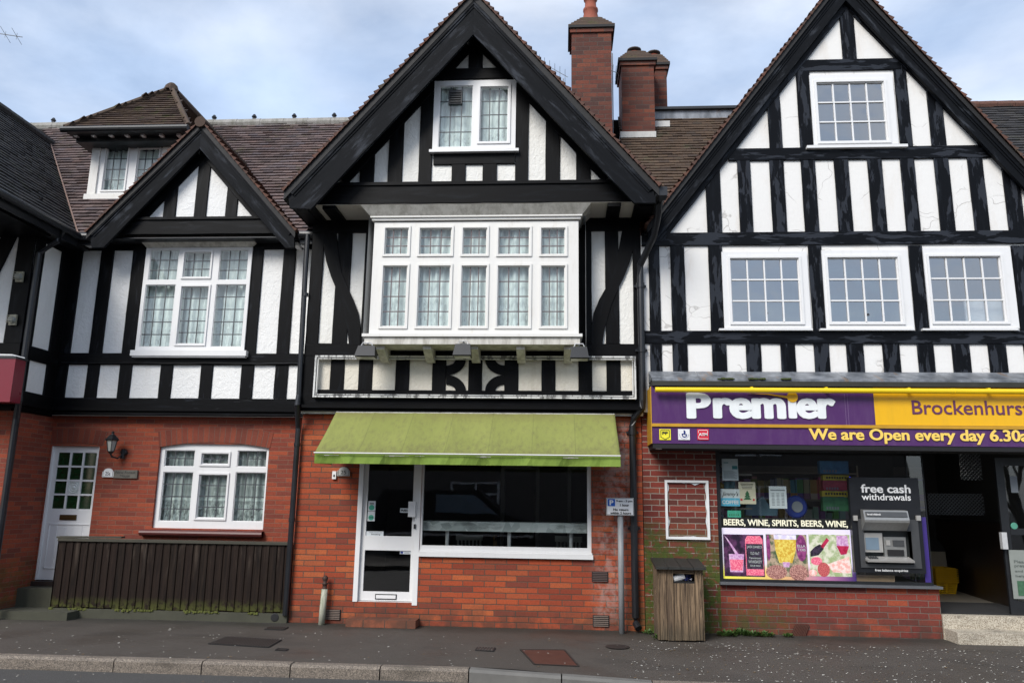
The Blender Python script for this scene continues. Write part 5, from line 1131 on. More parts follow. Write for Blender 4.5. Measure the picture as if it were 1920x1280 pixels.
# the i's gold dot and its comet tail, which stands in front of the white i dot
v = at(*Z8(762,864), LY-.006); mb = MB(); n = 20; r_ = .068
ring = [(v.x+r_*math.cos(2*math.pi*k/n), v.z+r_*math.sin(2*math.pi*k/n)) for k in range(n)]; mb.prism(ring, LY-.012, LY, back=False)
a, b, c_ = at(*Z8(535,846), LY), at(*Z8(640,850), LY), at(*Z8(745,866), LY)
mb.prism([(a.x,a.z),(b.x,b.z-.008),(c_.x,c_.z-.018),(c_.x,c_.z+.016),(b.x,b.z+.006)], LY-.010, LY, back=False); mb.build('gold_comet', 'yellow', SG)
text('Brockenhurst', q(1360,882,1950,952), LY, 'purple_dk', SG, bold=.008)
text('We are Open every day 6.30am', q(845,1024,2010,1100), LY, 'pale_yellow', SG, bold=.028)
M['logo_y'] = simple('yellow label', (.80, .72, .03), .5, var=.03); M['red'] = simple('red label', (.60, .015, .04), .5, var=.05); M['navy'] = simple('navy ink', (.01, .03, .2), .5); M['ink'] = simple('black ink', (.015, .015, .015), .6)
for (x0, x1, mt) in ((97,154,'logo_y'),(191,249,'white'),(287,344,'red')):
    r0 = zrect(Z8, x0, 1024, x1, 1078, LY); bq = MB().box(r0[0], r0[1], FY-.01, FY+.001, r0[2], r0[3]).build('label_square', mt, SG)
    xc, zc2 = (r0[0]+r0[1])/2, (r0[2]+r0[3])/2; s_ = (r0[1]-r0[0])/2
    if mt == 'logo_y':
        text('PP', None, LY-.002, 'ink', bq, world=(xc-s_*.5, xc+s_*.5, zc2-.0, zc2+s_*.5), bold=.03, ext=.001)
        mb = MB(); o_ = [(-.75,.75),(.75,.75),(.75,-.45),(0,-.85),(-.75,-.45)]
        for k in range(5): a_, b_ = o_[k], o_[(k+1)%5]; mb.obox((xc+(a_[0]+b_[0])/2*s_, FY-.0125, zc2+(a_[1]+b_[1])/2*s_), ((b_[0]-a_[0])/2*s_,0,(b_[1]-a_[1])/2*s_), (0,.001,0), Vector((-(b_[1]-a_[1]),0,b_[0]-a_[0])).normalized()*.0035)
        mb.build('shield', 'ink', bq)
    elif mt == 'red':
        text('ATM', None, LY-.002, 'white', bq, world=(xc-s_*.78, xc+s_*.78, zc2-s_*.25, zc2+s_*.25), bold=.04, ext=.001)
        mb = MB(); 
        for a_, b_ in (((-.8,-.75),(.8,-.75)),((-.8,.75),(.8,.75)),((-.8,.3),(-.8,.75)),((-.8,-.75),(-.8,-.35)),((.8,.3),(.8,.75))): mb.box(xc+min(a_[0],b_[0])*s_-.003, xc+max(a_[0],b_[0])*s_+.003, FY-.0125, FY-.0105, zc2+min(a_[1],b_[1])*s_-.003, zc2+max(a_[1],b_[1])*s_+.003)
        mb.build('outline', 'white', bq)
    else:
        mb = MB(); H_ = [(-.35,.1),(-.2,-.35),(.1,-.45),(.4,-.3),(.42,.05),(.3,-.02),(.1,.0),(.22,.45),(.02,.7),(.0,.7),(.06,.3),(-.1,.05)]
        for k in range(len(H_)): a_, b_ = H_[k], H_[(k+1)%len(H_)]; mb.obox((xc+(a_[0]+b_[0])/2*s_, FY-.0125, zc2+(a_[1]+b_[1])/2*s_), ((b_[0]-a_[0])/2*s_,0,(b_[1]-a_[1])/2*s_), (0,.001,0), Vector((-(b_[1]-a_[1]),0,b_[0]-a_[0])).normalized()*.006)
        for k in range(14): t = math.pi+math.pi*k/13; mb.box(xc+s_*.78*math.cos(t)-.003, xc+s_*.78*math.cos(t)+.003, FY-.0125, FY-.0105, zc2+s_*.75*math.sin(t)-.003, zc2+s_*.75*math.sin(t)+.003)
        mb.build('crossed_fingers', 'navy', bq)
# small things at the sign's left end
v = at(1235, 837, FY+.08); mb = MB(); mb.lathe((v.x, v.y, v.z-.035), [(0,0),(.04,.005),(.055,.03),(.055,.05),(0,.05)], 14); mb.build('round_lamp', 'white', SG, smooth=True)

# ------------------------------------------------------------------ store front: glazing, room, entrance
GYC = .05
gl = rect(1350, 845, 1737, 1091, GYC); gz0, gz1 = lwz, zS[3]-.02
mb = MB(); mb.box(pxr+.002, pxr+.05, GYC-.03, GYC+.04, gz0, gz1); mb.box(pxr+.051, gl[1]+.0, GYC-.03, GYC+.04, gz0, gz0+.035); mb.box(pxr+.051, gl[1]+.0, GYC-.03, GYC+.04, gz1-.04, gz1); mb.box(gl[1]-.002, gl[1]+.008, GYC-.01, GYC+.008, gz0+.036, gz1-.041)
x = at(1698, 870, GYC).x; mb.box(x-.004, x+.004, GYC-.012, GYC-.003, gz0+.036, gz1-.041)
sw = mb.build('shop_window', 'black_metal', Cc, 'large store window with posters behind the glass')
mb = MB(); mb.face([(pxr+.05,GYC,gz0),(gl[1],GYC,gz0),(gl[1],GYC,gz1),(pxr+.05,GYC,gz1)], None, 0, (0,-1,0)); mb.face([(gl[1],GYC,gz0),(gl[1]+.12,GYC+1.2,gz0),(gl[1]+.12,GYC+1.2,gz1),(gl[1],GYC,gz1)], None, 0, (1,0,0)); mb.build('pane', 'glass_shop', sw)
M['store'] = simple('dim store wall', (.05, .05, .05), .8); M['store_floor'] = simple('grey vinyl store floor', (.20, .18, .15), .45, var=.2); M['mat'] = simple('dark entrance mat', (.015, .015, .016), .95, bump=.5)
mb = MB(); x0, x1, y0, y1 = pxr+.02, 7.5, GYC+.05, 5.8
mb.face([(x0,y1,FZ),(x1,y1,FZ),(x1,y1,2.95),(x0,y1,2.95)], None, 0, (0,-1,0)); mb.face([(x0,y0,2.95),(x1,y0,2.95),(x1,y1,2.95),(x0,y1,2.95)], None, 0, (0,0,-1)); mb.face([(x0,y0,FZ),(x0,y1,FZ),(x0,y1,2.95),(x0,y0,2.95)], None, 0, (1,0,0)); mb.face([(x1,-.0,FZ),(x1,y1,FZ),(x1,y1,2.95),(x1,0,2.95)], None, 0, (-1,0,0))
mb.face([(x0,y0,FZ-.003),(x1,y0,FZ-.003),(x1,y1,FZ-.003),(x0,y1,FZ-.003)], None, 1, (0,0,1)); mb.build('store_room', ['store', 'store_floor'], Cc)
# steps
s1, s2 = at(1850, 1155, -.02), at(1850, 1186, -.33)
mb = MB(); mb.box(lwx+.004, 8.2, -.02, .6, -.1, FZ); mb.box(lwx+.012, 8.2, -.35, -.021, -.1, .135); mb.build('entrance_steps', 'terrazzo', Cc)
mb = MB(); mb.box(lwx+.05, 6.6, .12, 1.35, FZ, FZ+.012); mb.build('door_mat', 'mat', None, 'dark mat inside the store entrance', 'mat', loc=(5.5,.7,FZ))
# entrance screen: dark wood panel standing obliquely, glass above, lattice beyond
P1, P2 = atz(1800, 1108, FZ), atz(1898, 1139, FZ); dx = (P2-P1).normalized()
EP = thing('entrance_screen', 'dark wood panelled screen inside the store entrance', 'screen', (P1.x, P1.y, FZ))
P0 = P1-dx*.9; nn = Vector((dx.y, -dx.x, 0)); 
dtop = CAM+ray(1800, 975)*((P1.y-CAM.y)/ray(1800, 975).y); HT = dtop.z-FZ
M['dark_wood'] = simple('dark brown panel', (.022, .013, .009), .35, var=.4, sc=3)
ctr = (P0+P2)/2+Vector((0,0,HT/2)); MB().obox(ctr, (P2-P0)/2, nn*.02, (0,0,HT/2)).build('panel', 'dark_wood', EP)
MB().obox(ctr+Vector((0,0,HT/2+.012)), (P2-P0)/2*1.01, nn*.028, (0,0,.012)).build('top_rail', 'black_metal', EP)
# lattice security grille on the left and top right of the doorway
M['grille'] = simple('grey lattice steel', (.16, .17, .18), .4, .5)
def lattice(x0, x1, z0, z1, y, st=.055):
    mb = MB(); n = int((x1-x0+z1-z0)/st)
    for k in range(n):
        for sg in (1, -1):
            a = x0+k*st-(z1-z0) if sg > 0 else x0+k*st; 
            p_ = [(a, z0), (a+(z1-z0), z1)] if sg > 0 else [(a, z0), (a-(z1-z0), z1)]
            (ax_, az_), (bx_, bz_) = p_
            t0, t1 = 0, 1
            d = bx_-ax_
            ta, tb_ = sorted(((x0-ax_)/d, (x1-ax_)/d)); t0, t1 = max(0, ta), min(1, tb_)
            if t1-t0 < .02: continue
            A_2 = Vector((ax_+d*t0, y, az_+(bz_-az_)*t0)); B_2 = Vector((ax_+d*t1, y, az_+(bz_-az_)*t1)); mb.obox((A_2+B_2)/2, (B_2-A_2)/2, (0,.004,0), Vector((-(B_2-A_2).z,0,(B_2-A_2).x)).normalized()*.004)
    return mb
l1 = rect(1740, 925, 1845, 965, 2.2); l2 = rect(1800, 850, 1840, 900, 1.8)
gr = thing('security_grille', 'folded grey lattice grille inside the store doorway', 'grille', ((l1[0]+l1[1])/2, 2.0, l1[2]))
lattice(*l1, 2.2).build('lattice', 'grille', gr); lattice(*l2, 1.8).build('lattice', 'grille', gr)
# baskets
bq = rect(1762, 1088, 1797, 1114, 1.6); b_base = atz(1778, 1113, FZ); by = b_base.y
M['basket'] = simple('yellow basket plastic', (.75, .45, .01), .4, var=.08)
bw2 = (at(1797, 1100, by).x-at(1763, 1100, by).x)/2; bh = at(1780, 1090, by).z-FZ; topz = at(1770, 1066, by).z
nb = 8; stp = (topz-FZ-bh)/(nb-1)
def basket(z, lb):
    T = thing('shopping_basket', lb, 'basket', (b_base.x, by+.2, z), 'yellow baskets stacked inside the store entrance')
    mb = MB(); w0, w1 = bw2*.93, bw2*1.12; d0, d1 = .16, .2
    for k in (0, 2, 4):
        f = k/4; w_ = w0+(w1-w0)*f; d_ = d0+(d1-d0)*f; zz = z+bh*f*.98; h_ = .008
        mb.box(b_base.x-w_, b_base.x+w_, by+.2-d_, by+.2-d_+.008, zz, zz+h_+.008); mb.box(b_base.x-w_, b_base.x+w_, by+.2+d_-.008, by+.2+d_, zz, zz+h_+.008)
        mb.box(b_base.x-w_, b_base.x-w_+.008, by+.2-d_+.009, by+.2+d_-.009, zz, zz+h_+.008); mb.box(b_base.x+w_-.008, b_base.x+w_, by+.2-d_+.009, by+.2+d_-.009, zz, zz+h_+.008)
    for k in range(9):
        u = -1+2*k/8; mb.obox((b_base.x+u*(w0+w1)/2*.97, by+.2-(d0+d1)/2+.004, z+bh/2), (.004+.010*(k in (0,4,8)),0,0), (0,.003,0), (u*(w1-w0)/2,-(d1-d0)/2,bh/2)); mb.obox((b_base.x+u*(w0+w1)/2*.97, by+.2+(d0+d1)/2-.004, z+bh/2), (.008,0,0), (0,.003,0), (u*(w1-w0)/2,(d1-d0)/2,bh/2))
    mb.box(b_base.x-w0, b_base.x+w0, by+.2-d0+.01, by+.2+d0-.01, z, z+.006)
    mb.build('basket_body', 'basket', T)
    mb = MB(); mb.box(b_base.x-w1-.02, b_base.x+w1+.02, by+.2-d1-.024, by+.2-d1+.006, z+bh*.93, z+bh); mb.box(b_base.x-w1-.008, b_base.x+w1+.008, by+.2+d1-.006, by+.2+d1+.008, z+bh*.95, z+bh); mb.box(b_base.x-w1-.008, b_base.x-w1+.006, by+.2-d1+.007, by+.2+d1-.007, z+bh*.95, z+bh); mb.box(b_base.x+w1-.006, b_base.x+w1+.008, by+.2-d1+.007, by+.2+d1-.007, z+bh*.95, z+bh); mb.build('rim', 'basket', T); return T
bk = basket(FZ, 'bottom yellow basket of the stack')
names = ['second yellow basket from the bottom of the stack', 'third yellow basket from the bottom of the stack', 'fourth yellow basket from the bottom of the stack', 'fourth yellow basket from the top of the stack', 'third yellow basket from the top of the stack', 'second yellow basket from the top of the stack', 'topmost yellow basket of the stack']
for k in range(1, nb): copy_tree(bk, (b_base.x, by+.2, FZ+stp*k), names[k-1])
# cream bin beside the baskets, with a dark angled lid
bb = at(1757, 1066, by+.45); MB().prism([(bb.x-.16,FZ),(bb.x+.17,FZ),(bb.x+.14,FZ+.62),(bb.x-.14,FZ+.62)], by+.42, by+.75).build('bin_body', simple('cream plastic', (.36, .34, .26), .5), (T := thing('indoor_bin', 'cream bin with a dark lid behind the yellow baskets', 'bin', (bb.x, by+.6, FZ))))
MB().prism([(bb.x-.15,FZ+.621),(bb.x+.15,FZ+.621),(bb.x+.05,FZ+.8),(bb.x-.1,FZ+.82)], by+.41, by+.76).build('lid', 'black_plastic', T)
# open glass door at the right
dY = -.0; d0_, d1_ = atz(1898, 1139, FZ), atz(1925, 1147, FZ); dd_ = Vector((1,.0,0))
SDx0 = at(1880, 1000, .12).x; SD = thing('glass_door', 'dark framed glass door standing open at the right of the store', 'door', (SDx0+.3, .12, FZ))
zt_ = at(1890, 858, .12).z; zb2 = FZ+.01
mb = MB(); wall(mb, [(SDx0,zb2),(SDx0+.95,zb2),(SDx0+.95,zt_),(SDx0,zt_)], [(SDx0+.10,SDx0+.85,zb2+.16,zt_-.1)], .12, .04); mb.box(SDx0+.1, SDx0+.85, .115, .155, zb2+.98, zb2+1.06); 
for x, s_ in ((SDx0,-1),(SDx0+.95,1)): mb.face([(x,.12,zb2),(x,.16,zb2),(x,.16,zt_),(x,.12,zt_)], None, 0, (s_,0,0))
mb.build('door_frame', 'black_metal', SD)
MB().face([(SDx0+.1,.14,zb2+.16),(SDx0+.85,.14,zb2+.16),(SDx0+.85,.14,zt_-.1),(SDx0+.1,.14,zt_-.1)], None, 0, (0,-1,0))
mb = MB(); mb.face([(SDx0+.1,.14,zb2+.16),(SDx0+.85,.14,zb2+.16),(SDx0+.85,.14,zt_-.1),(SDx0+.1,.14,zt_-.1)], None, 0, (0,-1,0)); mb.build('pane', 'glass_shop', SD)
q_ = zrect(ZA, 1003, 530, 1036, 636, .07); MB().box(q_[0], q_[1], .05, .11, q_[2], q_[3]).build('handle', 'silver', SD)
mb = MB(); v = at(*ZA(1084,490), .11); mb.lathe((v.x, .115, v.z), [(0,.008),(.04,.008),(.044,0)], 18, ax='y'); mb.build('round_sticker', simple('green sticker', (.08, .28, .2), .5), SD)
q_ = zrect(ZA, 1060, 175, 1105, 280, .11); MB().box(q_[0], q_[1], .108, .114, q_[2], q_[3]).build('notice', simple('grey notice', (.2, .22, .24), .6), SD)
# poster standing inside the door
q_ = zrect(ZA, 1065, 642, 1165, 950, .1); PT = thing('door_poster', 'pale poster with a green picture on the open glass door', 'poster', (q_[0], .1, q_[2])); MB().box(q_[0], q_[1], .100, .108, q_[2], q_[3]).build('sheet', simple('pale poster', (.24, .26, .24), .5), PT)
MB().box(q_[0]+.06, q_[1], .095, .099, q_[2]+.04, q_[2]+.22).build('picture', simple('green print', (.05, .13, .07), .5, var=.8, sc=25), PT)
for k, s_ in enumerate(('Please', 'pressure', 'and spare', 'help us')): text(s_, None, .096, simple('grey text', (.1,.12,.11), .6), PT, world=(q_[0]+.05, q_[0]+.05+.03*len(s_), q_[3]-.16-k*.06, q_[3]-.125-k*.06))
# ceiling strip light (lit)
g = G('lit strip light'); g.set(g.b.inputs['Emission Color'], (1, .97, .9)); g.set(g.b.inputs['Emission Strength'], 6); M['strip'] = g.m
v = at(*ZA(600,38), 1.6)
SL = thing('strip_light', 'lit ceiling light just inside the store entrance', 'ceiling light', (v.x, 1.6, 2.85)); MB().box(v.x-.18, v.x+.12, 1.55, 1.65, 2.84, 2.87).build('tube', 'strip', SL)
v2 = at(*ZA(478,50), 3.0); SL2 = thing('strip_light', 'lit ceiling tube seen through the right end of the store window', 'ceiling light', (v2.x, 3.0, 2.8)); MB().box(v2.x-.2, v2.x+.2, 2.96, 3.04, 2.8, 2.83).build('tube', 'strip', SL2)

q_ = zrect(ZA, 486, 300, 540, 850, GYC-.006); MB().box(gl[1]-.085, gl[1]-.012, GYC-.006, GYC-.002, gz0+.04, gz0+.85).build('purple_edge_strip', simple('purple window film', (.05,.03,.19), .3), sw)
MB().box(gl[1]-.085, gl[1]-.012, GYC-.006, GYC-.002, gz0+.0365, gz0+.039).build('film_edge', 'black', sw)
# shelving seen deep in the store
SHV = thing('store_shelving', 'dim stocked shelves deep inside the store', 'shelves', (3.6, 3.4, FZ)); mb = MB()
for zz in (FZ+.02, FZ+.5, FZ+.95, FZ+1.4, FZ+1.85): mb.box(2.3, 5.0, 3.2, 3.6, zz, zz+.03)
mb.box(2.27, 2.3, 3.2, 3.6, FZ, FZ+2.0); mb.box(5.0, 5.03, 3.2, 3.6, FZ, FZ+2.0); mb.box(2.3, 5.0, 3.6, 3.62, FZ, FZ+2.0); mb.build('shelf_frame', 'store_floor', SHV)
g = G('mixed packets'); wv = g.n('ShaderNodeTexWhiteNoise', {'Vector': g.n('ShaderNodeVectorMath', {0: g.map(g.pos(), (9, 1, 4.4))}, operation='FLOOR').outputs[0]}, noise_dimensions='3D').outputs['Color']; M['packets'] = g.fin(g.mix(.55, wv, (.12,.10,.09)), .5)
mb = MB(); rs = random.Random(5)
for zz in (FZ+.05, FZ+.53, FZ+.98, FZ+1.43):
    x = 2.32
    while x < 4.9: w_ = rs.uniform(.07,.16); mb.box(x, x+w_-.01, 3.22, 3.5, zz, zz+rs.uniform(.2,.38)); x += w_
mb.build('stock', 'packets', SHV, kind='stuff')

# ------------------------------------------------------------------ posters and goods in the store window
def card(name, label, box, mat, Y=.085, cat='poster', Z=ZP, th=.004):
    r = zrect(Z, *box, Y); T = thing(name, label, cat, ((r[0]+r[1])/2, Y, r[2])); MB().box(r[0], r[1], Y, Y+th, r[2], r[3]).build('sheet', mat, T); return T, r
def W_(r, u0, u1, v0, v1): return (r[0]+(r[1]-r[0])*u0, r[0]+(r[1]-r[0])*u1, r[2]+(r[3]-r[2])*v0, r[2]+(r[3]-r[2])*v1)
def patch(T, r, u0, u1, v0, v1, mat, name, Y, n=None):
    w = W_(r, u0, u1, v0, v1); mb = MB(); mb.face([(w[0],Y,w[2]),(w[1],Y,w[2]),(w[1],Y,w[3]),(w[0],Y,w[3])], None, 0, (0,-1,0)); return mb.build(name, mat, T)
def poly(T, r, pts, mat, name, Y):
    mb = MB(); mb.face([(r[0]+(r[1]-r[0])*u, Y, r[2]+(r[3]-r[2])*v) for u, v in pts], None, 0); return mb.build(name, mat, T)
def disc(u, v, ru, rv, n=16): return [(u+ru*math.cos(2*math.pi*k/n), v+rv*math.sin(2*math.pi*k/n)) for k in range(n)]
M['paper'] = simple('white paper', (.62, .66, .68), .7, var=.03); M['cream_paper'] = simple('cream paper', (.66, .60, .44), .7, var=.04); M['teal'] = simple('teal print', (.03, .22, .24), .6); M['cyan'] = simple('light blue print', (.10, .45, .65), .6); M['greyink'] = simple('grey ink', (.2, .22, .24), .6); M['xgreen'] = simple('dark green print', (.03, .13, .05), .6); M['mint'] = simple('mint green print', (.06, .40, .27), .6)
T, r = card('notice', 'white printed notice with a teal logo at the top left of the window', (118,97,266,298), 'paper')
patch(T, r, .62, .95, .52, .68, 'teal', 'logo', .083)
for k in range(9): patch(T, r, .08, .9-.1*(k%3), .10+k*.042, .115+k*.042, 'greyink', 'text_line', .083)
patch(T, r, .1, .4, .8, .84, 'teal', 'text_line', .083)
T, r = card('coffee_poster', 'blue and white coffee poster at the left edge of the window', (105,376,281,533), 'paper', .088); patch(T, r, 0, 1, 0, .47, 'cyan', 'blue_half', .087)
text("Jimmy's", None, .086, 'ink', T, world=W_(r, .06, .94, .52, .84), shear=.3, bold=.01); text('COFFEE', None, .086, 'white', T, world=W_(r, .06, .94, .12, .34), bold=.03)
T, r = card('christmas_poster', 'cream poster with a small christmas tree', (272,311,428,514), 'cream_paper', .092)
for k, (u, v, w_) in enumerate(((.5,.5,.14),(.5,.38,.19),(.5,.27,.24))): poly(T, r, [(u-w_,v-.07),(u+w_,v-.07),(u,v+.12)], 'xgreen', 'tree_picture', .0905-.0005*k)
for k in range(4): patch(T, r, .12+.03*k, .88-.03*k, .9-k*.07, .925-k*.07, 'ink', 'text_line', .0905)
patch(T, r, .08, .2, .15, .24, 'red', 'gift_picture', .0905); patch(T, r, .82, .92, .15, .24, 'red', 'gift_picture', .0905)
T, r = card('timetable', 'white sheet with a printed table in the middle of the window', (553,350,714,555), 'paper', .085)
patch(T, r, .08, .92, .80, .85, 'greyink', 'text_line', .083)
for u in (.14, .42, .7): 
    for k in range(9): patch(T, r, u, u+.16, .14+k*.065, .165+k*.065, 'greyink', 'table_cell', .083)
T, r = card('green_card', 'small mint green card below the coffee poster', (168,574,292,640), 'mint', .086); 
for k in range(5): patch(T, r, .12+k*.16, .2+k*.16, .3, .5, 'xgreen', 'mark', .085)
# beers, wine, spirits poster
BPx = zrect(ZP, 104, 645, 1332, 748, .07); BQ = zrect(ZP, 106, 742, 1342, 1212, .07)
BP = thing('drinks_poster', 'long backlit drinks poster headed BEERS, WINE, SPIRITS', 'poster', ((BQ[0]+BQ[1])/2, .07, BQ[2]))
MB().box(BPx[0], BPx[1], .07, .08, BQ[3]+.001, BPx[3]).build('banner', 'black', BP)
g = G('lit cream lettering'); g.set(g.b.inputs['Emission Color'], (.8,.72,.55)); g.set(g.b.inputs['Emission Strength'], .4); M['lit_letter'] = g.fin((.8,.74,.6), .5)
text('BEERS, WINE, SPIRITS, BEERS, WINE,', (*ZP(132,660), *ZP(1278,728)), .066, 'lit_letter', BP, bold=.022)
g = G('poster background'); p = g.pos(); px2, _, pz2 = g.xyz(p)
n = g.step(g.ma('ADD', pz2, g.ma('MULTIPLY', g.noise(p, 9, 4), .12)), BQ[2]+.30, BQ[2]+.14)
cc = g.ramp(g.ma('DIVIDE', g.ma('SUBTRACT', px2, BQ[0]), BQ[1]-BQ[0]), (0, (.75, .68, .08)), (.45, (.65, .38, .16)), (.75, (.42, .15, .30)), (1, (.04, .02, .12)))
c = g.mix(n, (.66, .58, .72), cc); g.set(g.b.inputs['Emission Color'], c); g.set(g.b.inputs['Emission Strength'], .5); M['poster_bg'] = g.fin(c, .4)
MB().box(BQ[0], BQ[1], .07, .08, BQ[2], BQ[3]-.001).build('backing', 'poster_bg', BP)
def printm(name, a, b, sc=20, e=.4, lo=.4, hi=.6):
    g = G(name); p = g.pos(); c = g.mix(g.step(g.noise(p, sc, 5, .6), lo, hi), a, b); g.set(g.b.inputs['Emission Color'], c); g.set(g.b.inputs['Emission Strength'], e); return g.fin(c, .4)
pr = [zrect(ZP, a, 795, b, 1182, .066) for a, b in ((135,506),(530,906),(926,1306))]
pics = []
for i, r in enumerate(pr):
    mb = MB(); mb.box(r[0], r[1], .066, .0695, r[2], r[3]); pics.append(mb.build('picture', printm('picture ground %s' % 'abc'[i], *(((.02,.008,.025),(.10,.03,.09)), ((.07,.10,.05),(.42,.30,.22)), ((.30,.36,.18),(.62,.58,.48)))[i], 12), BP))
pink, dk = printm('pink drink', (.65,.06,.16), (.80,.25,.32), 60), printm('bottle dark', (.012,.01,.015), (.05,.03,.06), 40)
lil, gold_, foam = printm('lilac glass', (.45,.20,.42), (.62,.40,.58), 30), printm('gold beer', (.55,.30,.03), (.70,.55,.12), 40), printm('foam', (.60,.52,.72), (.75,.68,.85), 20)
nuts, purp = printm('nuts', (.16,.05,.05), (.55,.28,.24), 90), printm('purple label', (.14,.02,.10), (.30,.06,.20), 20)
wine, grape, ham = printm('wine', (.30,.004,.03), (.45,.02,.08), 20), printm('grapes', (.25,.01,.04), (.65,.16,.14), 110), printm('ham', (.75,.35,.32), (.80,.62,.60), 25)
r = pr[0]; T = pics[0]
poly(T, r, [(.02,.98),(.1,.9),(.3,.62),(.42,.46),(.30,.50),(.2,.68)], lil, 'pouring_stream', .0654)
poly(T, r, [(.14,.10),(.46,.10),(.50,.53),(.12,.53)], lil, 'tumbler', .0650); poly(T, r, [(.16,.14),(.45,.14),(.48,.40),(.14,.40)], pink, 'pink_drink', .0645)
poly(T, r, [(.54,.03),(.98,.03),(.98,.88),(.92,.97),(.60,.97),(.54,.88)], pink, 'bottle', .0652); poly(T, r, [(.56,.18),(.97,.18),(.97,.78),(.56,.78)], dk, 'bottle_label', .0645)
for k, (s_, a, b, v, h) in enumerate((("JACK DANIEL'S", .58, .95, .66, .08), ('OLD No.7', .66, .88, .52, .07), ('Tennessee', .62, .92, .42, .05), ('WHISKEY', .60, .94, .32, .07), ('SOUR MASH', .64, .90, .24, .04))): text(s_, None, .0638, 'white', T, world=W_(r, a, b, v, v+h), bold=.01, ext=.0003)
r = pr[1]; T = pics[1]
for u in (.05, .86): poly(T, r, disc(u if u > .5 else .0+.05, .68, .13 if u > .5 else .05, .32), purp, 'beer_badge', .0654)
text('ELLA', None, .0645, 'white', T, world=W_(r, .76, .96, .70, .76), bold=.02, ext=.0003); text('TOIS', None, .0645, 'white', T, world=W_(r, .76, .96, .61, .67), bold=.02, ext=.0003)
poly(T, r, [(.30,.32),(.62,.32),(.72,.62),(.74,.9),(.20,.9),(.22,.62)], gold_, 'beer_glass', .0650); poly(T, r, [(.2,.88),(.74,.88),(.75,.99),(.19,.99)], foam, 'foam', .0645); poly(T, r, [(.40,.22),(.54,.22),(.56,.34),(.38,.34)], lil, 'glass_stem', .0648)
poly(T, r, disc(.22,.1,.26,.17)[:], nuts, 'nut_bowl', .0646); poly(T, r, disc(.76,.1,.23,.19), nuts, 'nut_bowl', .0644)
r = pr[2]; T = pics[2]
poly(T, r, [(.02,.46),(.22,.5),(.36,.66),(.34,.72),(.26,.76),(.14,.70),(.02,.58)], dk, 'wine_bottle', .0650); poly(T, r, [(.28,.72),(.34,.66),(.50,.86),(.44,.92)], wine, 'bottle_neck', .0648)
poly(T, r, [(.68,.98),(.94,.98),(.97,.7),(.88,.52),(.76,.52),(.67,.7)], lil, 'wine_glass', .0650); poly(T, r, [(.67,.73),(.97,.73),(.9,.54),(.76,.52)], wine, 'red_wine', .0645)
poly(T, r, [(.40,.28),(.95,.48),(.98,.30),(.98,.08),(.55,.1)], ham, 'ham', .0652); poly(T, r, disc(.16,.36,.14,.10), pink, 'cut_fruit', .0648); poly(T, r, disc(.32,.16,.15,.17), grape, 'grape_bunch', .0643); poly(T, r, disc(.06,.08,.10,.08), ham, 'bread', .0647)
# blue neon strip at the cash machine's edge
g = G('lit blue strip'); g.set(g.b.inputs['Emission Color'], (.03, .03, 1)); g.set(g.b.inputs['Emission Strength'], 2.2); g.set(g.b.inputs['Base Color'], (.02, .02, .5)); M['neon'] = g.m
n0, n1 = at(*ZP(1290,265), .03), at(*ZP(1366,1140), .03)
mb = MB(); mb.tube([(n0.x,.0,n0.z),(n0.x-.0,.0,n1.z)], .006, 6); mb.build('neon_strip', 'neon', None, 'lit blue strip down the left edge of the cash machine', 'strip light')
# goods behind the glass
def goods(Z, box, Y, mat, name, label, cat, group=None, d=.08):
    r = zrect(Z, *box, Y); o = MB().box(r[0], r[1], Y, Y+d, r[2], r[3]).build(name, mat, None, label, cat, group); return o, r
cols_ = {'blue': (.05,.20,.38), 'yellow': (.70,.50,.04), 'red': (.40,.05,.07), 'green': (.06,.22,.09)}
for k, (box, kc, lb) in enumerate((((1020,118,1285,235),'blue','blue snack box on top of the display in the store window'), ((1050,248,1290,296),'yellow','yellow price strip under the blue snack box'), ((1050,298,1290,388),'red','red snack box in the middle of the display'), ((1040,395,1295,445),'yellow','lower yellow price strip of the display'), ((1050,450,1298,578),'green','green snack box at the bottom of the display'))):
    r = zrect(ZP, *box, .5); T = thing('snack_box' if kc != 'yellow' else 'price_strip', lb, 'box' if kc != 'yellow' else 'price strip', ((r[0]+r[1])/2, .5, r[2])); MB().box(r[0], r[1], .5, .6, r[2], r[3]).build('carton', simple('printed card '+kc, cols_[kc], .5, var=.7, sc=14), T)
    for j in range(5 if kc != 'yellow' else 8): w = W_(r, .12+j*.1, .18+j*.1, .1 if kc != 'yellow' else .3, .3 if kc != 'yellow' else .7); MB().box(w[0], w[1], .497, .4995, w[2], w[3]).build('printed_mark', 'greyink' if kc != 'yellow' else 'ink', T)
v = at(*ZP(800,540), .35); mb = MB(); mb.lathe((v.x, .35, v.z), [(0,.02),(.13,.02),(.15,.0),(.13,-.02)], 28, ax='y'); T = thing('round_sign', 'round navy sign with a pale emblem in the store window', 'sign', (v.x, .35, v.z-.15)); mb.build('disc', 'navy', T); mb = MB(); mb.lathe((v.x+.01, .325, v.z), [(0,.006),(.07,.006),(.075,0)], 20, ax='y'); mb.build('emblem', 'greyink', T)
bt = random.Random(3); 
lbs = ['dark bottle at the left end of the window shelf', 'amber bottle on the window shelf', 'pale blue can on the window shelf', 'teal can on the window shelf', 'dark bottle right of the cans']
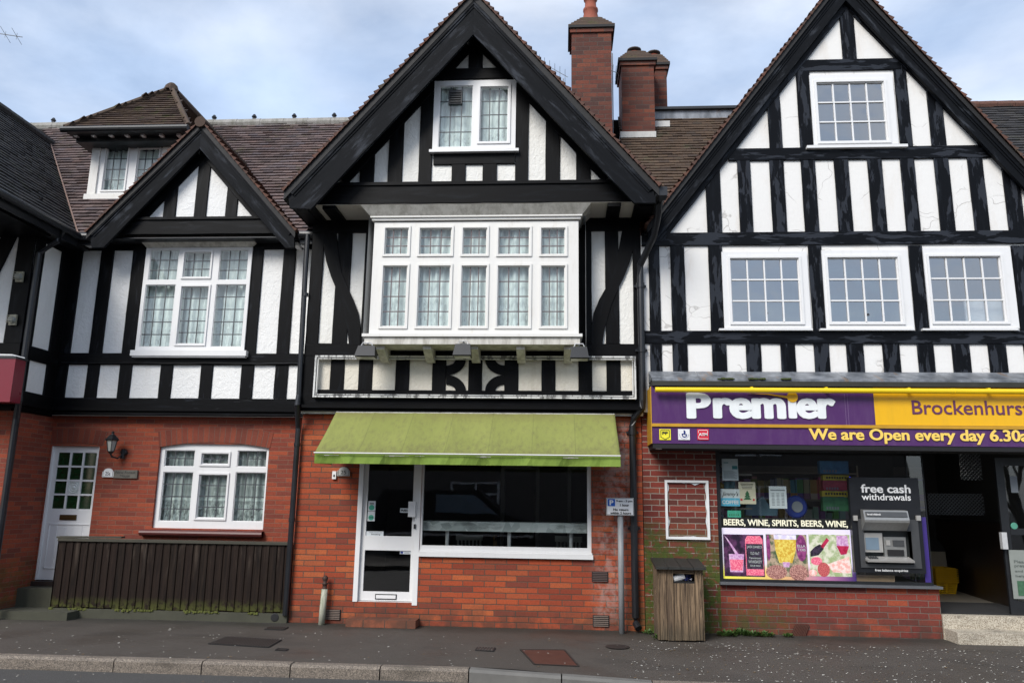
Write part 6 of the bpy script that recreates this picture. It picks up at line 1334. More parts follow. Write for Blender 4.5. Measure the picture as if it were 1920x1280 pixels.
for k, (zx, z0y, z1y, cl) in enumerate(((95,150,230,(.03,.04,.08)),(112,310,370,(.35,.22,.03)),(160,305,370,(.12,.25,.30)),(210,305,370,(.10,.22,.26)),(110,590,660,(.06,.09,.12)))):
    a, b = at(*ZP(zx,z1y), .25), at(*ZP(zx,z0y), .25); h = b.z-a.z
    mb = MB(); mb.lathe((a.x, .25, a.z), [(0,0),(.034,0),(.035,h*.6),(.014,h*.8),(.013,h),(0,h)] if k in (0,1,4) else [(0,0),(.04,0),(.042,.01),(.042,h-.01),(.036,h),(0,h)], 14); mb.build('bottle' if k in (0,1,4) else 'drink_can', simple('drink colour %s' % 'abcde'[k], cl, .25), None, lbs[k], 'bottle' if k in (0,1,4) else 'can', smooth=True)
mb = MB(); 
for zz in (235, 372, 545): v = at(*ZP(90,zz), .25); mb.box(pxr+.06, v.x+.42, .18, .45, v.z-.02, v.z)
mb.build('display_shelf', 'store_floor', None, 'shelf unit behind the left end of the store window', 'shelf')
mb = MB(); v = at(*ZP(480,620), .5); Pn = [(-.22,0),(.2,0),(.22,.1),(.1,.13),(.02,.26),(-.05,.2),(-.1,.28),(-.2,.2)]
mb.prism([(v.x+a_, v.z+b_) for a_, b_ in Pn], .45, .55); mb.build('folded_cloth', simple('pale blue bag', (.08,.16,.2), .7, var=.5, sc=10), None, 'crumpled pale blue bag above the word WINE', 'bag')

# ------------------------------------------------------------------ cash machine
am = zrect(ZA, 55, 185, 497, 785, -.0)
AT = thing('cash_machine', 'black cash machine panel reading free cash withdrawals', 'cash machine', ((am[0]+am[1])/2, 0, am[2]))
M['atm_black'] = simple('satin black panel', (.012, .013, .016), .3, var=.2); M['atm_grey'] = simple('dark grey metal', (.07, .072, .075), .4, .3); M['atm_silver'] = simple('brushed silver', (.30, .30, .29), .35, .5, var=.2, sc=30); M['atm_pale'] = simple('pale grey metal', (.42, .41, .39), .35, .3)
mb = MB(); rc_ = zrect(ZA, 138, 520, 440, 730, -.03); wall(mb, [(am[0],am[2]),(am[1],am[2]),(am[1],am[3]),(am[0],am[3])], [rc_], -.02, .08)
for x_, s_ in ((am[0],-1),(am[1],1)): mb.face([(x_,-.02,am[2]),(x_,.06,am[2]),(x_,.06,am[3]),(x_,-.02,am[3])], None, 0, (s_,0,0))
mb.face([(am[0],-.02,am[3]),(am[1],-.02,am[3]),(am[1],.06,am[3]),(am[0],.06,am[3])], None, 0, (0,0,1)); mb.build('panel', 'atm_black', AT)
text('free cash', (*ZA(115,228), *ZA(428,282)), -.023, 'white', AT, bold=.02); text('withdrawals', (*ZA(120,287), *ZA(430,328)), -.023, 'white', AT, bold=.015); text('free balance enquiries', (*ZA(204,762), *ZA(413,782)), -.023, 'white', AT, bold=.02)
for a, b in ((70,95),(466,494)): q_ = zrect(ZA, a, 424, b, 456, -.05); MB().box(q_[0], q_[1], -.05, -.0205, q_[2], q_[3]).build('camera_block', 'atm_pale', AT)
q_ = zrect(ZA, 105, 448, 486, 755, -.03)
mb = MB(); i_ = zrect(ZA, 138, 520, 440, 730, -.03)
wall(mb, [(q_[0],q_[2]),(q_[1],q_[2]),(q_[1],q_[3]),(q_[0],q_[3])], [i_], -.04, .12)
mb.box(q_[0], q_[1], -.0385, -.0205, q_[3]-.001, q_[3]); mb.box(q_[0]+.001, q_[0]+.004, -.0385, -.0205, q_[2], q_[3]); mb.box(q_[1]-.004, q_[1]-.001, -.0385, -.0205, q_[2], q_[3]); mb.face([(i_[0],.08,i_[2]),(i_[1],.08,i_[2]),(i_[1],.08,i_[3]),(i_[0],.08,i_[3])], None, 0, (0,-1,0)); mb.build('surround', 'atm_grey', AT)
h_ = zrect(ZA, 133, 388, 415, 468, -.14); h2 = zrect(ZA, 143, 470, 412, 520, -.1)
mb = MB(); P = [(-.04, h_[3]), (-.13, h_[3]-.01), (-.17, h_[2]+.03), (-.165, h_[2]-.0), (-.05, h2[2]+.0), (-.04, h2[2])]
for x, s_ in ((h_[0], -1), (h_[1], 1)): mb.face([(x,y_,z_) for y_,z_ in P], None, 0, (s_,0,0))
for k in range(len(P)): (y_,z_), (y2_,z2_) = P[k], P[(k+1)%len(P)]; mb.face([(h_[0],y_,z_),(h_[1],y_,z_),(h_[1],y2_,z2_),(h_[0],y2_,z2_)], None, 0)
hd_ = mb.build('hood', 'atm_silver', AT)
a_, b_ = Vector((0,-.13,h_[3]-.01)), Vector((0,-.17,h_[2]+.03)); 
mb = MB(); mb.face([(h_[0]+.02,-.1425,h_[3]-.025),(h_[1]-.02,-.1425,h_[3]-.025),(h_[1]-.02,-.168,h_[2]+.07),(h_[0]+.02,-.168,h_[2]+.07)], None, 0, (0,-1,0)); mb.build('hood_label', 'atm_grey', hd_)
text('free cash withdrawals', None, -.172, 'white', AT, world=(h_[0]+.03, h_[0]+.20, h_[3]-.07, h_[3]-.045), bold=.02, ext=.001)
# keypad shelf, screen, slots
sc = zrect(ZA, 145, 563, 228, 640, .0); mb = MB(); mb.box(i_[0]+.01, sc[1]+.05, .0, .075, sc[2]-.03, i_[3]-.03); mb.build('screen_housing', 'atm_pale', AT)
M['screen'] = simple('blue grey screen', (.16, .22, .28), .15); MB().box(sc[0], sc[1], -.006, -.0005, sc[2], sc[3]).build('screen', 'screen', AT)
sl = zrect(ZA, 262, 560, 402, 690, .02); MB().box(sl[0], sl[1], .02, .075, sl[2]-.02, sl[3]).build('slot_panel', 'atm_silver', AT)
for bx, mt in (((275,580,300,612),'atm_pale'),((318,580,388,618),'atm_grey'),((285,640,388,680),'black')): q_ = zrect(ZA, *bx, .01); MB().box(q_[0], q_[1], .008, .0195, q_[2], q_[3]).build('slot', mt, AT)
sh = zrect(ZA, 155, 698, 452, 730, -.1); mb = MB(); mb.obox(((sh[0]+sh[1])/2, -.03, sh[3]-.01), ((sh[1]-sh[0])/2,0,0), (0,.09,.02), (0,-.003,.012)); mb.build('key_shelf', 'atm_pale', AT)
mb = MB(); 
for k in range(12): mb.obox((sh[0]+.05+.03*(k%4), -.07+.025*(k//4), sh[3]+.004+.006*(k//4)), (.01,0,0), (0,.008,.002), (0,0,.006))
mb.build('keypad', 'atm_grey', AT)
o_ = zrect(ZA, 80, 800, 327, 846, .10); MB().box(o_[0], o_[1], .09, .12, o_[2], o_[3]).build('cardboard_sheet', simple('cardboard', (.36,.24,.15), .8), None, 'strip of cardboard below the cash machine', 'cardboard')

# ------------------------------------------------------------------ empty poster frame on the store's brick
fr_ = zrect(ZB, 540, 73, 841, 478, -.03); PF = thing('poster_frame', 'white empty poster frame with torn paper edges on brick', 'frame', ((fr_[0]+fr_[1])/2, -.03, fr_[2]))
mb = MB(); t = .03; a, b, c, e = fr_; mb.box(a, b, -.035, -.001, c, c+t); mb.box(a, b, -.035, -.001, e-t, e); mb.box(a, a+t, -.034, -.001, c+t, e-t); mb.box(b-t, b, -.034, -.001, c+t, e-t); mb.build('frame', 'upvc', PF)
mb = MB()
for (p0, p1, nv) in (((a+t,e-t),(b-t,e-t),(0,-1)),((a+t,c+t),(a+t,e-t),(1,0)),((b-t,c+t),(b-t,e-t),(-1,0)),((a+t,c+t),(b-t,c+t),(0,1))):
    n = 14; prev = None
    for k in range(n+1):
        f = k/n; w_ = .004+.03*max(0, mnoise.noise(Vector((f*5, p0[0]*3+nv[0], p0[1]+nv[1]*2))))+(.03*max(0, 1-abs(f-.72)*8) if nv == (0,-1) else 0)
        o1 = (p0[0]+(p1[0]-p0[0])*f, p0[1]+(p1[1]-p0[1])*f); i1 = (o1[0]+nv[0]*w_, o1[1]+nv[1]*w_)
        if prev: mb.face([(prev[0][0],-.01,prev[0][1]),(o1[0],-.01,o1[1]),(i1[0],-.014,i1[1]),(prev[1][0],-.014,prev[1][1])], None, 0, (0,-1,0))
        prev = (o1, i1)
mb.build('torn_paper', 'paper', PF)

# ------------------------------------------------------------------ stickers and plates on the shop front
def sticker(name, label, box, Y, mat, cat='sticker', Z=Z6, th=.003):
    r = zrect(Z, *box, Y); T = thing(name, label, cat, ((r[0]+r[1])/2, Y, r[2])); MB().box(r[0], r[1], Y, Y+th, r[2], r[3]).build('sheet', mat, T); return T, r
T, r = sticker('sticker', 'upper white and green award sticker on the shop door', (418,497,456,549), .055, 'paper'); poly(T, r, disc(.5,.34,.38,.28), 'mint', 'green_disc', .053); patch(T, r, .2, .8, .76, .82, 'ink', 'text_line', .053); patch(T, r, .2, .8, .66, .71, 'ink', 'text_line', .053)
T, r = sticker('sticker', 'lower white and green award sticker on the shop door', (415,551,453,602), .055, 'paper'); poly(T, r, disc(.5,.36,.38,.28), 'mint', 'green_disc', .053); poly(T, r, disc(.36,.36,.1,.08,8), 'ink', 'owl_eye', .052); poly(T, r, disc(.64,.36,.1,.08,8), 'ink', 'owl_eye', .052)
T, r = sticker('door_plate', 'small white PUSH plate beside the shop door handle', (585,535,628,558), .055, 'paper', 'plate'); text('PUSH', None, .053, 'ink', T, world=W_(r, .12, .88, .25, .75), bold=.02)
T, r = sticker('no_smoking_sign', 'pale no smoking strip at the foot of the upper door glass', (407,655,498,679), .054, 'paper', 'sign'); text('Smoking', None, .052, 'ink', T, world=W_(r, .3, .82, .12, .5), bold=.01); text('Thank you for not', None, .052, 'greyink', T, world=W_(r, .15, .92, .6, .88))
T, r = sticker('sticker', 'tiny white sticker at the top of the lower door glass', (584,758,640,774), .055, 'paper'); patch(T, r, .05, .3, .15, .85, 'navy', 'blue_mark', .053); patch(T, r, .4, .9, .3, .6, 'greyink', 'text_line', .053)
def numplate(label, box, Z, Y, s_, w=True):
    r = zrect(Z, *box, Y); T = thing('house_number', label, 'plaque', ((r[0]+r[1])/2, Y, r[2])); X0, X1, z0, z1 = r; h = z1-z0
    pts = [(X0,z0),(X1,z0),(X1,z0+h*.62)]+[((X0+X1)/2+(X1-X0)*.5*math.cos(t)*.8, z0+h*.62+h*.38*math.sin(t)) for t in [math.pi*k/8 for k in range(9)]]+[(X0,z0+h*.62)]
    MB().prism(pts, Y, Y+.02).build('plate', 'white' if w else simple('aged white plate', (.42,.42,.40), .6), T); text(s_, None, Y-.002, 'ink', T, world=W_(r, .28, .72, .2, .62), bold=.01, ext=.001)
    mb = MB()
    for u0, u1, v0, v1 in ((.06,.94,.05,.08),(.06,.09,.08,.6),(.91,.94,.08,.6)): w_ = W_(r, u0, u1, v0, v1); mb.box(w_[0], w_[1], Y-.002, Y, w_[2], w_[3])
    mb.build('border', 'ink', T)
numplate('grey arched number 25 plaque under the awning', (258,320,322,367), Z6, -.03, '25', False)
numplate('small white arched 25a plaque beside the white door', (614,312,682,365), Z3, AYG-.03, '25a')
r = zrect(Z3, 682, 322, 822, 371, AYG-.03); T = thing('house_name_plate', 'weathered grey wooden name plate next to the white door', 'plaque', ((r[0]+r[1])/2, AYG-.03, r[2])); MB().box(r[0], r[1], AYG-.03, AYG-.002, r[2], r[3]).build('board', simple('weathered grey wood', (.13,.12,.10), .8, var=.5, sc=12), T)
text('New Forest', None, AYG-.032, 'ink', T, world=W_(r, .08, .92, .54, .86), ext=.001); text('House', None, AYG-.032, 'ink', T, world=W_(r, .28, .7, .14, .46), ext=.001)
q_ = zrect(Z6, 231, 342, 251, 383, -.03); T = thing('door_bell', 'small white bell box beside the grey number plaque', 'bell', ((q_[0]+q_[1])/2, -.03, q_[2])); MB().box(q_[0], q_[1], -.035, -.001, q_[2], q_[3]).build('case', 'white', T); MB().box((q_[0]+q_[1])/2-.008, (q_[0]+q_[1])/2+.008, -.042, -.036, q_[2]+.03, q_[2]+.06).build('button', 'black_plastic', T)

# ------------------------------------------------------------------ wall lantern
ly = AYG-.20; v = at(*Z3(672,150), ly); lk = (at(*Z3(672,98), ly).z-at(*Z3(672,230), ly).z)/.42
LT = thing('wall_lantern', 'black carriage lantern on the brick beside the white door', 'lantern', (v.x+.12, AYG, at(*Z3(690,250), ly).z)); zt = at(*Z3(672,98), ly).z; zr = at(*Z3(672,140), ly).z; zb_ = at(*Z3(672,212), ly).z; hw = .078
mb = MB(); mb.lathe((v.x, ly, zr), [(.095,-.012),(.105,0),(.07,.035),(.035,.07),(.02,.075),(.018,.09),(.026,.10),(.008,.12),(0,zt-zr)], 6); mb.lathe((v.x, ly, zb_-.03), [(0,0),(.02,.0),(.045,.03),(.05,.035)], 6)
for k in range(6): t = math.pi*k/3; mb.tube([(v.x+hw*math.cos(t), ly+hw*math.sin(t), zr-.01), (v.x+.045*math.cos(t), ly+.045*math.sin(t), zb_)], .005, 5)
mb.build('lantern_frame', 'black_metal', LT)
mb = MB(); mb.lathe((v.x, ly, zb_), [(.040,0),(.072,zr-zb_-.012)], 6); M['lglass'] = simple('milky lantern glass', (.35,.36,.33), .2); mb.build('lantern_glass', 'lglass', LT)
mb = MB(); mb.tube([(v.x,ly,zb_-.03),(v.x+.01,ly+.02,zb_-.07),(v.x+.06,ly+.09,zb_-.09),(v.x+.09,ly+.15,zb_-.03),(v.x+.09,AYG-.01,zb_)], .012, 8); mb.lathe((v.x+.09, AYG-.03, zb_-.0), [(0,.02),(.035,.02),(.05,0),(.05,-.03)], 12, ax='y'); mb.tube([(v.x+.09,AYG-.03,zb_+.05),(v.x+.09,AYG-.03,zb_-.09)], .03, 8); mb.build('bracket', 'black_metal', LT)
# bulkhead lamps and red box sign on the corner house
for (zx, zy, lb) in ((120,382,'upper square bulkhead lamp on the dark corner post'), (80,640,'lower square bulkhead lamp on the dark corner post')):
    v = at(*Z2(zx, zy), DYF-.04); T = thing('bulkhead_lamp', lb, 'wall lamp', (v.x, DYF-.04, v.z-.08), 'bulkhead lamps on the corner post'); mb = MB(); mb.box(v.x-.05, v.x+.05, DYF-.06, DYF-.03, v.z-.075, v.z+.075); mb.build('base', simple('cream lamp base', (.32,.30,.22), .5), T)
    mb = MB(); mb.lathe((v.x, DYF-.06, v.z), [(.05,0),(.045,.04),(.03,.05),(0,.052)], 12, ax='y'); mb.build('lens', 'lglass', T); mb = MB()
    for k in range(-2, 3): mb.box(v.x-.05, v.x+.05, DYF-.125, DYF-.118, v.z+k*.024-.003, v.z+k*.024+.003)
    mb.build('cage', simple('lamp cage', (.3,.28,.2), .5), T)
r0, r1 = at(*Z2(95,870), -.95), at(*Z2(88,1130), -.95); mb = MB(); mb.box(r0.x-2.2, r0.x, -.95, -.75, r1.z, r0.z)
RS = thing('box_sign', 'dark red box sign cut off by the left edge of the photo', 'sign', (r0.x-1, -.85, r1.z)); M['maroon'] = simple('dark red plastic', (.17,.004,.018), .3, var=.1); mb.build('box', 'maroon', RS)
mb = MB(); mb.box(r0.x-2.2, r0.x+.01, -.96, -.72, r0.z+.001, r0.z+.03); mb.build('cap', 'black_metal', RS); mb = MB(); mb.tube([(r0.x-2,-.86,r0.z+.09),(r0.x-.12,-.86,r0.z+.06),(r0.x+.0,-.8,r0.z+.03),(-7.42,-.5,r0.z+.06)], .014, 6); mb.build('cable', 'white', RS)

# ------------------------------------------------------------------ cables along the timbers (small detail)
def cable(name, label, pts, r=.006, mat='black_metal', parent=None):
    return MB().tube(pts, r, 5).build(name, mat, parent, label)
zc_ = at(330, 680, AYF-.05).z
cable('cable', None, [(AX0+.1+.12*k, AYF-.05, zc_+.012*mnoise.noise(Vector((k*.7,0,3)))-.01*abs(math.sin(k*.33))) for k in range(32)], .007, 'black_metal', A)

# ------------------------------------------------------------------ fence in front of the left house
g = G('dark stained fence board'); x, y, _ = g.xyz(g.uv()); v = g.com(x, y); p = g.pos(); px3, py3, pz3 = g.xyz(p)
wb = g.n('ShaderNodeTexWhiteNoise', {'W': g.ma('FLOOR', g.ma('MULTIPLY', y, .5))}, noise_dimensions='1D').outputs[0]
gr_ = g.step(g.noise(g.map(v, (1.5, 40, 1)), 1.0, 5, .6, .8), .3, .7)
c = g.mix(gr_, (.004, .0022, .0016), (.020, .012, .008)); c = g.mix(g.ma('MULTIPLY', g.step(g.noise(g.map(v, (1.1, 9, 1)), 1.0, 5, .6, 1.5), .52, .75), g.ma('MULTIPLY', g.step(pz3, .4, 1.0), .8)), c, (.085, .066, .052))
c = g.mix(g.ma('MULTIPLY', wb, .35), c, (.02, .01, .008))
c = g.mix(g.ma('MULTIPLY', g.ma('MULTIPLY', g.step(pz3, .30, .14), g.step(g.noise(p, 14, 5, .7), .38, .55)), .8), c, (.06, .065, .015))
g.bump(gr_, .5, .004); M['fence'] = g.fin(c, .75, spec=.2)
f0, f1 = at(*Z3(357,740), -.02), at(*Z3(1768,762), -.02); b0_, b1_ = at(*Z3(320,1145), -.02), at(*Z3(1745,1175), -.02)
FT = (f0.z+f1.z)/2; FB = (b0_.z+b1_.z)/2; FX0, FX1 = (f0.x+b0_.x)/2-.02, BX0-.01
FE = thing('wooden_fence', 'low dark brown boarded fence in front of the left house', 'fence', ((FX0+FX1)/2, 0, 0))
nb_ = 31; bwid = (FX1-FX0)/nb_; mb = MB()
for k in range(nb_):
    xc = FX0+bwid*(k+.5); wd = bwid/2+.004; tl = random.uniform(-.005,.005); yy = -.030; zt2, zb3 = FT-.02, FB+random.uniform(-.012,.01); off = random.random()*40+k*2
    L0_, R0_, L1_, R1_ = xc-wd+tl, xc+wd+tl, xc-wd, xc+wd
    mb.face([(L0_,yy+.016,zb3),(R0_,yy,zb3),(R1_,yy-.004,zt2),(L1_,yy+.012,zt2)], [(0+off,off),(off,off+.11),(off+1,off+.11),(off+1,off)], 0, (0,-1,0)); mb.face([(L0_,yy,zb3),(L1_,yy-.004,zt2),(L1_,yy+.02,zt2),(L0_,yy+.02,zb3)], None, 0, (-1,0,0)); mb.face([(R0_,yy,zb3),(R1_,yy-.004,zt2),(R1_,yy+.02,zt2),(R0_,yy+.02,zb3)], None, 0, (1,0,0)); mb.face([(L0_,yy+.02,zb3),(R0_,yy+.02,zb3),(R1_,yy+.02,zt2),(L1_,yy+.02,zt2)], None, 0, (0,1,0))
mb.build('boards', 'fence', FE)
mb = MB(); mb.obox(((FX0+FX1)/2, -.02, FT), ((FX1-FX0)/2,0,-.0), (0,.035,0), (0,0,.018), uv_long=True); mb.obox((FX0+.42, .02, FT+.035), (.44,.03,.004), (0,.05,0), (0,0,.012), uv_long=True); mb.build('capping_rail', simple('grey green weathered rail', (.045,.042,.03), .8, var=.4, sc=6), FE)
for x in (FX0+.05, (FX0+FX1)/2, FX1-.05): MB().box(x-.04, x+.04, .0, .08, 0, FT-.02).build('post', 'fence', FE)
MB().box(FX0, FX1, -.05, .03, -.05, FB-.012).build('concrete_plinth', 'step_green', FE)
mb = MB(); x = FX1-.16; mb.lathe((x, -.052, .07), [(0,.004),(.045,.004),(.055,0),(.055,-.01)], 14, ax='y'); mb.build('drain_outlet', 'black', FE)
# moss along the foot of the fence
mb = MB()
for _ in range(700):
    x = random.uniform(FX0, FX1); 
    if mnoise.noise(Vector((x*2.2, 0, 5))) < -.05: continue
    s_ = random.uniform(.004,.014); mb.obox((x, -.05+random.uniform(-.006,.02), FB-.012+random.uniform(-.015,.006)), (s_,0,0), (0,s_,0), (0,0,s_*.7))
mb.build('moss', simple('yellow green moss', (.09,.10,.02), .95, var=.5, sc=30), None, 'yellow green moss along the foot of the dark fence', 'moss', kind='stuff')

# ------------------------------------------------------------------ parking sign
bp = atz(1166, 1187, 0); PS = thing('parking_sign', 'parking sign reading 9 am - 5 pm on a galvanised post', 'sign', (bp.x, bp.y, 0)); yp = bp.y
pt = at(1161, 962, yp); mb = MB(); mb.tube([(bp.x,yp,-.02),(bp.x,yp,pt.z+.12)], .037, 16); M['galv'] = stained('galvanised steel', (.26,.27,.28), (.15,.155,.16), .4, .7, .6, .5); mb.build('post', 'galv', PS, smooth=True)
r = zrect(Z6, 1661, 481, 1804, 572, yp-.055); mb = MB(); mb.box(r[0], r[1], yp-.055, yp-.05, r[2], r[3]); pl_ = mb.build('plate', 'white', PS)
mb = MB(); 
for u0,u1,v0,v1 in ((.01,.99,.02,.045),(.01,.99,.955,.98),(.01,.025,.045,.955),(.975,.99,.045,.955)): w_ = W_(r,u0,u1,v0,v1); mb.box(w_[0],w_[1],yp-.0565,yp-.0551,w_[2],w_[3])
mb.build('border', 'ink', pl_)
M['blue'] = simple('parking blue', (.01,.10,.45), .4); w_ = W_(r,.05,.32,.52,.93); MB().box(w_[0],w_[1],yp-.057,yp-.0551,w_[2],w_[3]).build('blue_square', 'blue', pl_)
text('P', None, yp-.0585, 'white', pl_, world=W_(r,.115,.26,.58,.87), bold=.04, ext=.001)
for s_, a, b, c, d_ in (('9 am - 5 pm',.36,.95,.74,.88),('1 hour',.5,.83,.52,.66),('No return',.25,.80,.26,.40),('within 2 hours',.14,.90,.07,.20)): text(s_, None, yp-.0575, 'ink', pl_, world=W_(r,a,b,c,d_), bold=.025, ext=.001)
mb = MB(); 
for dz in (.06, .18): mb.box(bp.x-.05, bp.x+.05, yp-.049, yp+.0, r[2]+dz, r[2]+dz+.02)
mb.build('clip', 'galv', PS)

# ------------------------------------------------------------------ wooden litter bin
g = G('weathered bin wood'); x, y, _ = g.xyz(g.uv()); v = g.com(x, y); p = g.pos(); _, _, pz4 = g.xyz(p)
gr_ = g.step(g.noise(g.map(v, (1.6, 38, 1)), 1.0, 6, .7, 1.4), .33, .66)
c = g.mix(gr_, (.032,.018,.010), (.26,.178,.105)); c = g.mix(g.ma('MULTIPLY', g.step(g.noise(g.map(v, (.8, 7, 1)), 1.0, 4), .5, .7), .5), c, (.05,.03,.02)); c = g.mix(g.ma('MULTIPLY', g.step(pz4, .3, .05), .5), c, (.03,.03,.018)); g.bump(gr_, .6, .005); M['binwood'] = g.fin(c, .85)
c0, c1 = atz(1250, 1203, drop(1.3)*.1), atz(1317, 1205, drop(1.3)*.1); byf = (c0.y+c1.y)/2
bx0, bx1 = at(1237, 1130, byf).x, at(1317, 1130, byf).x; dpth = .46; zt = at(1280, 1066, byf).z
LB = thing('litter_bin', 'weathered wooden slatted litter bin against the mossy brick', 'litter bin', ((bx0+bx1)/2, byf+dpth/2, 0))
op = rect(1257, 1075, 1297, 1093, byf)
def slats(mb, n, fx, z0, z1, skip=None):
    for k in range(n):
        a, b = k/n, (k+1)/n; za, zb3 = z0+random.uniform(0,.012), z1-random.uniform(0,.006)
        fx(mb, a, b, za, zb3)
def front(mb, a, b, z0, z1):
    xa_, xb_ = bx0+(bx1-bx0)*a+.003, bx0+(bx1-bx0)*b-.003; yy = byf+random.uniform(-.004,.004)
    if xa_ > op[0]-.04 and xb_ < op[1]+.04: z1 = op[2]
    mb.obox(((xa_+xb_)/2, yy+.012, (z0+z1)/2), ((xb_-xa_)/2,0,0), (0,.012,0), (0,0,(z1-z0)/2), uv_long=True)
mb = MB(); slats(mb, 6, front, .01, zt)
mb.obox(((op[0]+op[1])/2, byf+.012, (op[3]+zt)/2), ((op[1]-op[0])/2+.03,0,0), (0,.012,0), (0,0,(zt-op[3])/2), uv_long=True); mb.build('front_panel', 'binwood', LB)
for x_ in (bx0-.012, bx1+.012):
    mb = MB()
    for k in range(5):
        y_ = byf+.03+(dpth-.03)*(k+.5)/5
        if x_ < bx0 and k in (2,) : mb.obox((x_, y_, .01+(zt-.32)/2), (.011,0,0), (0,(dpth-.03)/10-.003,0), (0,0,(zt-.34)/2), uv_long=True)
        else: mb.obox((x_, y_, zt/2+.005), (.011,0,0), (0,(dpth-.03)/10-.003,0), (0,0,zt/2-.006), uv_long=True)
    mb.build('side_panel', 'binwood', LB)
mb = MB(); mb.box(bx0, bx1, byf+dpth-.02, byf+dpth, .01, zt-.01); mb.build('back_panel', 'binwood', LB)
mb = MB(); M['slate_wet'] = simple('dark felted lid', (.022,.022,.02), .5, var=.5, sc=10, bump=.3)
for k in range(4):
    xa_, xb_ = bx0-.05+(bx1-bx0+.1)*k/4, bx0-.05+(bx1-bx0+.1)*(k+1)/4; mb.obox(((xa_+xb_)/2, byf+dpth/2-.02, zt+.045), ((xb_-xa_)/2-.003,0,.004*random.uniform(-1,1)), (0,dpth/2+.05,.035), (0,0,.014))
mb.build('lid', 'slate_wet', LB)
mb = MB(); mb.box(bx0+.03, bx1-.03, byf+.05, byf+dpth-.04, .05, op[2]+.02); mb.build('liner', 'black', LB)
mb = MB(); cz_ = op[2]+.05; mb.tube([(op[0]+.04, byf+.07, cz_-.01), (op[0]+.17, byf+.10, cz_+.03)], .038, 12, r1=.050); mb.build('paper_cup', 'white', None, 'white paper cup poking out of the litter bin', 'cup')
mb = MB(); P_ = [Vector((op[0]+.17, byf+.05, op[2]+.02))+Vector((random.uniform(-.02,.12), random.uniform(0,.08), random.uniform(-.02,.085))) for _ in range(26)]
for k in range(0, 24): mb.face([P_[k], P_[(k+1)%26], P_[(k+2)%26]], None, k%3 == 0 and 1 or 0)
mb.build('crisp_packet', [simple('navy packet', (.01,.015,.09), .25), simple('silver foil', (.5,.5,.55), .2, .6)], None, 'crumpled navy packet in the litter bin opening', 'packet')

# ------------------------------------------------------------------ standpipe by the shop door
v0, v1 = atz(606, 1168, 0), at(607, 1105, -.1); sy = -.09; zt = at(607, 1103, sy).z; z2_ = at(608, 1080, sy).z; x = at(607, 1130, sy).x
SP = thing('standpipe', 'peeling white standpipe with a rusty cap beside the shop door', 'pipe', (x, sy, 0)); mb = MB(); mb.tube([(x-.015,sy,-.02),(x,sy,zt)], .042, 14)
M['peel'] = stained('peeling white pipe paint', (.42,.42,.34), (.07,.10,.03), .38, .6, .9, .6); mb.build('sleeve', 'peel', SP, smooth=True)
mb = MB(); mb.lathe((x, sy, zt), [(.044,0),(.03,.005),(.028,.05),(.036,.055),(.036,.075),(.02,.08),(.034,.11),(.04,.14),(.02,.165),(0,.17)], 12); mb.build('cap', simple('rusty iron cap', (.04,.018,.012), .7, var=.5, sc=20), SP, smooth=True)

# ------------------------------------------------------------------ covers in the pavement
def gp(px, py): v = atz(px, py, 0); return Vector((v.x, v.y, gz(v.x, v.y)))
def cover(name, label, cs, mat, ribs=0, dark='black', dz=.005, cat='cover'):
    P = [gp(*c)+Vector((0,0,dz)) for c in cs]; c0 = sum(P, Vector())/4; T = thing(name, label, cat, (c0.x, c0.y, 0))
    mb = MB(); mb.face(P, None, 0, (0,0,1)); mb.build('plate', mat, T)
    mb = MB()
    for k in range(4):
        a, b = P[k], P[(k+1)%4]; mb.obox((a+b)/2+Vector((0,0,.002)), (b-a)/2, (b-a).cross(Vector((0,0,1))).normalized()*.009, (0,0,.003))
    mb.build('rim', dark, T)
    if ribs:
        mb = MB()
        for k in range(ribs):
            f = (k+.5)/ribs; a, b = P[0].lerp(P[1], f), P[3].lerp(P[2], f); mb.obox((a+b)/2+Vector((0,0,.004)), (b-a)/2*.94, (b-a).cross(Vector((0,0,1))).normalized()*((P[1]-P[0]).length/ribs*.27), (0,0,.004))
        mb.build('ribs', simple('worn iron', (.05,.04,.035), .6), T)
    return T
M['rust'] = simple('rusty brown steel plate', (.075,.024,.014), .7, var=.35, sc=9, bump=.3); M['iron'] = simple('dark iron', (.022,.018,.016), .6, var=.3, sc=30)
cover('access_cover', 'flat rusty brown steel cover in the pavement', [(976,1218),(1058,1217),(1085,1241),(1002,1242)], 'rust', dark='iron')
cover('drain_cover', 'large ribbed dark drain cover in the pavement', [(425,1194),(527,1200),(503,1214),(391,1207)], 'iron', 22)
cover('drain_grate', 'small grate beside the end of the fence', [(505,1175),(540,1176),(531,1181),(496,1180)], 'black', 8)
cover('stopcock_cover', 'tiny stopcock cover near the kerb', [(521,1216),(540,1217),(536,1220),(517,1219)], 'iron')
cover('stopcock_cover', 'tiny pale patterned cover in the middle of the pavement', [(896,1214),(928,1215),(925,1221),(892,1219)], simple('worn pale iron', (.11,.10,.09), .6), 6)
v = gp(1158, 1212); T = thing('manhole_cover', 'round dark cover in front of the litter bin', 'cover', (v.x, v.y, 0)); mb = MB(); mb.lathe((v.x, v.y, v.z+.004), [(0,.003),(.13,.003),(.14,0)], 24); mb.build('plate', 'iron', T)
pts = [at(*(lambda c: (1240+c[0]*.354, 1080+c[1]*.354))(c), -.006) for c in ((682,320),(760,320),(783,254),(712,250))]
T = thing('leaning_grate', 'rusty ribbed vent grate at the foot of the store wall', 'grate', (pts[0].x, -.01, pts[0].z)); mb = MB(); mb.face([p_+Vector((0,-.006,0)) for p_ in pts], None, 0, (0,-1,0)); mb.build('plate', 'black', T)
mb = MB()
